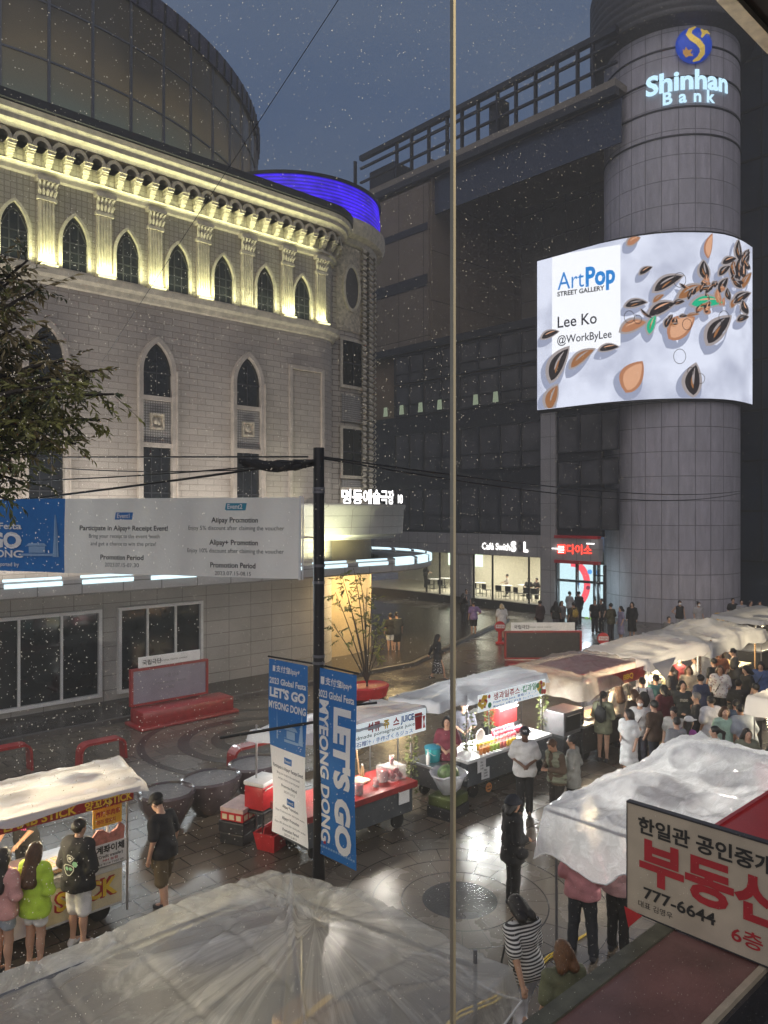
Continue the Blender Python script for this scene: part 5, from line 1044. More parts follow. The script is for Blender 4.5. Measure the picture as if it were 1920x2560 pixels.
part(A_, MB().tube([(4.72, 11.0, .9), (4.72, 11.0, 1.45)], .02, 8), 'sign_post', 'white')
w_ = board(A_, 4.48, 4.98, 10.93, .86, 1.18, 'clay', 'transfer_notice'); slet(A_, w_, [("계좌이체", .25, .20, .12, 'c', .035, .42), ("(Credit transfer)", .25, .125, .06, 'c', .02, .38), ("010 9116 7107 09", .25, .02, .038, 'c', .01, .4)], 'ink', 10.93, 4.48, .86); slet(A_, w_, [("NH 농협", .25, .07, .045, 'c', .015, .22)], 'inkr', 10.93, 4.48, .86)
part(A_, MB().prism([(4.5, 1.185), (4.94, 1.185), (4.96, 1.36), (4.88, 1.44), (4.84, 1.36), (4.72, 1.31), (4.64, 1.38), (4.55, 1.4), (4.47, 1.3)], .03, T=Matrix.Translation((0, 10.94, 0))), 'meat_cutout', mat('pink meat print', (.5, .2, .16), .6, var=.3, vs=14))
f_b = board(A_, 3.6, 4.92, 10.96, .26, .74, 'cream', 'front_board'); slet(A_, f_b, [("STICK", 1.24, .16, .36, 'r', .06, .9)], 'inkr', 10.958, 3.6, .26); slet(A_, f_b, [("STICK", 1.25, .165, .34, 'r', .03, .88)], 'inky', 10.952, 3.6, .26)
bulbs(A_, [(3.4, 11.3, 1.75), (4.5, 11.5, 1.75), (2.6, 11.3, 1.75)], 41)
tray('tray of lamb skewers on the grill of the lamb stall, before the vendor', 4.15, 11.35, .91, .75, .5, 'skewer', 8, 18, 3, 'foodl'); tray('tray of orange fried pieces beside the woman in lime green', 3.3, 11.3, .91, .7, .5, 'heap', 0, 46, 4, 'foodl'); tray('tray of browned meat at the left part of the lamb stall', 2.5, 11.3, .91, .7, .5, 'heap', 0, 46, 5)
# ---- near stall under a clear plastic tent
B_ = big('covered_stall', 'closed stall cart draped with a big clear plastic sheet drawn up to a point', 'covered stall', 4, 5.6)
cart(B_, 1.6, 4.7, 4.9, 6.4, .2, 1.25, 'cartd', 'dark'); posts(B_, [(4.55, 6.55), (5.2, 4.4), (4.25, 5.65)], 2.15, 'grey')
roof_sheet(B_, 'plastic_sheet', 'vinylr', (1.2, 3.3, 1.85), (5.4, 4.15, 2.02), (4.7, 6.8, 2.16), (1.3, 7.25, 1.95), 240, 170, creases=((.765, .575, .28, -.02, .035, .05), (.765, .575, .40, -.02, .05, .06), (.765, .575, .05, .45, .03, .035), (.765, .575, 1.0, .1, .03, .05), (.765, .575, .97, .6, .025, .04), (.765, .575, .9, 1.0, .03, .045), (.765, .575, .5, 1.0, .03, .04), (.62, .8, .2, .75, .025, .03), (.6, .1, .35, .35, .02, .03), (.9, .1, .7, .25, .02, .025)), peaks=((.765, .575, .36, 2.1),), wr=.022, seed=3, ov=.03, drop=.3, spokes=(.765, .575, 7, .018), hem=True)
part(B_, MB().tube([(4.55, 6.55, 2.12), (5.2, 4.4, 2.0)], .02, 8).tube([(1.4, 6.9, 1.95), (4.55, 6.55, 2.12)], .02, 8), 'tent_rail', 'grey')
for (s, n, w, d, h, m, lb) in ((2.2, 5.5, .6, .5, .35, 'white', 'white plastic crate under the plastic tent, left'), (3.1, 5.7, .7, .5, .3, 'cream', 'cream carton under the middle of the plastic tent'), (4.1, 5.3, .5, .5, .42, 'plank', 'brown carton under the plastic tent near its peak')):
    o = item('carton', lb, 'carton', s, n, 1.255, 12); MB().rbox(-w / 2, w / 2, -d / 2, d / 2, 0, h, .015).build('box', M[m], o); MB().box(-w / 2 - .004, w / 2 + .004, -.03, .03, h - .06, h + .004).build('tape', M['yellow'], o)
bulbs(B_, [(2.3, 5.6, 1.6), (3.6, 6.0, 1.65)], 20, (1, .84, .5))
# ---- pomegranate juice stall
C_ = big('juice_stall', 'pomegranate juice stall with lit white sign, red counter and dark grey cart', 'food stall', 9.5, 10.8)
cart(C_, 7.9, 10.45, 10.4, 11.3, .28, .86, 'cartg', 'red', .07, .12); posts(C_, [(10.75, 10.75), (10.7, 11.9), (7.9, 11.9)], 2.1)
roof_sheet(C_, 'roof_sheet', 'tarpg', (7.8, 10.62, 2.14), (11.05, 10.62, 2.14), (11.0, 12.0, 2.02), (7.8, 12.0, 2.0), 50, 22, peaks=((.5, .5, .1, 1.2),), wr=.03, seed=5, drop=.16)
M['signlit'] = mat('back lit sign', (.8, .82, .84), .5, var=.05, emit=.3, ecol=(.85, .97, 1)); so = board(C_, 8.5, 11.02, 10.6, 1.67, 2.11, 'signlit', 'sign_board')
slet(C_, so, [("석류", .95, .26, .19, 'l', .04, .34), ("스", 1.62, .26, .18, 'l', .04)], 'inkr', 10.6, 8.5, 1.67); slet(C_, so, [("쥬", 1.36, .26, .18, 'l', .04)], 'inky', 10.6, 8.5, 1.67); slet(C_, so, [("JUICE", 1.82, .28, .17, 'l', .04, .36)], 'inkb', 10.6, 8.5, 1.67)
slet(C_, so, [("Handmade pomegranate juice", 2.2, .16, .1, 'r', .005, 1.75)], 'ink', 10.6, 8.5, 1.67); slet(C_, so, [("手榨石榴汁 / 手作ざくろジュス", 2.15, .035, .1, 'r', .01, 1.7)], 'inkb', 10.6, 8.5, 1.67)
pc = MB(); pc.add([(8.5 + x, 10.595, 1.67 + z) for x, z in ((2.22, .06), (2.4, .06), (2.41, .38), (2.2, .38))], [(0, 1, 2, 3)], 'inkr').add([(8.5 + x, 10.595, 1.67 + z) for x, z in ((2.43, .06), (2.5, .06), (2.47, .18), (2.5, .3), (2.42, .3), (2.45, .18))], [tuple(range(6))], 'redp'); part(C_, pc, 'juice_picture')
bulbs(C_, [(8.9, 11.0, 1.6), (10.2, 11.0, 1.6)], 41, (1, .93, .82)); board(C_, 10.05, 10.32, 10.36, .5, .76, 'clay', 'notice')
def jug(label, s, n, z, r, h, col, al=.55):
    o = item('juice_jug', label, 'jug', s, n, z); MB().lathe([(r * .9, 0), (r, h), (r * .97, h), (r * .86, .01)], 18).build('glass', M['acr'], o, True); MB().lathe([(0, .01), (r * .84, .01), (r * .9, h * .7), (0, h * .7)], 18).build('juice', mat('juice', col, .2, var=.1), o, True); return o
jug('large round jug of dark red pomegranate juice at the right of the red counter', 9.98, 10.75, .865, .12, .3, (.3, .012, .02)); jug('small glass of red juice in front of the large round jug', 9.7, 10.62, .865, .06, .16, (.36, .015, .03)); jug('low red juice jug at the left by the blue banner', 9.2, 10.55, .865, .1, .26, (.3, .012, .02)); jug('tall red juice glass standing on the acrylic box', 10.25, 10.78, 1.125, .045, .17, (.4, .02, .04))
o = item('acrylic_box', 'clear acrylic case of dark pomegranates at the right end of the red counter', 'case', 10.25, 10.75, .865); MB().box(-.2, .2, -.17, .17, 0, .25).build('case', M['acr'], o); b_ = MB(); rr = random.Random(1)
for k in range(14): b_.ball((rr.uniform(-.14, .14), rr.uniform(-.1, .1), .05 + rr.random() * .1), .05, n=7)
b_.build('pomegranates', mat('pomegranate', (.22, .02, .03), .35), o, True)['kind'] = 'stuff'
o = item('cutting_tray', 'yellow plastic tray with a sloped back on the red counter', 'tray', 9.5, 11.0, .865, 10); MB().rbox(-.3, .3, -.16, .16, 0, .05, .02).build('tray', M['cream'], o); MB().prism([(-.3, .05), (.05, .05), (-.1, .28), (-.22, .28)], .02, T=Matrix.Translation((0, .14, 0))).build('back', M['cream'], o)
for k, (s, n) in enumerate(((9.62, 11.2), (9.85, 11.18))):
    o = item('bottle', ('clear squeeze bottle with white cap behind the yellow tray', 'amber syrup bottle behind the large juice jug')[k], 'bottle', s, n, .865); MB().lathe([(.035, 0), (.04, .02), (.04, .15), (.015, .2), (.015, .23), (0, .23)], 12).build('bottle', M['clay' if k == 0 else 'plank'], o, True); MB().lathe([(.018, .232), (.018, .26), (0, .265)], 10).build('cap', M['white'], o)
for k, s in enumerate((9.3, 9.75, 10.0)): part(C_, MB().tube([(s, 11.3, .0), (s + .12 * (k - 1), 11.75, 1.75)], .02, 6), 'wooden_pole', 'plank')
cool_box('red cool box with white lid behind the blue and white pole banner', 8.0, 11.85, .62, .55, .42, .42, 'redp', 'white', 20); o = item('stool', 'dark plastic stool under the red cool box', 'stool', 8.0, 11.85, 0, 20); MB().rbox(-.3, .3, -.24, .24, .56, .61, .02).build('seat', M['cartd'], o)
for x in (-.25, .25):
    for y in (-.2, .2): MB().tube([(x, y, 0), (x, y, .56)], .02, 6).build('leg', M['cartd'], o)
o = item('fruit_carton', 'closed red and white printed fruit carton on a dark crate left of the pole banners', 'carton', 7.75, 12.15, .42, 24); MB().rbox(-.33, .33, -.24, .24, 0, .22, .01).build('box', M['redp'], o); MB().box(-.335, .335, -.245, .245, .16, .235).build('lid', mat('pale pink carton lid', (.6, .45, .42), .6), o)
b_ = MB(); 
for x in (-.24, -.08, .08, .24): b_.box(x - .05, x + .05, -.248, -.24, .03, .12)
for y in (-.15, 0, .15): b_.box(-.338, -.33, y - .05, y + .05, .03, .12)
b_.build('carton_print', M['cream'], o)
o = item('crate', 'dark plastic crate under the printed fruit carton', 'crate', 7.75, 12.15, 0, 24); MB().rbox(-.34, .34, -.25, .25, 0, .2, .02).build('lower_tub', M['cartd'], o); MB().rbox(-.36, .36, -.27, .27, .205, .415, .02).build('upper_tub', M['dark'], o)
o = item('red_basket', 'red plastic basket on the ground by the banner pole', 'basket', 7.95, 11.45, 0.0, 20); MB().add(*(lambda v, f: (v, f))([(-.22, -.18, 0), (.22, -.18, 0), (.22, .18, 0), (-.22, .18, 0), (-.28, -.23, .32), (.28, -.23, .32), (.28, .23, .32), (-.28, .23, .32), (-.25, -.2, .32), (.25, -.2, .32), (.25, .2, .32), (-.25, .2, .32), (-.2, -.16, .03), (.2, -.16, .03), (.2, .16, .03), (-.2, .16, .03)], [(0, 3, 2, 1), (0, 1, 5, 4), (1, 2, 6, 5), (2, 3, 7, 6), (3, 0, 4, 7), (4, 5, 9, 8), (5, 6, 10, 9), (6, 7, 11, 10), (7, 4, 8, 11), (8, 9, 13, 12), (9, 10, 14, 13), (10, 11, 15, 14), (11, 8, 12, 15), (12, 13, 14, 15)])).build('tub', M['redp'], o)
MB().tube([(-.28, 0, .32), (-.26, 0, .42), (.26, 0, .42), (.28, 0, .32)], .012, 6).build('handle', M['redp'], o)
garland('ivy garland on the right post of the pomegranate stall', 10.75, 10.72, .45, 1.6, 2)
# ---- fruit juice stall
D_ = big('juice_stall', 'fruit juice stall with bright white sign, rows of filled cups and wet grey roof', 'food stall', 13.3, 10.9)
cart(D_, 12.1, 15.0, 10.44, 11.3, .3, .86, 'cartg', 'white', .04); cart(D_, 11.5, 12.1, 10.7, 11.5, .3, .78, 'cartd', 'steel'); posts(D_, [(12.6, 10.9), (15.3, 10.9), (11.6, 12.0), (15.3, 12.0), (14.2, 11.6)], 2.05)
roof_sheet(D_, 'roof_sheet', 'tarpg', (11.75, 10.9, 2.03), (15.5, 10.85, 2.12), (15.7, 12.1, 2.08), (11.4, 12.1, 2.0), 56, 22, peaks=((.4, .5, .06, 1.3), (.75, .5, .04, 1.0)), wr=.04, seed=6, drop=.22)
so = board(D_, 12.8, 15.25, 10.74, 1.67, 2.04, 'signlit', 'sign_board'); slet(D_, so, [("생과일쥬스", .5, .2, .17, 'l', .02, .95)], 'inkr', 10.74, 12.8, 1.67); slet(D_, so, [("·컵과일", 1.5, .2, .17, 'l', .02, .58)], 'inkg', 10.74, 12.8, 1.67); slet(D_, so, [("Fresh fruit juice  果物ジュース", .5, .115, .07, 'l', .01, 1.6), ("Mixed fruit  水果汁  杯水果  カップフルーツ", .5, .025, .07, 'l', .01, 1.65)], 'inkb', 10.74, 12.8, 1.67)
pc = MB(); rr = random.Random(9)
for (x0, x1) in ((.03, .45), (2.12, 2.42)):
    for k in range(16):
        x, z, r_ = rr.uniform(x0, x1), rr.uniform(.05, .32), rr.uniform(.03, .07); pc.add([(12.8 + x + r_ * math.cos(i * .785), 10.735 - k * .0006, 1.67 + z + r_ * math.sin(i * .785)) for i in range(8)], [tuple(range(8))], rr.choice(('inky', 'inkr', 'redp', 'inkg', 'yellow', 'inky')))
part(D_, pc, 'fruit_picture'); bulbs(D_, [(13.0, 11.0, 1.62), (14.0, 10.95, 1.62), (14.8, 11.0, 1.62)], 61, (.98, 1, .95))
cols = dict(yellow=(.75, .52, .05), orange=(.78, .28, .06), green=(.42, .55, .10), red=(.5, .03, .06), pink=(.6, .16, .14)); cup0 = {}
def cup_of(c):
    if c not in cup0:
        o = item('juice_cup', 'x', 'cup', 0, 0, 0, 0, 'filled cups of %s juice on the fruit stall' % c); MB().lathe([(0, .002), (.034, .002), (.045, .13), (0, .13)], 12).build('juice', mat(c + ' juice', cols[c], .25, var=.2, vs=30), o, True); MB().lathe([(.047, .131), (.047, .142), (.042, .16), (.025, .178), (0, .184)], 12).build('lid', M['acr'], o, True); cup0[c] = [o, 0]
    return cup0[c]
for row, (n, s0, cs) in enumerate(((10.52, 12.62, ['orange'] * 3 + ['green'] * 3 + ['pink'] * 2 + ['yellow'] * 3), (10.68, 12.72, ['yellow'] * 5 + ['orange'] + ['pink'] * 3 + ['red'] * 3), (10.84, 13.5, ['red'] * 9), (10.98, 13.6, ['red'] * 7))):
    for k, c in enumerate(cs):
        q = cup_of(c); s_ = s0 + k * .115; z = .862 + row * .03
        lb = '%s juice cup with clear lid in the %s row on the fruit stall counter' % (c, ('front', 'second', 'third', 'rearmost')[row])
        if q[1] == 0: q[0].location = W(s_, n, z); q[0]['label'] = lb
        else: copy_thing(q[0], s_, n, z, 0, lb)
        q[1] += 1
part(D_, MB().rbox(13.35, 14.75, 10.76, 11.06, .862, .92, .01).rbox(12.65, 14.2, 10.61, 10.75, .862, .89, .01), 'cup_rack', 'white')
cool_box('red cool box with white and blue lid at the back of the fruit stall', 14.65, 11.6, .95, .75, .45, .42, 'redp', 'white', 4); o = item('stand_box', 'dark box under the red and white cool box of the fruit stall', 'box', 14.65, 11.6, 0, 4); MB().rbox(-.4, .4, -.25, .25, 0, .9, .02).build('box', M['cartd'], o); MB().box(-.42, .42, -.27, .27, .9, .945).build('top', M['dark'], o)
o = item('bucket', 'turquoise bucket with lid at the left end of the fruit stall', 'bucket', 11.75, 11.1, .785); MB().lathe([(.14, 0), (.17, .26), (.17, .27), (0, .27)], 20).build('tub', mat('turquoise plastic', (.05, .42, .45), .4), o, 'auto'); MB().lathe([(.18, .272), (.18, .3), (.1, .33), (0, .335)], 20).build('lid', M['teal'], o, 'auto'); MB().tube([(-.17, 0, .24), (-.12, -.14, .16), (.12, -.14, .16), (.17, 0, .24)], .008, 5).build('handle', M['white'], o)
o = item('pump_bottle', 'white pump bottle beside the turquoise bucket', 'bottle', 11.5, 11.0, .785); MB().lathe([(.04, 0), (.045, .18), (.02, .22), (.02, .25), (0, .25)], 12).build('bottle', M['white'], o, True); MB().tube([(0, 0, .25), (0, 0, .31), (-.05, 0, .31)], .01, 6).build('pump', M['white'], o)
o = item('blender', 'white blender with clear jug left on the fruit stall', 'blender', 12.25, 11.0, .865); MB().lathe([(.1, 0), (.09, .2), (.07, .22), (0, .22)], 16).build('base', M['white'], o, 'auto'); MB().lathe([(.06, .222), (.09, .5), (.085, .5), (.05, .24)], 16).build('jug', M['acr'], o, True)
o = item('paper_plate', 'round white plate leaning behind the yellow cups', 'plate', 13.2, 11.05, .865, 0); d_ = MB().lathe([(0, .01), (.1, .01), (.16, .03), (.155, .035), (.1, .016), (0, .016)], 20); d_.v = [(x, -z, y + .16) for x, y, z in d_.v]; d_.build('plate', M['clay'], o)
for k, (x, z, w, h, lb) in enumerate(((12.5, .55, .3, .26, 'upper white price sheet hung askew on the grey cart of the fruit stall'), (12.62, .38, .24, .24, 'lower white price sheet on the grey cart of the fruit stall'))):
    o = item('price_sheet', lb, 'paper', x, 10.40 - k * .004 + .0, z, 4 - 9 * k); MB().box(-w / 2, w / 2, 0, .003, 0, h).build('sheet', M['clay'], o); lettering([("메뉴", 0, h * .7, .05, 'c', .01), ("5,000", 0, h * .45, .05, 'c', .01), ("3,000", 0, h * .2, .05, 'c', .01)], lambda x, y: (x, -.005, y), M['ink'], o)
o = item('pumpkin_print', 'round orange face sticker low on the front of the fruit stall cart', 'sticker', 12.75, 10.42, .16); d_ = MB().lathe([(0, 0), (.1, 0), (.1, .01), (0, .01)], 18); d_.v = [(x, -z, y) for x, y, z in d_.v]; d_.build('disc', mat('orange print', (.6, .25, .08), .5), o); MB().box(-.05, -.02, -.016, -.011, .01, .04).box(.02, .05, -.016, -.011, .01, .04).box(-.05, .05, -.016, -.011, -.05, -.03).build('face_print', M['ink'], o)
for k, (s, n, z0, z1, lb) in enumerate(((12.6, 10.86, .4, 1.7, 'ivy garland on the left front post of the fruit stall'), (14.2, 11.58, .9, 1.7, 'ivy garland on the middle post of the fruit stall'), (15.3, 10.86, .5, 1.72, 'ivy garland on the right front post of the fruit stall'))): garland(lb, s, n, z0, z1, 20 + k)
# watermelon in a white bag on a crate
o = item('crate', 'low dark crate carrying the bagged watermelon before the fruit stall', 'crate', 11.35, 10.3, 0, 10); MB().rbox(-.35, .35, -.28, .28, .0, .22, .02).build('lower_tub', M['cartd'], o); MB().rbox(-.33, .33, -.26, .26, .225, .42, .02).build('upper_tub', M['leafd'], o)
o = item('watermelon', 'striped green watermelon sitting in a white plastic bag', 'watermelon', 11.35, 10.3, .8); wm = mat('watermelon rind', (.10, .16, .06), .3, var=.7, vs=5, stretch=(3, 3, .4)); MB().ball((0, 0, 0), (.22, .22, .19), n=16).build('fruit', wm, o, True); MB().tube([(0, 0, .185), (.02, .01, .22)], .012, 6).build('stalk', M['leafd'], o)
o = item('white_bag', 'crumpled white plastic bag holding the watermelon', 'bag', 11.35, 10.3, .425); vs = MB().lathe([(.14, 0), (.24, .12), (.31, .3), (.36, .42), (.4, .4)], 26); vs.v = [(x + .06 * mnoise.noise(Vector((x * 6, y * 6, z * 4))), y + .06 * mnoise.noise(Vector((x * 5 + 9, y * 6, z * 4))), z + .1 * (z > .35) * mnoise.noise(Vector((x * 5, y * 5, 3)))) for x, y, z in vs.v]; vs.build('bag', M['tarp'], o, True); MB().tube([(.34, .05, .38), (.45, .05, .3), (.4, -.1, .15)], [.06, .09, .03], 8).build('bag_ear', M['vinylt'], o, True)
# ---- grill stall, white-roof stall, plastic-roof stall, far stall
E_ = big('food_stall', 'grill stall under loose clear vinyl with a red printed valance and a metal oven', 'food stall', 17, 11); cart(E_, 16.0, 18.5, 10.2, 11.1, .2, .9, 'cartd', 'steel'); posts(E_, [(16.1, 10.25), (18.9, 10.6), (16.0, 12.0), (19.0, 12.0)], 2.05, 'dark')
roof_sheet(E_, 'plastic_sheet', 'vinylw', (15.7, 10.0, 1.98), (19.0, 10.5, 2.02), (19.2, 12.1, 2.08), (15.7, 12.2, 2.05), 56, 30, peaks=((.55, .6, .22, 1.3), (.15, .6, .1, .8)), wr=.06, seed=8, ov=.09, drop=.4)
v = board(E_, 16.6, 19.0, 10.22, 1.6, 1.92, 'red', 'valance'); slet(E_, v, [("꼬치구이", .3, .1, .16, 'l', .03, .7), ("BBQ", 1.3, .1, .18, 'l', .03, .5)], 'inky', 10.22, 16.6, 1.6)
part(E_, MB().box(16.4, 18.9, 10.45, 12, 1.99, 2.01), 'red_liner', 'redp'); bulbs(E_, [(17.0, 10.7, 1.72), (18.2, 10.7, 1.72)], 78)
o = item('metal_oven', 'grey metal oven with dark glass door standing at the left end of the grill stall', 'oven', 15.75, 10.55, .75, 0); MB().rbox(-.45, .4, -.3, .3, 0, .55, .02).build('body', M['grey'], o); MB().box(-.38, .2, -.315, -.302, .1, .45).build('door', M['black'], o); MB().tube([(-.36, -.34, .47), (.18, -.34, .47)], .012, 6).build('handle', M['steel'], o)
for z in (.12, .26, .4): MB().tube([(.3, -.32, z), (.3, -.3, z)], .025, 8).build('knob', M['black'], o)
o = item('oven_stand', 'dark stand under the grey metal oven', 'stand', 15.75, 10.55, 0); MB().box(-.46, .42, -.31, .31, .7, .745).build('shelf', M['cartd'], o); MB().rbox(-.44, .4, -.28, .28, .05, .695, .02).build('cabinet', M['cartd'], o)
tray('tray of grilled skewers in the middle of the grill stall', 17.0, 10.6, .905, 1.1, .55, 'skewer', 0, 22, 6, 'foodl'); tray('tray of browned food at the right end of the grill stall', 18.1, 10.6, .905, .8, .5, 'heap', 0, 50, 7, 'foodl')
o = item('plastic_tub', 'white open plastic tub with red tongs at the front of the grill stall', 'tub', 18.3, 10.32, .905); MB().ring([(-.2, 0), (.2, 0), (.24, .16), (-.24, .16)], [(-.18, .02), (.18, .02), (.22, .17), (-.22, .17)], .3).box(-.2, .2, 0, .3, 0, .015).build('tub', M['white'], o); MB().tube([(-.1, .1, .03), (.1, .2, .25)], .012, 5).build('tongs', M['redp'], o)
F_ = big('food_stall', 'stall with a taut white sheet roof hanging to a point over white cool boxes', 'food stall', 20.5, 11); cart(F_, 19.4, 22.4, 10.3, 11.2, .2, .88, 'cartd', 'cream'); posts(F_, [(19.3, 10.3), (22.5, 10.4), (21, 11.9), (22.4, 11.9)], 2.05, 'white', .03)
roof_sheet(F_, 'roof_sheet', 'tarp', (19.0, 10.1, 2.02), (22.7, 10.2, 2.08), (22.6, 12.2, 2.16), (19.2, 12.2, 2.12), 50, 26, peaks=((.5, .6, .06, 1.4),), wr=.03, seed=10, ov=.06, drop=.25); bulbs(F_, [(19.9, 10.7, 1.75), (20.8, 10.8, 1.75), (22, 10.8, 1.75)], 28)
part(F_, MB().prism([(19.0, 2.0), (20.3, 2.02), (19.75, 1.45)], .01, T=Matrix.Translation((0, 10.0, 0))), 'hanging_corner', 'tarp')
o = cool_box('white foam box under the white sheet roof, left', 20.3, 10.8, .885, .7, .45, .35, 'clay', 'white', 3); cool_box('cream foam box under the white sheet roof, right', 21.3, 10.85, .885, .6, .45, .4, 'cream', 'white', -4); tray('tray of golden fried pieces under the white sheet roof', 22.0, 10.7, .885, .6, .5, 'heap', 0, 36, 8, 'foodl')
o = item('fire_extinguisher', 'small red fire extinguisher under the white roofed stall', 'extinguisher', 22.9, 10.9, .6); MB().lathe([(.08, 0), (.085, .05), (.085, .34), (.04, .42), (.03, .46), (0, .46)], 14).build('cylinder', M['redp'], o, True); MB().box(-.03, .06, -.02, .02, .465, .52).build('valve', M['black'], o); o = item('stand_box', 'dark box carrying the fire extinguisher', 'box', 22.9, 10.9, 0); MB().rbox(-.25, .25, -.25, .25, 0, .55, .02).build('box', M['cartd'], o); MB().box(-.27, .27, -.27, .27, .555, .595).build('top', M['dark'], o)
G_ = big('food_stall', 'stall with milky wrinkled vinyl roof and warm lit food, before the round tower', 'food stall', 25, 11); cart(G_, 23.8, 26.8, 10.6, 11.5, .2, .9, 'cartd', 'cream'); posts(G_, [(23.6, 10.5), (27, 10.5), (23.4, 12.2), (27, 12.2), (25.3, 10.5)], 2.05, 'plank', .03)
roof_sheet(G_, 'plastic_sheet', 'tarpg', (23.0, 10.2, 1.98), (27.4, 10.3, 2.0), (27.5, 12.4, 2.1), (22.9, 12.4, 2.1), 56, 30, peaks=((.6, .55, .35, 1.8), (.15, .6, .12, 1.0)), wr=.07, seed=12, ov=.07, drop=.35); bulbs(G_, [(24.3, 10.8, 1.75), (25.6, 10.8, 1.75), (26.6, 10.9, 1.75)], 46)
tray('heap of golden food left on the warm lit far stall', 24.6, 11.0, .905, .9, .5, 'heap', 0, 50, 9, 'foodl'); tray('heap of golden food right on the warm lit far stall', 26.0, 11.0, .905, .9, .5, 'heap', 0, 50, 10, 'foodl')
part(G_, MB().box(23.4, 23.46, 10.3, 10.7, .4, 1.8), 'menu_board', 'clay')
H_ = big('food_stall', 'farthest stall with a flat grey roof sheet beside the tower base', 'food stall', 30.5, 11.6); cart(H_, 29.3, 32.3, 11.2, 12, .2, .9, 'cartd', 'steel'); posts(H_, [(29.1, 11.1), (32.5, 11.1), (29.1, 12.6), (32.5, 12.6)], 2.05)
roof_sheet(H_, 'roof_sheet', 'tarpg', (28.8, 10.9, 2.05), (33, 10.9, 2.08), (33, 12.8, 2.15), (28.8, 12.8, 2.12), 40, 20, wr=.03, seed=14, drop=.15); bulbs(H_, [(30.0, 11.4, 1.75), (31.6, 11.4, 1.75)], 46)
# ---- near stall on this side under milky vinyl, and the next one along
I_ = big('covered_stall', 'stall under milky clear vinyl hanging in folds over its frame, beside the projecting sign', 'covered stall', 10, 5); cart(I_, 9.6, 12.6, 3.9, 5.0, .2, .9, 'cartd', 'steel'); posts(I_, [(8.7, 5.95), (8.7, 3.9), (12.8, 5.95), (12.8, 3.9)], 2.05, 'grey')
part(I_, MB().tube([(8.62, 6.02, 2.02), (8.62, 3.4, 2.02)], .022, 8).tube([(8.62, 6.02, 2.02), (12.9, 6.02, 2.02)], .022, 8), 'frame_rail', 'grey')
roof_sheet(I_, 'plastic_sheet', 'vinylm', (8.6, 3.3, 2.09), (13.0, 3.4, 2.12), (13.0, 6.05, 2.12), (8.58, 6.05, 2.08), 100, 64, peaks=((.35, .75, .22, 1.1), (.8, .85, .2, 1.2), (.75, .3, .15, 1.3)), wr=.085, seed=16, ov=.06, drop=.4, jag=.12, skirts=(.62, .3, .3, .5), hem=True); bulbs(I_, [(11.2, 4.8, 1.7), (9.9, 5.0, 1.7), (12.2, 4.9, 1.7)], 38, (1, .95, .85))
tray('dark tray of grilled food under the milky vinyl stall', 9.9, 5.2, .905, .6, .5, 'heap', 0, 40, 11)
J_ = big('covered_stall', 'next stall along with a white vinyl roof at the edge behind the crowd', 'covered stall', 18, 6); cart(J_, 17.5, 20, 5.2, 6.2, .2, .9, 'cartd', 'cream'); posts(J_, [(17.2, 6.7), (17.2, 5.0), (20.2, 6.7)], 2.0)
roof_sheet(J_, 'plastic_sheet', 'tarp', (17.0, 4.6, 2.0), (20.6, 4.6, 2.05), (20.6, 6.8, 2.05), (17.0, 6.8, 2.0), 40, 26, peaks=((.4, .5, .15, 1.2),), wr=.05, seed=18, drop=.35); bulbs(J_, [(18.0, 6.2, 1.75)], 54)
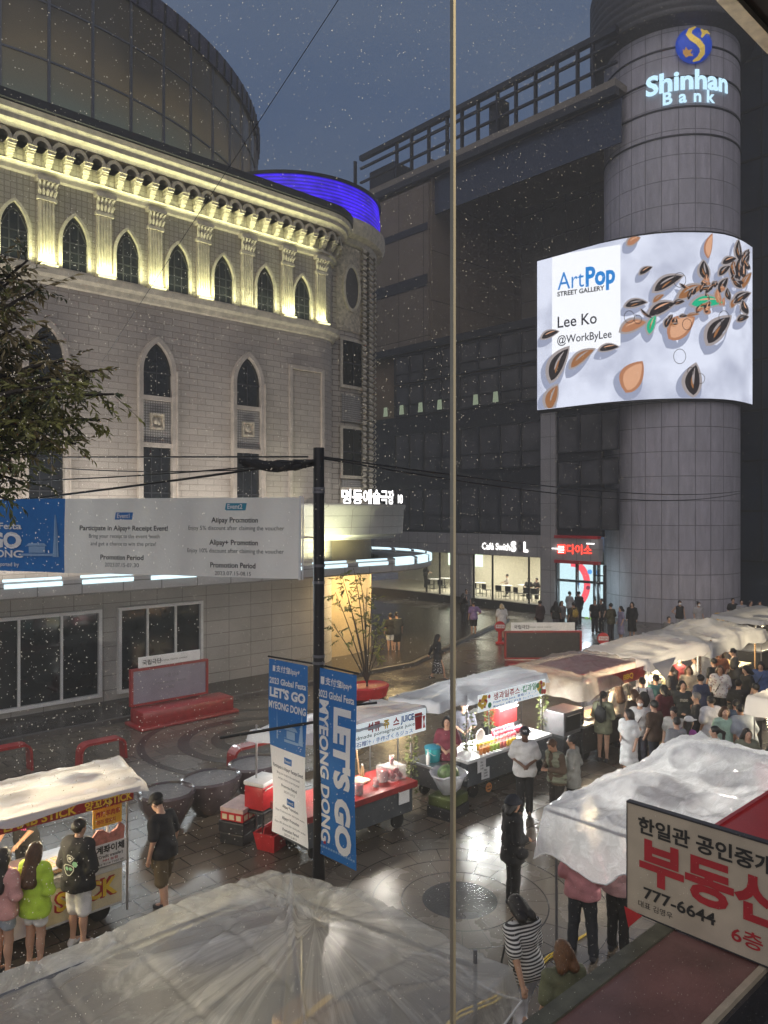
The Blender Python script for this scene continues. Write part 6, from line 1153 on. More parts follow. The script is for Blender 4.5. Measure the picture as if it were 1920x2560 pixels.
# ================================================================== people: bodies and clothes grown as signed-distance surfaces, meshed by surface nets
class SDF:
    def __init__(s, lo, hi, h):
        s.lo = np.array(lo, np.float32); s.h = h; s.n = tuple(int(math.ceil((hi[i] - lo[i]) / h)) + 1 for i in range(3)); s.f = np.full(s.n, 1.0, np.float32)
    def _box(s, lo, hi):
        a = [max(0, int((lo[i] - s.lo[i]) / s.h)) for i in range(3)]; b = [min(s.n[i], int((hi[i] - s.lo[i]) / s.h) + 2) for i in range(3)]
        if any(b[i] <= a[i] for i in range(3)): return None
        g = [s.lo[i] + s.h * np.arange(a[i], b[i], dtype=np.float32) for i in range(3)]
        return tuple(slice(a[i], b[i]) for i in range(3)), np.meshgrid(*g, indexing='ij')
    def _u(s, sl, d, k):
        f = s.f[sl]
        if k > 0: h = np.clip(.5 + .5 * (f - d) / k, 0, 1); s.f[sl] = f * (1 - h) + d * h - k * h * (1 - h)
        else: s.f[sl] = np.minimum(f, d)
    def cone(s, a, b, ra, rb, k=.03):
        a, b = np.array(a, float), np.array(b, float); m = max(ra, rb) + .05 + k; q = s._box(np.minimum(a, b) - m, np.maximum(a, b) + m)
        if q is None: return s
        sl, (X, Y, Z) = q; d = b - a; L2 = max(d @ d, 1e-9); t = np.clip(((X - a[0]) * d[0] + (Y - a[1]) * d[1] + (Z - a[2]) * d[2]) / L2, 0, 1)
        s._u(sl, np.sqrt((X - a[0] - t * d[0]) ** 2 + (Y - a[1] - t * d[1]) ** 2 + (Z - a[2] - t * d[2]) ** 2) - (ra + (rb - ra) * t), k); return s
    def _ell(s, c, r, Rm, m):
        c = np.array(c, float); q = s._box(c - max(r) - m, c + max(r) + m)
        if q is None: return None
        sl, (X, Y, Z) = q; P = [X - c[0], Y - c[1], Z - c[2]]
        if Rm is not None: P = [Rm[0][i] * P[0] + Rm[1][i] * P[1] + Rm[2][i] * P[2] for i in range(3)]
        k0 = np.sqrt((P[0] / r[0]) ** 2 + (P[1] / r[1]) ** 2 + (P[2] / r[2]) ** 2); return sl, (k0 - 1) * min(r) * (.6 + .4 * k0 ** -.0)
    def ell(s, c, r, k=.03, Rm=None):
        q = s._ell(c, r, Rm, .05 + k)
        if q: s._u(*q, k)
        return s
    def cut(s, c, r, Rm=None):
        q = s._ell(c, r, Rm, .02)
        if q: s.f[q[0]] = np.maximum(s.f[q[0]], -q[1])
        return s
    def zcut(s, z, keep='above', tilt=0):
        Z = s.lo[2] + s.h * np.arange(s.n[2], dtype=np.float32); Y = s.lo[1] + s.h * np.arange(s.n[1], dtype=np.float32); pl = (z + tilt * Y[None, :, None]) - Z[None, None, :]
        s.f = np.maximum(s.f, pl if keep == 'above' else -pl); return s
    def wrinkle(s, amp, seed=0, fz=16, fx=9):
        g = [s.lo[i] + s.h * np.arange(s.n[i], dtype=np.float32) for i in range(3)]; X, Y, Z = g[0][:, None, None], g[1][None, :, None], g[2][None, None, :]
        s.f = s.f + amp * (np.sin(Z * fz + 3 * np.sin(X * fx + seed) + seed) * np.sin(X * fx * 1.7 + Y * 11 + seed * 2) + .6 * np.sin(Z * fz * 2.3 + X * 14 - Y * 9 + seed)); return s
    def mesh(s, name, m, parent, T=None):
        f = s.f; I = f < 0; n = f.shape; C = [(i, j, k) for i in (0, 1) for j in (0, 1) for k in (0, 1)]
        S = lambda A, c: A[c[0]:n[0] - 1 + c[0], c[1]:n[1] - 1 + c[1], c[2]:n[2] - 1 + c[2]]
        cnt = sum(S(I, c).astype(np.int8) for c in C); act = (cnt > 0) & (cnt < 8); K = int(act.sum())
        if K == 0: return None
        idx = -np.ones(act.shape, np.int64); idx[act] = np.arange(K); base = np.argwhere(act).astype(np.float32); acc = np.zeros((K, 3), np.float32); w = np.zeros(K, np.float32)
        V = {c: S(f, c)[act] for c in C}
        for a in C:
            for ax in range(3):
                if a[ax] == 0:
                    b = list(a); b[ax] = 1; b = tuple(b); fa, fb = V[a], V[b]; x = (fa < 0) != (fb < 0); t = np.where(x, fa / np.where(x, fa - fb, 1), 0)
                    p = np.array(a, np.float32)[None].repeat(K, 0); p[:, ax] += t; acc += p * x[:, None]; w += x
        v = (base + acc / w[:, None]) * s.h + s.lo; F_ = []
        for ax in range(3):
            o1, o2 = (ax + 1) % 3, (ax + 2) % 3; sa = [slice(1, n[i] - 1) for i in range(3)]; sa[ax] = slice(0, n[ax] - 1); sb = list(sa); sb[ax] = slice(1, n[ax]); A, B = I[tuple(sa)], I[tuple(sb)]; x = np.argwhere(A != B)
            if not len(x): continue
            off = np.array([1, 1, 1]); off[ax] = 0; g = x + off; q = []
            for (d1, d2) in ((-1, -1), (0, -1), (0, 0), (-1, 0)): c = g.copy(); c[:, o1] += d1; c[:, o2] += d2; q.append(idx[c[:, 0], c[:, 1], c[:, 2]])
            q = np.stack(q, 1); fl = ~A[tuple(x.T)]; q[fl] = q[fl][:, ::-1]; F_.append(q)
        F_ = np.concatenate(F_); F_ = F_[(F_ >= 0).all(1)]
        me = bpy.data.meshes.new(name); me.vertices.add(K); me.vertices.foreach_set('co', v.astype(np.float32).ravel()); me.loops.add(F_.size); me.loops.foreach_set('vertex_index', F_.ravel().astype(np.int32)); me.polygons.add(len(F_)); me.polygons.foreach_set('loop_start', np.arange(0, F_.size, 4, dtype=np.int32)); me.polygons.foreach_set('use_smooth', np.ones(len(F_), bool)); me.update(); me.validate(); me.materials.append(m)
        o = bpy.data.objects.new(name, me); COL.objects.link(o); o.parent = parent; return o
SKIN = [mat('light skin', (.50, .30, .21), .5, var=.06), mat('tan skin', (.40, .22, .14), .5, var=.06), mat('brown skin', (.16, .085, .055), .5, var=.06)]
HAIR = dict(k=mat('black hair', (.012, .010, .010), .42, var=.4, vs=30, bump=.5, bs=60, stretch=(3, 3, .4)), b=mat('brown hair', (.07, .03, .012), .45, var=.4, vs=30, bump=.5, bs=60, stretch=(3, 3, .4)), a=mat('auburn hair', (.16, .07, .025), .45, var=.4, vs=30, bump=.5, bs=60, stretch=(3, 3, .4)), g=mat('grey hair', (.16, .15, .14), .5, var=.3, vs=30), y=mat('pale hair', (.45, .36, .22), .5, var=.3, vs=30))
_cl = {}
def cloth(c, pat=None, c2=None):
    k = (c, pat, c2)
    if k in _cl: return _cl[k]
    if not pat: m = mat('woven cloth', c, .85, var=.22, vs=6, bump=.5, bs=18)
    else:
        m, nt, b = newmat(pat + ' cloth'); N, L = nt.nodes, nt.links; t = N.new('ShaderNodeTexCoord'); b.inputs['Roughness'].default_value = .85
        r = N.new('ShaderNodeValToRGB'); r.color_ramp.interpolation = 'CONSTANT' if pat != 'floral' else 'LINEAR'; r.color_ramp.elements[0].color = (*c, 1); r.color_ramp.elements[1].color = (*c2, 1); r.color_ramp.elements[1].position = .5
        if pat == 'stripe':
            w = N.new('ShaderNodeTexWave'); w.bands_direction = 'Z'; w.inputs['Scale'].default_value = 10; w.inputs['Distortion'].default_value = 1.2; w.inputs['Detail Scale'].default_value = .6; L.new(t.outputs['Object'], w.inputs[0]); L.new(w.outputs[1], r.inputs[0])
        elif pat == 'check':
            w = N.new('ShaderNodeTexChecker'); w.inputs['Scale'].default_value = 18; L.new(t.outputs['Object'], w.inputs[0]); L.new(w.outputs[1], r.inputs[0])
        else:
            w = N.new('ShaderNodeTexVoronoi'); w.inputs['Scale'].default_value = 16; L.new(t.outputs['Object'], w.inputs[0]); r.color_ramp.elements[0].position = .28; r.color_ramp.elements[1].position = .4; L.new(w.outputs[0], r.inputs[0])
        L.new(r.outputs[0], b.inputs['Base Color'])
    _cl[k] = m; return m
ARM = dict(down=((.225, -.03, 1.13), (.235, .07, .90)), front=((.23, .02, 1.13), (.07, .25, 1.17)), reach=((.22, .14, 1.17), (.17, .38, 1.10)), belly=((.24, -.02, 1.13), (.06, .2, 1.05)), hip=((.34, -.09, 1.16), (.17, .03, 1.03)), bent=((.23, -.07, 1.13), (.21, .2, 1.08)), fwd=((.22, .07, 1.13), (.2, .27, .98)), back=((.235, -.16, 1.16), (.245, -.24, .94)), face=((.2, .14, 1.17), (.06, .19, 1.44)), up=((.26, .12, 1.2), (.14, .3, 1.36)))
LEGS = dict(stand=(((.085, .015, .49), (.09, -.01, .085)), ((-.085, .015, .49), (-.09, -.01, .085))), walk=(((.085, .17, .52), (.085, .26, .10)), ((-.085, .02, .48), (-.085, -.24, .16))), step=(((.085, .10, .50), (.085, .12, .085)), ((-.085, -.02, .48), (-.09, -.14, .11))), wide=(((.12, .02, .49), (.15, .0, .085)), ((-.12, .02, .49), (-.15, -.0, .085))))
PEOPLE = []
def person(label, px, Yd, head=None, H=1.68, skin=0, hair='short', hc='k', top=((.6, .6, .6), 'short', .80), bot=('pants', (.03, .03, .04), 0), arms=('down', 'down'), legs='stand', lean=0, look=(0, 0), shoe=(.05, .05, .055), bag=None, hat=None, h=.02, build=1.0, cat='person', top2=None, mask=False, sn=None, lift=0, hold=None, eyes=True):
    """heading: 0 faces away from the eye, 90 faces left in the photo, 180 faces the eye"""
    s, n = sn if sn else at_y(px, Yd); o = thing('person', label, cat, s, n, lift, 0); o.rotation_euler = (0, 0, R(head or 0)); k = H / 1.7; o.scale = (k, k, k); seed = len(PEOPLE) * 1.7; PEOPLE.append(o)
    ln = R(lean); cz, sz_ = math.cos(ln), math.sin(ln)
    def U(p):                                           # lean of the upper body about the hips
        x, y, z = p; 
        if z < .93: 
            return (x, y, z)
        dz, dy = z - .93, y; return (x, dy * cz + dz * sz_ - .0, .93 + dz * cz - dy * sz_)
    def AU(p): x, y, z = p; dz, dy = z - .93, y; return (x, dy * cz + dz * sz_, .93 + dz * cz - dy * sz_)
    RL = [[1, 0, 0], [0, cz, sz_], [0, -sz_, cz]]
    yaw, pit = R(look[0]), R(look[1] + lean * .75); Hm = (Matrix.Rotation(yaw, 3, 'Z') @ Matrix.Rotation(-pit, 3, 'X')); nk = Vector(U((0, .012, 1.50)))
    HR = [list(r) for r in Hm]
    def HD(p): return tuple(nk + Hm @ (Vector(p) - Vector((0, .012, 1.50))))
    B = build; W_ = .50; lo, hi = (-W_, -.55, -.03), (W_, .62 + sz_ * .5, 1.82)
    sh = [(sg * .172 * (.5 + .5 * B), 0, 1.385) for sg in (1, -1)]; ja = []
    for i, a in enumerate(arms): e, w = ARM[a]; sg = (1, -1)[i]; ja.append((U(sh[i]), AU((sg * e[0] * (.6 + .4 * B), e[1], e[2])), AU((sg * w[0], w[1], w[2]))))
    lg = LEGS[legs]
    b = SDF(lo, hi, h)
    def torso(q, o_=0, kk=.05):
        q.ell(U((0, -.01, .96)), ((.155 * B + o_), .105 * B + o_, .13 + o_), kk, RL); q.ell(U((0, 0, 1.09)), (.13 * B + o_, .092 * B + o_, .17 + o_), kk, RL); q.ell(U((0, .005, 1.26)), (.155 * B + o_, .105 * B + o_, .19 + o_ * .6), kk, RL); q.cone(U((-.12 * B, 0, 1.375)), U((.12 * B, 0, 1.375)), .062 + o_, .062 + o_, kk)
    torso(b)
    b.cone(U((0, -.005, 1.40)), nk, .055, .05, .03); b.cone(nk, HD((0, .03, 1.56)), .05, .05, .02)
    b.ell(HD((0, .015, 1.615)), (.074, .09, .10), .02, HR); b.ell(HD((0, .05, 1.555)), (.056, .058, .065), .03, HR); b.cone(HD((0, .105, 1.605)), HD((0, .124, 1.578)), .008, .013, .012)
    for sg in (1, -1): b.ell(HD((sg * .077, .005, 1.59)), (.012, .022, .032), .01, HR)
    for (a, e, w) in ja:
        b.cone(a, e, .05 * (.5 + .5 * B), .039, .03); b.cone(e, w, .04, .027, .02); d = (Vector(w) - Vector(e)).normalized(); sd = d.cross(Vector((0, 0, 1))).normalized() if abs(d.z) < .9 else Vector((0, 1, 0)); up = sd.cross(d); pm = Vector(w) + d * .045
        b.cone(Vector(w), Vector(w) + d * .075, .024, .03, .015)
        if h < .016:
            for j in range(4): r0 = Vector(w) + d * .085 + sd * (j - 1.5) * .018; L_ = (.055, .066, .06, .046)[j]; m_ = r0 + d * L_ * .55; b.cone(r0, m_, .0095, .009, .006); b.cone(m_, m_ + (d * .75 - up * .66) * L_ * .5, .009, .0075, .004)
            t0 = Vector(w) + d * .03 + sd * -.026; b.cone(t0, t0 + d * .035 - sd * .022, .011, .010, .008); b.cone(t0 + d * .035 - sd * .022, t0 + d * .062 - sd * .02 - up * .01, .010, .008, .004)
        else: b.cone(Vector(w) + d * .07, Vector(w) + d * .12 - up * .02, .03, .016, .015)
    for i, (kn, an) in enumerate(lg):
        sg = (1, -1)[i]; hp = (sg * .085, -.005, .92); b.cone(hp, kn, .088 * B, .056, .04); b.cone(kn, an, .053, .034, .03); mid = Vector(kn).lerp(Vector(an), .3); b.ell((mid.x, mid.y - .018, mid.z), (.05, .052, .11), .03); b.cone(an, (an[0], an[1] + .14, max(.03, an[2] - .05)), .035, .028, .02); b.cone(an, (an[0], an[1] - .03, an[2] - .04), .033, .03, .02)
    b.mesh('body', SKIN[skin], o)
    for i, (kn, an) in enumerate(lg):
        q = SDF((an[0] - .09, an[1] - .15, -.03), (an[0] + .09, an[1] + .26, an[2] + .08), max(.012, h * .8)); q.cone((an[0], an[1] - .035, max(.04, an[2] - .04)), (an[0], an[1] + .15, max(.03, an[2] - .055)), .045, .036, .02); q.cone((an[0], an[1] - .02, an[2] - .02), (an[0], an[1], an[2]), .045, .044, .02); q.zcut(max(0, an[2] - .085), 'above'); q.mesh('shoe', cloth(shoe), o)
    kd, bc, bl = bot[:3]; bp = bot[3] if len(bot) > 3 else None; bc2 = bot[4] if len(bot) > 4 else None
    if kd in ('pants', 'shorts'):
        q = SDF((-.36, -.42, .0), (.36, .42, 1.12), h); q.ell((0, -.008, .95), (.168 * B, .12 * B, .135), .04)
        for i, (kn, an) in enumerate(lg):
            sg = (1, -1)[i]; hp = Vector((sg * .085, -.005, .92)); kn, an = Vector(kn), Vector(an)
            if kd == 'shorts': q.cone(hp, hp.lerp(kn, bl or .75), .102 * B, .098 * B, .03)
            else: q.cone(hp, kn, .1 * B, .078, .03); q.cone(kn, kn.lerp(an, bl or .93), .076, .07, .02)
        q.zcut(1.06, 'below'); q.wrinkle(.0035, seed, 22, 8); q.mesh('trousers' if kd == 'pants' else 'shorts', cloth(bc, bp, bc2), o)
    elif kd == 'skirt':
        q = SDF((-.42, -.42, .0), (.42, .42, 1.14), h); z1 = bl or .45
        for i in range(7): t = i / 6; z = 1.05 + (z1 - 1.05) * t; r = .135 + .13 * t ** .8; q.ell((0, 0, z), (r * B, r * .8 * B, .13), .05)
        q.zcut(z1).zcut(1.07, 'below'); q.wrinkle(.007, seed, 3, 26); q.mesh('skirt', cloth(bc, bp, bc2), o)
    tc_, sl, hem = top[:3]; tp = top[3] if len(top) > 3 else None; tc2 = top[4] if len(top) > 4 else None; loose = top[5] if len(top) > 5 else .022
    q = SDF(lo, hi, h); torso(q, loose, .05); yh = 0 if hem > .9 else 0
    r = .155 * B + loose + .012; q.cone(U((-.06, -.005, 1.06)), (-.06, -.005, hem + .03), .105 * B + loose * .6, .115 * B + loose, .05); q.cone(U((.06, -.005, 1.06)), (.06, -.005, hem + .03), .105 * B + loose * .6, .115 * B + loose, .05); q.ell((0, -.005, hem + .09), (r, r * .76, .16), .05)
    for (a, e, w) in ja:
        a, e, w = Vector(a), Vector(e), Vector(w)
        if sl == 'short': q.cone(a, a.lerp(e, .78), .064 * (.5 + .5 * B) + loose * .4, .066 + loose * .6, .035)
        elif sl == 'half': q.cone(a, e, .064 + loose * .4, .062 + loose * .5, .035); q.cone(e, e.lerp(w, .25), .062 + loose * .5, .062 + loose * .4, .03)
        elif sl == 'long': q.cone(a, e, .062 + loose * .4, .054 + loose * .4, .035); q.cone(e, e.lerp(w, .92), .054 + loose * .3, .042 + loose * .3, .025)
    q.zcut(hem); q.cut(U((0, .03, 1.49)), (.074, .085, .075), RL)
    q.wrinkle(.0065, seed, 17, 7); q.mesh('dress' if kd == 'none' and hem < .6 else 'top', cloth(tc_, tp, tc2), o)
    if top2:                                            # open vest or jacket over the top
        q = SDF(lo, hi, h); torso(q, loose + .022, .05); q.ell((0, -.005, .92), (r + .02, r * .8 + .02, .16), .05); q.zcut(top2[1]); q.cut(U((0, .03, 1.49)), (.08, .09, .08), RL); q.cut(U((0, .2, 1.2)), (.06, .16, .5)); q.wrinkle(.009, seed, 34, 2); q.mesh('vest', cloth(top2[0]), o)
    if hair != 'none':
        q = SDF(tuple(np.array(HD((0, -.06, 1.5))) - (.22, .26, .42)), tuple(np.array(HD((0, .0, 1.62))) + (.22, .22, .22)), min(h, .016)); q.ell(HD((0, .002, 1.63)), (.087, .104, .098), .02, HR)
        if hair in ('long', 'bob', 'wavy'):
            z1 = {'long': 1.22, 'bob': 1.50, 'wavy': 1.45}[hair]; q.ell(HD((0, -.03, 1.57)), (.096, .088, .10), .03, HR)
            for sg in (1, -1): q.cone(HD((sg * .06, -.02, 1.58)), tuple(Vector(HD((sg * .07, -.06, 1.5))).lerp(Vector(U((sg * .07, -.13, z1))), 1 if hair == 'long' else .6)), .055, .058 if hair != 'long' else .06, .03)
            q.cone(HD((0, -.05, 1.58)), U((0, -.15, z1)) if hair == 'long' else HD((0, -.07, z1 + .02)), .066, .07 if hair == 'long' else .05, .04)
        if hair == 'pony': q.cone(HD((0, -.09, 1.63)), HD((0, -.17, 1.58)), .035, .04, .02); q.cone(HD((0, -.17, 1.58)), HD((0, -.16, 1.34)), .04, .02, .02)
        if hair == 'bun': q.ell(HD((0, -.09, 1.70)), (.045, .045, .04), .02, HR)
        q.cut(HD((0, .13, 1.575)), (.082, .09, .098), HR)
        if hair == 'short': q.cut(HD((0, .02, 1.50)), (.11, .12, .065), HR)
        q.wrinkle(.004, seed, 20, 60); q.mesh('hair', HAIR[hc], o)
    if hat:
        kind, c = hat; q = SDF(tuple(np.array(HD((0, 0, 1.62))) - (.24, .3, .16)), tuple(np.array(HD((0, 0, 1.66))) + (.24, .3, .16)), min(h, .012)); q.ell(HD((0, .0, 1.665)), (.098, .115, .085), .01, HR); q.cut(HD((0, .0, 1.59)), (.13, .15, .055), HR)
        if kind == 'cap': q.ell(HD((0, .12, 1.652)), (.075, .095, .012), .012, HR)
        elif kind == 'brim': q.ell(HD((0, .005, 1.645)), (.165, .185, .016), .02, HR)
        elif kind == 'bucket': q.ell(HD((0, .005, 1.625)), (.135, .15, .035), .03, HR); q.cut(HD((0, .005, 1.57)), (.12, .13, .055), HR)
        q.mesh('cap' if kind == 'cap' else 'hat', cloth(c), o)
    if eyes:
        q = MB()
        for sg in (1, -1): q.ball(HD((sg * .032, .098, 1.607)), (.013, .006, .007), n=6)
        q.build('eyes', M['ink'], o, True); MB().ball(HD((0, .106, 1.546)), (.021, .006, .006), n=6).build('mouth', mat('lips', (.28, .09, .08), .5, var=0) if 'lips' not in M else M['lips'], o, True)
    if mask: MB().ball(HD((0, .078, 1.558)), (.062, .045, .052), n=10).build('face_mask', M['clay'], o, True)
    if bag:
        kind, c = bag
        if kind == 'backpack':
            q = SDF((-.24, -.5, .85), (.24, .1, 1.5), .02); q.ell(U((0, -.20, 1.2)), (.15, .085, .21), .03, RL); q.wrinkle(.004, seed); q.mesh('backpack', cloth(c), o); q = MB()
            for sg in (1, -1): q.tube([U((sg * .1, -.14, 1.36)), U((sg * .105, -.02, 1.47)), U((sg * .11, .1, 1.4)), U((sg * .12, .135, 1.25)), U((sg * .16, .02, 1.08)), U((sg * .1, -.14, 1.05))], .016, 6)
            q.build('backpack_straps', cloth(c), o, True)
        elif kind == 'shoulder':
            sg = -1 if c[1] == 'r' else 1; q = SDF((-.5, -.3, .6), (.5, .4, 1.15), .02); q.ell((sg * .25, .05, .86), (.06, .15, .13), .02); q.wrinkle(.003, seed); q.mesh('shoulder_bag', cloth(*c[0]), o); MB().tube([(sg * .25, -.05, .95), (sg * .18, -.1, 1.2), U((sg * .12, .0, 1.475)), U((sg * .17, .12, 1.2)), (sg * .25, .14, .95)], .012, 6).build('bag_strap', cloth(*c[0]), o, True)
        elif kind == 'cross':
            MB().tube([U((-.12, .02, 1.47)), U((-.02, .15, 1.28)), (.13, .15, 1.0), (.2, .03, .93), U((.1, -.14, 1.15)), U((-.1, -.1, 1.42)), U((-.12, .02, 1.47))], .011, 6).build('bag_strap', cloth(c), o, True); q = SDF((0, -.1, .75), (.4, .3, 1.1), .02); q.ell((.21, .07, .9), (.05, .11, .09), .02); q.mesh('crossbody_bag', cloth(c), o)
    return o
M['lips'] = mat('lips', (.28, .09, .08), .5, var=0)
def Yh(yh, H=1.66): return (EYE - H) * FOC / (yh - 1280)
WH, GR, BK, OL = (.62, .62, .62), (.22, .23, .25), (.018, .018, .02), (.15, .15, .10)
DEN = (.05, .08, .14)
# --- at the lamb stall
person('person from behind in pink T-shirt and denim shorts, long dark hair, at the lamb stall', 8, 9.95, -20, 1.63, 0, 'long', 'k', ((.58, .30, .28), 'half', .83, None, None, .036), ('shorts', (.35, .40, .45), .45), ('belly', 'belly'), 'stand', h=.013, bag=None, eyes=False)
p_ = person('person in a lime green shirt and white shorts with long dark hair at the stall', 88, 10.1, -18, 1.64, 0, 'long', 'b', ((.42, .62, .05), 'half', .76, None, None, .042), ('shorts', (.75, .75, .73), .55), ('belly', 'down'), 'stand', h=.013, shoe=(.7, .7, .7), bag=('shoulder', (((.30, .22, .14), 'check', (.55, .48, .38)), 'r')), eyes=False)
p_ = person('person from behind in a black T-shirt with pale back print and white shorts', 196, 10.62, -22, 1.74, 0, 'short', 'k', (BK, 'half', .80, None, None, .06), ('shorts', (.72, .72, .72), .95), ('belly', 'belly'), 'stand', h=.013, shoe=(.65, .65, .65), eyes=False)
b_ = MB(); M['print'] = mat('pale shirt print', (.62, .62, .55), .7, var=0); M['printg'] = mat('green shirt print', (.25, .5, .32), .7, var=0)
def pring(cx, cz, r, w_, m, n=14):
    for i in range(n):
        a, a2 = i * 6.283 / n, (i + 1) * 6.283 / n; j = lambda t: 1 + .15 * math.sin(3 * t + cx * 30)
        b_.add([(cx + q * j(t) * math.cos(t), -.185 + .35 * (cx + q * math.cos(t)) ** 2, cz + q * .9 * j(t) * math.sin(t)) for q, t in ((r, a), (r, a2), (r - w_, a2), (r - w_, a))], [(0, 1, 2, 3)], m)
pring(.03, 1.27, .055, .012, 'print'); pring(.03, 1.27, .03, .03, 'print', 5); pring(.01, 1.12, .085, .012, 'print'); pring(-.02, 1.13, .03, .03, 'printg', 5); pring(.04, 1.13, .03, .03, 'printg', 5); pring(.11, 1.2, .045, .045, 'printg', 6)
b_.build('shirt_print', None, p_)
p_ = person('vendor behind the lamb grill in a black apron top with pink lettering, tending skewers', 66, 11.95, 168, 1.72, 1, 'short', 'k', (BK, 'short', .85), ('pants', BK, 0), ('reach', 'reach'), 'stand', 12, h=.014, sn=None, hat=('cap', BK))
lettering([("양꼬치", 0, 1.27, .12, 'c', .03), ("LAMB", 0, 1.13, .12, 'c', .03)], lambda x, y: (-x, .155 + (y - .93) * .2, y), mat('pink print', (.75, .12, .3), .6, var=0), p_, 'shirt_print')
p_ = person('person in black cap, glasses, black polo and olive apron, looking down while walking', 412, 11.45, 62, 1.77, 0, 'short', 'k', ((.02, .02, .022), 'short', .86), ('shorts', (.12, .09, .05), .9), ('down', 'down'), 'step', 8, (0, 28), h=.012, hat=('cap', BK))
q = SDF((-.4, -.2, .5), (.4, .4, 1.4), .016); q.ell((0, .09, 1.12), (.15, .075, .26), .03); q.ell((0, .09, .82), (.17, .08, .26), .05); q.zcut(.6); q.mesh('apron', cloth((.13, .10, .05)), p_); MB().tube([(.05, .1, 1.6), (.035, .115, 1.585), (.0, .12, 1.59), (-.035, .115, 1.585), (-.05, .1, 1.6)], .006, 5).build('glasses', M['black'], p_); MB().box(.235, .25, -.03, .03, 1.2, 1.25).build('sleeve_patch', M['clay'], p_)
# --- around the medallion, near
person('person in black bucket hat, tunic and trousers, standing in profile on the round paving', 1282, 11.7, -78, 1.66, 1, 'bob', 'k', ((.015, .015, .016), 'long', .72, None, None, .05), ('pants', (.012, .012, .013), 0), ('belly', 'belly'), 'stand', h=.012, hat=('bucket', (.02, .022, .03)), bag=('cross', BK))
person('person with dark hair in a black and white striped T-shirt and white trousers', 1316, 8.5, 28, 1.7, 0, 'bob', 'k', ((.03, .03, .035), 'short', .88, 'stripe', (.66, .66, .64), .03), ('pants', (.62, .62, .64), 0), ('fwd', 'back'), 'walk', 10, (10, 25), h=.011, bag=('shoulder', (((.03, .03, .03),), 'r')), eyes=False)
person('person from behind in loose dusty pink T-shirt and dark jeans under the vinyl edge', 1456, 10.35, -30, 1.68, 0, 'bob', 'k', ((.52, .22, .24), 'half', .86, None, None, .045), ('pants', (.03, .035, .045), 0), ('belly', 'belly'), 'wide', h=.012, build=1.12, eyes=False)
person('person in a pale pink top half hidden beside the projecting sign', 1545, 10.5, -40, 1.62, 0, 'bob', 'b', ((.55, .34, .34), 'half', .86, None, None, .05), ('pants', BK, 0), ('belly', 'belly'), h=.018, eyes=False)
person('person with round auburn hair seen from behind, just beyond the maroon ledge', 1408, 7.75, 15, 1.66, 0, 'bob', 'a', ((.16, .17, .10), 'short', .8), ('pants', (.12, .12, .14), 0), ('down', 'down'), h=.012, eyes=False)
person('person in plain white T-shirt and black cap with an emblem, looking at his hands', 1312, 15.2, 172, 1.72, 2, 'short', 'k', (WH, 'short', .80, None, None, .05), ('pants', BK, 0), ('belly', 'belly'), 'stand', 0, (0, 3), h=.013, hat=('cap', (.012, .012, .02)))
lettering([("NY", 0, 1.665, .06, 'c', .02)], lambda x, y: (-x, .128 + .0, y), M['inkw'], PEOPLE[-1], 'cap_emblem')
person('person in an olive quilted vest looking down at a phone by the fruit stall', 1392, 14.75, 120, 1.66, 1, 'short', 'b', ((.09, .06, .04), 'long', .82), ('pants', (.03, .025, .022), 0), ('front', 'front'), 'stand', 6, (0, 25), h=.015, top2=((.20, .21, .15), .84))
person('person in a grey coat with a pale bag close behind the quilted vest', 1432, 14.9, 60, 1.66, 1, 'short', 'k', ((.24, .24, .22), 'long', .7), ('pants', BK, 0), ('bent', 'down'), h=.02, eyes=False)
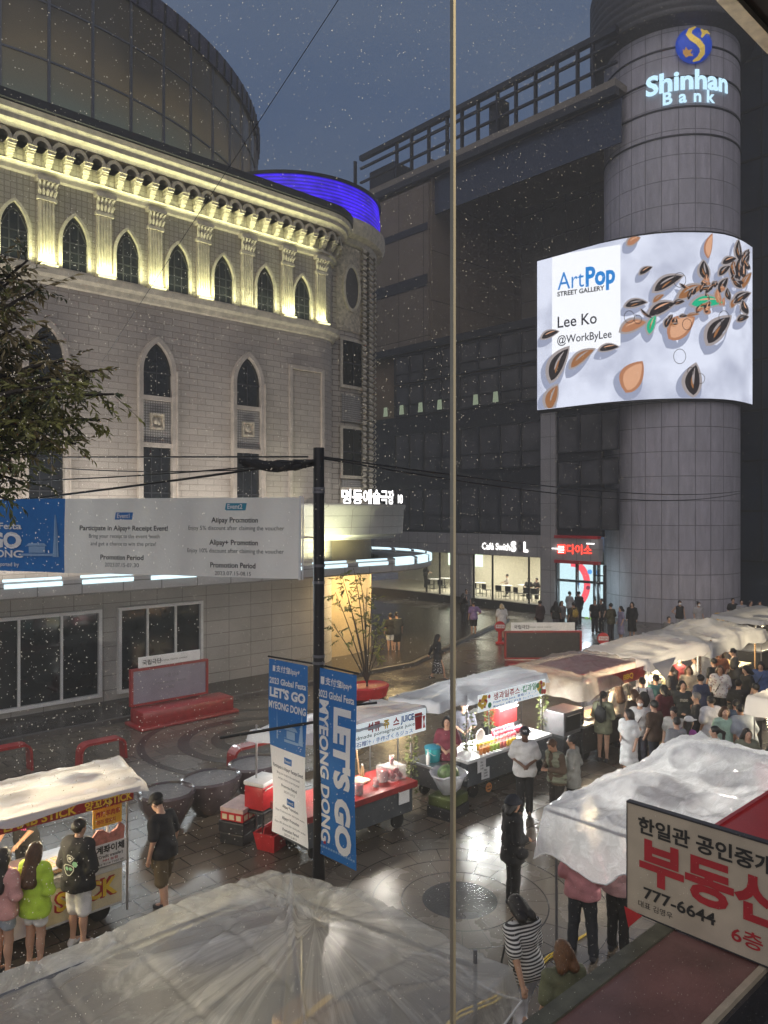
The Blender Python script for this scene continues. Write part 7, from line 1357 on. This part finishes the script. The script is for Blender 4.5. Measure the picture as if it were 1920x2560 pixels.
# --- crowd between the stalls
C = [
    ('person in olive jacket and shorts with a black backpack at the grill stall', 1508, Yh(1732), -35, dict(hair='pony', top=((.17, .18, .12), 'long', .72, None, None, .04), bot=('shorts', (.2, .2, .15), .4), arms=('belly', 'belly'), bag=('backpack', BK), eyes=False)),
    ('person in a long white dress with long dark hair, head turned aside', 1572, Yh(1774, 1.62), 120, dict(H=1.62, hair='long', top=((.62, .63, .64), 'short', .42, None, None, .05), bot=('none', WH, 0), arms=('belly', 'down'), look=(-40, 0))),
    ('person in a white blouse wearing a face mask, with a brown strapped shoulder bag', 1600, Yh(1746), 165, dict(hair='short', hc='b', top=(WH, 'short', .82, None, None, .04), bot=('pants', (.05, .05, .07), 0), arms=('belly', 'bent'), mask=True, bag=('cross', (.08, .04, .05)))),
    ('person in a white T-shirt with a black backpack facing the food of the grill stall', 1606, Yh(1695, 1.72), -10, dict(H=1.72, top=(WH, 'short', .84), bag=('backpack', BK), arms=('belly', 'down'), eyes=False)),
    ('person with brown hair in a dark top, between the backpack and the masked person', 1586, Yh(1727), 20, dict(hair='bob', hc='b', top=((.05, .035, .03), 'short', .85), eyes=False)),
    ('person in a long maroon top with black hair, back half turned', 1660, Yh(1716), 30, dict(hair='bob', top=((.10, .02, .028), 'long', .7, None, None, .05), bot=('pants', (.16, .12, .05), 0), build=1.1, arms=('down', 'down'), eyes=False)),
    ('person in a black printed T-shirt walking towards the shop window', 1706, Yh(1706), 175, dict(hair='bob', top=((.03, .035, .04), 'short', .82), bot=('pants', (.03, .03, .04), 0), legs='step', prt="STUDIO")),
    ('person with grey hair in a dark shirt looking left', 1742, Yh(1735), 75, dict(hair='short', hc='g', top=((.03, .03, .035), 'long', .8), arms=('down', 'front'))),
    ('broad person in a plain white T-shirt seen from behind in the crowd', 1778, Yh(1742, 1.72), 15, dict(H=1.72, build=1.2, top=((.60, .60, .64), 'short', .78, None, None, .05), bot=('pants', (.05, .05, .06), 0), eyes=False)),
    ('person in a grey T-shirt with short black hair seen from behind, low in the crowd', 1692, Yh(1795, 1.6), 5, dict(H=1.6, top=(GR, 'short', .8), eyes=False)),
    ('person in a white cap and purple top looking right', 1722, Yh(1795, 1.58), -75, dict(H=1.58, hair='long', hat=('cap', (.72, .72, .72)), top=((.30, .06, .28), 'short', .8), arms=('front', 'front'))),
    ('person in a white top with short dark hair and a tilted head', 1686, Yh(1768, 1.62), 150, dict(H=1.62, hair='short', top=((.55, .55, .52), 'short', .8), bot=('pants', (.2, .16, .06), 0), look=(-20, 15))),
    ('person with a black ponytail in a white shirt with a thin black bag strap', 1788, Yh(1817, 1.62), 70, dict(H=1.62, hair='pony', top=((.64, .68, .70), 'short', .78, None, None, .04), bag=('cross', BK))),
    ('person whose black haired head with glasses shows above the milky vinyl', 1778, Yh(1872), 100, dict(hair='short', top=(BK, 'short', .8))),
    ('person in olive jacket and striped shirt with chin length black bob facing the window', 1868, Yh(1823, 1.64), 178, dict(H=1.64, hair='wavy', top=((.16, .17, .12), 'long', .72, None, None, .05), bot=('pants', (.04, .04, .05), 0))),
    ('broad person in a pale blue grey T-shirt leaning forward, seen from behind', 1866, Yh(1765, 1.74), 10, dict(H=1.74, build=1.25, lean=18, top=((.32, .36, .42), 'short', .78, None, None, .05), bot=('pants', BK, 0), skin=1, eyes=False)),
    ('person in a dark denim shirt bending towards the stall', 1832, Yh(1752), -40, dict(lean=25, top=((.05, .08, .14), 'long', .8), bot=('pants', (.03, .03, .04), 0), eyes=False)),
    ('person in a white floral top with a black bag strap and black trousers', 1800, Yh(1665, 1.7), 160, dict(H=1.7, hair='bob', hc='b', build=1.1, top=((.35, .22, .24), 'short', .84, 'floral', (.66, .64, .62), .04), bot=('pants', BK, 0), bag=('cross', BK), skin=1)),
    ('person in a brimmed straw hat, brown plaid shirt and khaki trousers', 1764, Yh(1622, 1.74), -70, dict(H=1.74, hat=('brim', (.36, .30, .2)), top=((.32, .18, .12), 'short', .82, 'check', (.58, .5, .44), .03), bot=('pants', (.36, .32, .24), 0), arms=('front', 'front'))),
    ('person in an olive grey T-shirt reading a phone near the warm far stall', 1836, Yh(1622, 1.74), 60, dict(H=1.74, top=((.12, .11, .09), 'short', .8), arms=('front', 'front'), look=(0, 20))),
    ('person in a black T-shirt with black hair looking down at the right', 1868, Yh(1665, 1.68), 100, dict(hair='bob', top=(BK, 'short', .8), arms=('belly', 'down'), look=(0, 20))),
    ('person in a blue top with a dark bag strap at the right edge', 1902, Yh(1656, 1.66), 150, dict(hair='bob', top=((.06, .10, .24), 'short', .8), bag=('cross', BK), bot=('pants', (.5, .5, .5), 0), look=(0, 20))),
    ('person in a bright red top at the right edge beside the olive jacket', 1925, Yh(1870, 1.62), 150, dict(H=1.62, hair='bob', top=((.55, .03, .05), 'short', .8))),
    ('person in black with short hair beside the floral top', 1785, Yh(1645, 1.7), 20, dict(top=(BK, 'short', .8), eyes=False)),
    ('vendor in dark clothes behind the red juice counter', 1118, at_z(1118, 1975)[0] * 0 + 16.2, 170, dict(hair='bob', top=((.16, .03, .05), 'short', .8), bot=('pants', BK, 0), arms=('belly', 'belly'))),
    ('vendor in a dark top behind the fruit stall by the turquoise bucket', 1160, 17.6, 175, dict(hair='short', top=((.07, .07, .09), 'short', .8), arms=('belly', 'belly'))),
    ('vendor in a dark apron behind the grill stall counter', 1545, 20.6, 170, dict(hair='short', top=((.03, .03, .03), 'short', .8), hat=('cap', BK), arms=('reach', 'belly'))),
    # far plaza
    ('person in a dark top and white shorts beside a friend on the wet plaza', 976, Yh(1535, 1.66), 20, dict(top=(BK, 'short', .8), bot=('shorts', (.7, .7, .7), .7), eyes=False)),
    ('person in dark clothes standing close behind the white shorts on the plaza', 992, Yh(1531, 1.72), 10, dict(H=1.72, top=((.03, .035, .04), 'short', .75), bot=('shorts', BK, .9), eyes=False)),
    ('person with long dark hair in a dark floral dress walking right across the plaza', 1094, Yh(1587, 1.64), -75, dict(H=1.64, hair='long', top=((.03, .03, .035), 'long', .8), bot=('skirt', (.5, .5, .5), .3, 'floral', (.02, .02, .024)), legs='walk', arms=('belly', 'back'))),
    ('person in a purple T-shirt and black shorts, hand on hip, by the cafe wall', 1184, Yh(1504, 1.68), 10, dict(top=((.22, .15, .32), 'short', .82), bot=('shorts', BK, .8), arms=('hip', 'down'), eyes=False)),
    ('person with long dark hair in dark clothes, phone raised, by the cafe wall', 1158, Yh(1484, 1.62), -60, dict(H=1.62, hair='long', top=(BK, 'short', .7), arms=('face', 'down'))),
    ('person in grey at the corner of the cafe window', 1166, Yh(1474, 1.66), 180, dict(top=((.14, .14, .15), 'short', .8))),
    ('person with pale hair in a white T-shirt and grey shorts facing the cafe', 1254, Yh(1511, 1.66), 5, dict(hair='bob', hc='y', top=(WH, 'short', .78, None, None, .05), bot=('shorts', GR, .8), eyes=False)),
    ('person in a dark jacket waiting before the pale pilaster', 1350, Yh(1502, 1.7), 30, dict(H=1.7, top=((.05, .03, .03), 'long', .78), build=1.15, eyes=False)),
    ('person with long dark hair in a dark top in the shop queue', 1390, Yh(1503, 1.64), -30, dict(H=1.64, hair='long', top=((.04, .04, .035), 'short', .8), bot=('pants', (.12, .12, .14), 0), eyes=False)),
    ('person with long brown hair in a grey top in the shop queue', 1404, Yh(1503, 1.62), 200, dict(H=1.62, hair='long', hc='b', top=((.2, .18, .18), 'short', .8))),
    ('person in a white shirt silhouetted against the lit shop panel', 1424, Yh(1479, 1.72), -60, dict(H=1.72, top=((.42, .42, .44), 'short', .8), arms=('fwd', 'down'))),
    ('person in a black suit silhouetted against the lit shop panel', 1447, Yh(1479, 1.74), 20, dict(H=1.74, top=(BK, 'long', .74), build=1.1, eyes=False)),
    ('person with a mustard backpack before the lit shop panel', 1434, Yh(1506, 1.7), 10, dict(H=1.7, top=((.05, .04, .03), 'short', .8), bag=('backpack', (.35, .24, .05)), eyes=False)),
    ('person in black to the right of the shop door', 1487, Yh(1500, 1.66), 170, dict(top=(BK, 'short', .8))),
    ('person in dark grey leaning near the shop door frame', 1504, Yh(1497, 1.68), 120, dict(top=((.05, .05, .05), 'short', .8))),
    ('person in a dark olive shirt with crossed arms near the tower base', 1527, Yh(1509, 1.72), 30, dict(H=1.72, top=((.06, .055, .03), 'half', .76), arms=('belly', 'belly'), build=1.1, eyes=False)),
    ('person in a long lavender dress near the tower base', 1552, Yh(1516, 1.62), 100, dict(H=1.62, hair='bob', top=((.24, .22, .34), 'short', .35), bot=('none', WH, 0))),
    ('person with long black hair in a long black dress near the tower base', 1580, Yh(1507, 1.66), 150, dict(hair='long', top=(BK, 'long', .3, None, None, .03), bot=('none', BK, 0))),
    ('person wearing a mask and a dark sleeveless top against the tower wall', 1699, Yh(1503, 1.66), 178, dict(hair='short', mask=True, top=(BK, 'none', .82), bot=('pants', (.4, .4, .42), 0), arms=('hip', 'down'))),
    ('person wearing a mask and a pale top against the tower wall', 1746, Yh(1506, 1.66), 190, dict(hair='bun', mask=True, top=((.35, .34, .36), 'short', .8))),
    ('person whose low dark head shows before the tower base', 1672, Yh(1542, 1.6), 180, dict(H=1.6, top=((.12, .12, .13), 'short', .8))),
    ('person in dark clothes with spectacles beside the yellow A-frame board', 1832, Yh(1496, 1.7), 180, dict(H=1.7, top=(BK, 'short', .8))),
    ('person in pale grey right of the yellow A-frame board', 1854, Yh(1500, 1.64), 160, dict(H=1.64, top=((.3, .3, .32), 'short', .8))),
    ('person in dark blue third from the yellow A-frame board', 1876, Yh(1502, 1.68), 200, dict(top=((.03, .04, .07), 'short', .8))),
    ('person in grey with black hair at the far right behind the farthest stall', 1900, Yh(1505, 1.66), 150, dict(hair='bob', top=((.2, .2, .2), 'short', .8))),
]
for (lb, px, Yd, hd, kw) in C:
    prt = kw.pop('prt', None); p_ = person(lb, px, Yd, hd, h=.02 if Yd < 24 else .03, **kw)
    if prt: lettering([(prt, 0, 1.22, .09, 'c', .02, .2)], lambda x, y: (-x, .138, y), M['print'], p_, 'shirt_print')

for k, (lb, px, yh, hd, hc_, tp) in enumerate((
    ('person in a navy shirt with short hair between the white T-shirt and the floral top', 1752, 1690, 20, 'k', (.04, .05, .10)), ('person in a beige top with brown hair in the middle of the crowd', 1722, 1668, 160, 'b', (.40, .34, .26)),
    ('person in a charcoal top with a long black ponytail near the white foam boxes', 1678, 1668, 40, 'k', (.06, .06, .065)), ('person in a teal top partly hidden behind the maroon top', 1640, 1690, 10, 'k', (.06, .16, .17)),
    ('person in a white shirt near the plaid shirt, facing the food', 1738, 1640, 60, 'k', (.6, .6, .6)), ('person in a rust coloured top near the edge of the far vinyl roof', 1800, 1628, 150, 'b', (.24, .09, .05)),
    ('person in a grey hooded top behind the pale blue grey T-shirt', 1890, 1712, 20, 'k', (.22, .22, .24)), ('person in a black top with bun hair beside the denim shirt', 1846, 1702, -30, 'k', (.02, .02, .022)),
    ('person in a mint green top among the crowd near the ponytail', 1812, 1770, 170, 'b', (.32, .48, .40)), ('person in dark brown with short hair beside the masked person', 1636, 1755, 30, 'k', (.08, .05, .035)),
    ('person in a cream top with long hair near the grill stall counter', 1545, 1705, 20, 'b', (.52, .47, .38)), ('person in a dark red top with a cap at the back of the crowd', 1700, 1642, 120, 'k', (.22, .03, .04)))):
    person(lb, px, Yh(yh), hd, h=.024, hair=('short', 'bob', 'pony', 'short', 'short', 'bob', 'short', 'bun', 'bob', 'short', 'long', 'short')[k], hc=hc_, top=(tp, 'short', .8), arms=(('belly', 'down'), ('front', 'belly'), ('down', 'bent'))[k % 3], legs=('stand', 'step')[k % 2], eyes=90 < hd < 270, hat=('cap', (.1, .02, .02)) if k == 11 else None)
# --- in the cafe: tables, chairs and guests
def cafe_person(label, px, s, hd, c, sit=True):
    n = on_s(px, s)[0]; p_ = person(label, 0, 0, hd, h=.035, sn=(s, n), lift=.1 if sit else .45, top=(c, 'short', .85), arms=('reach', 'belly'), eyes=False); return p_
tb0 = None
for i, (px, s) in enumerate(((1200, 40.6), (1265, 40.4), (1310, 41.5), (1085, 40.5), (1112, 41.6))):
    n = on_s(px, s)[0]
    if tb0 is None:
        tb0 = item('cafe_table', 'round white cafe table behind the big window, leftmost beside the pier', 'table', s, n, .45, 0, 'cafe tables'); MB().lathe([(0, .7), (.42, .7), (.42, .73), (0, .73)], 20).build('table_top', M['white'], tb0); MB().tube([(0, 0, 0), (0, 0, .7)], .04, 8).build('pedestal', M['black'], tb0); MB().lathe([(.24, 0), (.24, .02), (0, .03)], 16).build('foot', M['black'], tb0)
    else: copy_thing(tb0, s, n, .45, 0, ('round white cafe table in the middle of the big window', 'round white cafe table by the right window bar', 'round white cafe table in the left cafe window', 'round white cafe table at the back of the left cafe window')[i - 1])
ch0 = None
for i, (px, s, r_) in enumerate(((1190, 39.4, 90), (1216, 39.3, 80), (1250, 39.2, 100), (1275, 39.3, 90), (1296, 39.1, 75), (1320, 39.3, 95), (1340, 39.2, 90), (1075, 39.2, 90), (1105, 39.3, 95))):
    n = on_s(px, s)[0]; lb = 'black cafe chair with its back to the window glass'
    if ch0 is None:
        ch0 = item('cafe_chair', lb, 'chair', s, n, .45, r_, 'black cafe chairs along the window'); MB().rbox(-.22, .22, -.22, .22, .43, .47, .015).build('seat', M['black'], ch0); MB().rbox(-.22, .22, -.24, -.2, .5, .85, .015).build('backrest', M['black'], ch0) 
        for x in (-.19, .19):
            for y in (-.19, .19): MB().tube([(x, y, 0), (x, y, .43)], .014, 6).build('leg', M['black'], ch0)
        for c_ in ch0.children: c_.rotation_euler = (0, 0, R(180))
    else: copy_thing(ch0, s, n, .45, r_)
cafe_person('person in a white top seated in the middle of the cafe window', 1268, 41.6, 90, (.6, .55, .5)); cafe_person('person in black seated right of the cafe window bar', 1322, 40.3, 150, (.03, .03, .03)); cafe_person('person in dark clothes at the right end of the cafe window', 1342, 40.6, 120, (.04, .03, .03)); cafe_person('person in black standing in the left cafe window holding a tray', 1064, 40.8, -60, (.03, .03, .03), False)
# ================================================================== thin rainy veil over the street, haze added and warmed for reflected room light
hz = bpy.data.materials.new('rainy veil'); hz.use_nodes = True; nt = hz.node_tree; nt.nodes.clear()
v_ = nt.nodes.new('ShaderNodeVolumePrincipled'); v_.inputs['Color'].default_value = (.97, .93, .86, 1); v_.inputs['Density'].default_value = .0042; v_.inputs['Anisotropy'].default_value = .2
o_ = nt.nodes.new('ShaderNodeOutputMaterial'); nt.links.new(v_.outputs[0], o_.inputs['Volume'])
o = MB().box(-125, 140, -90, 190, -1, 62).build('haze', hz); o['kind'] = 'stuff'
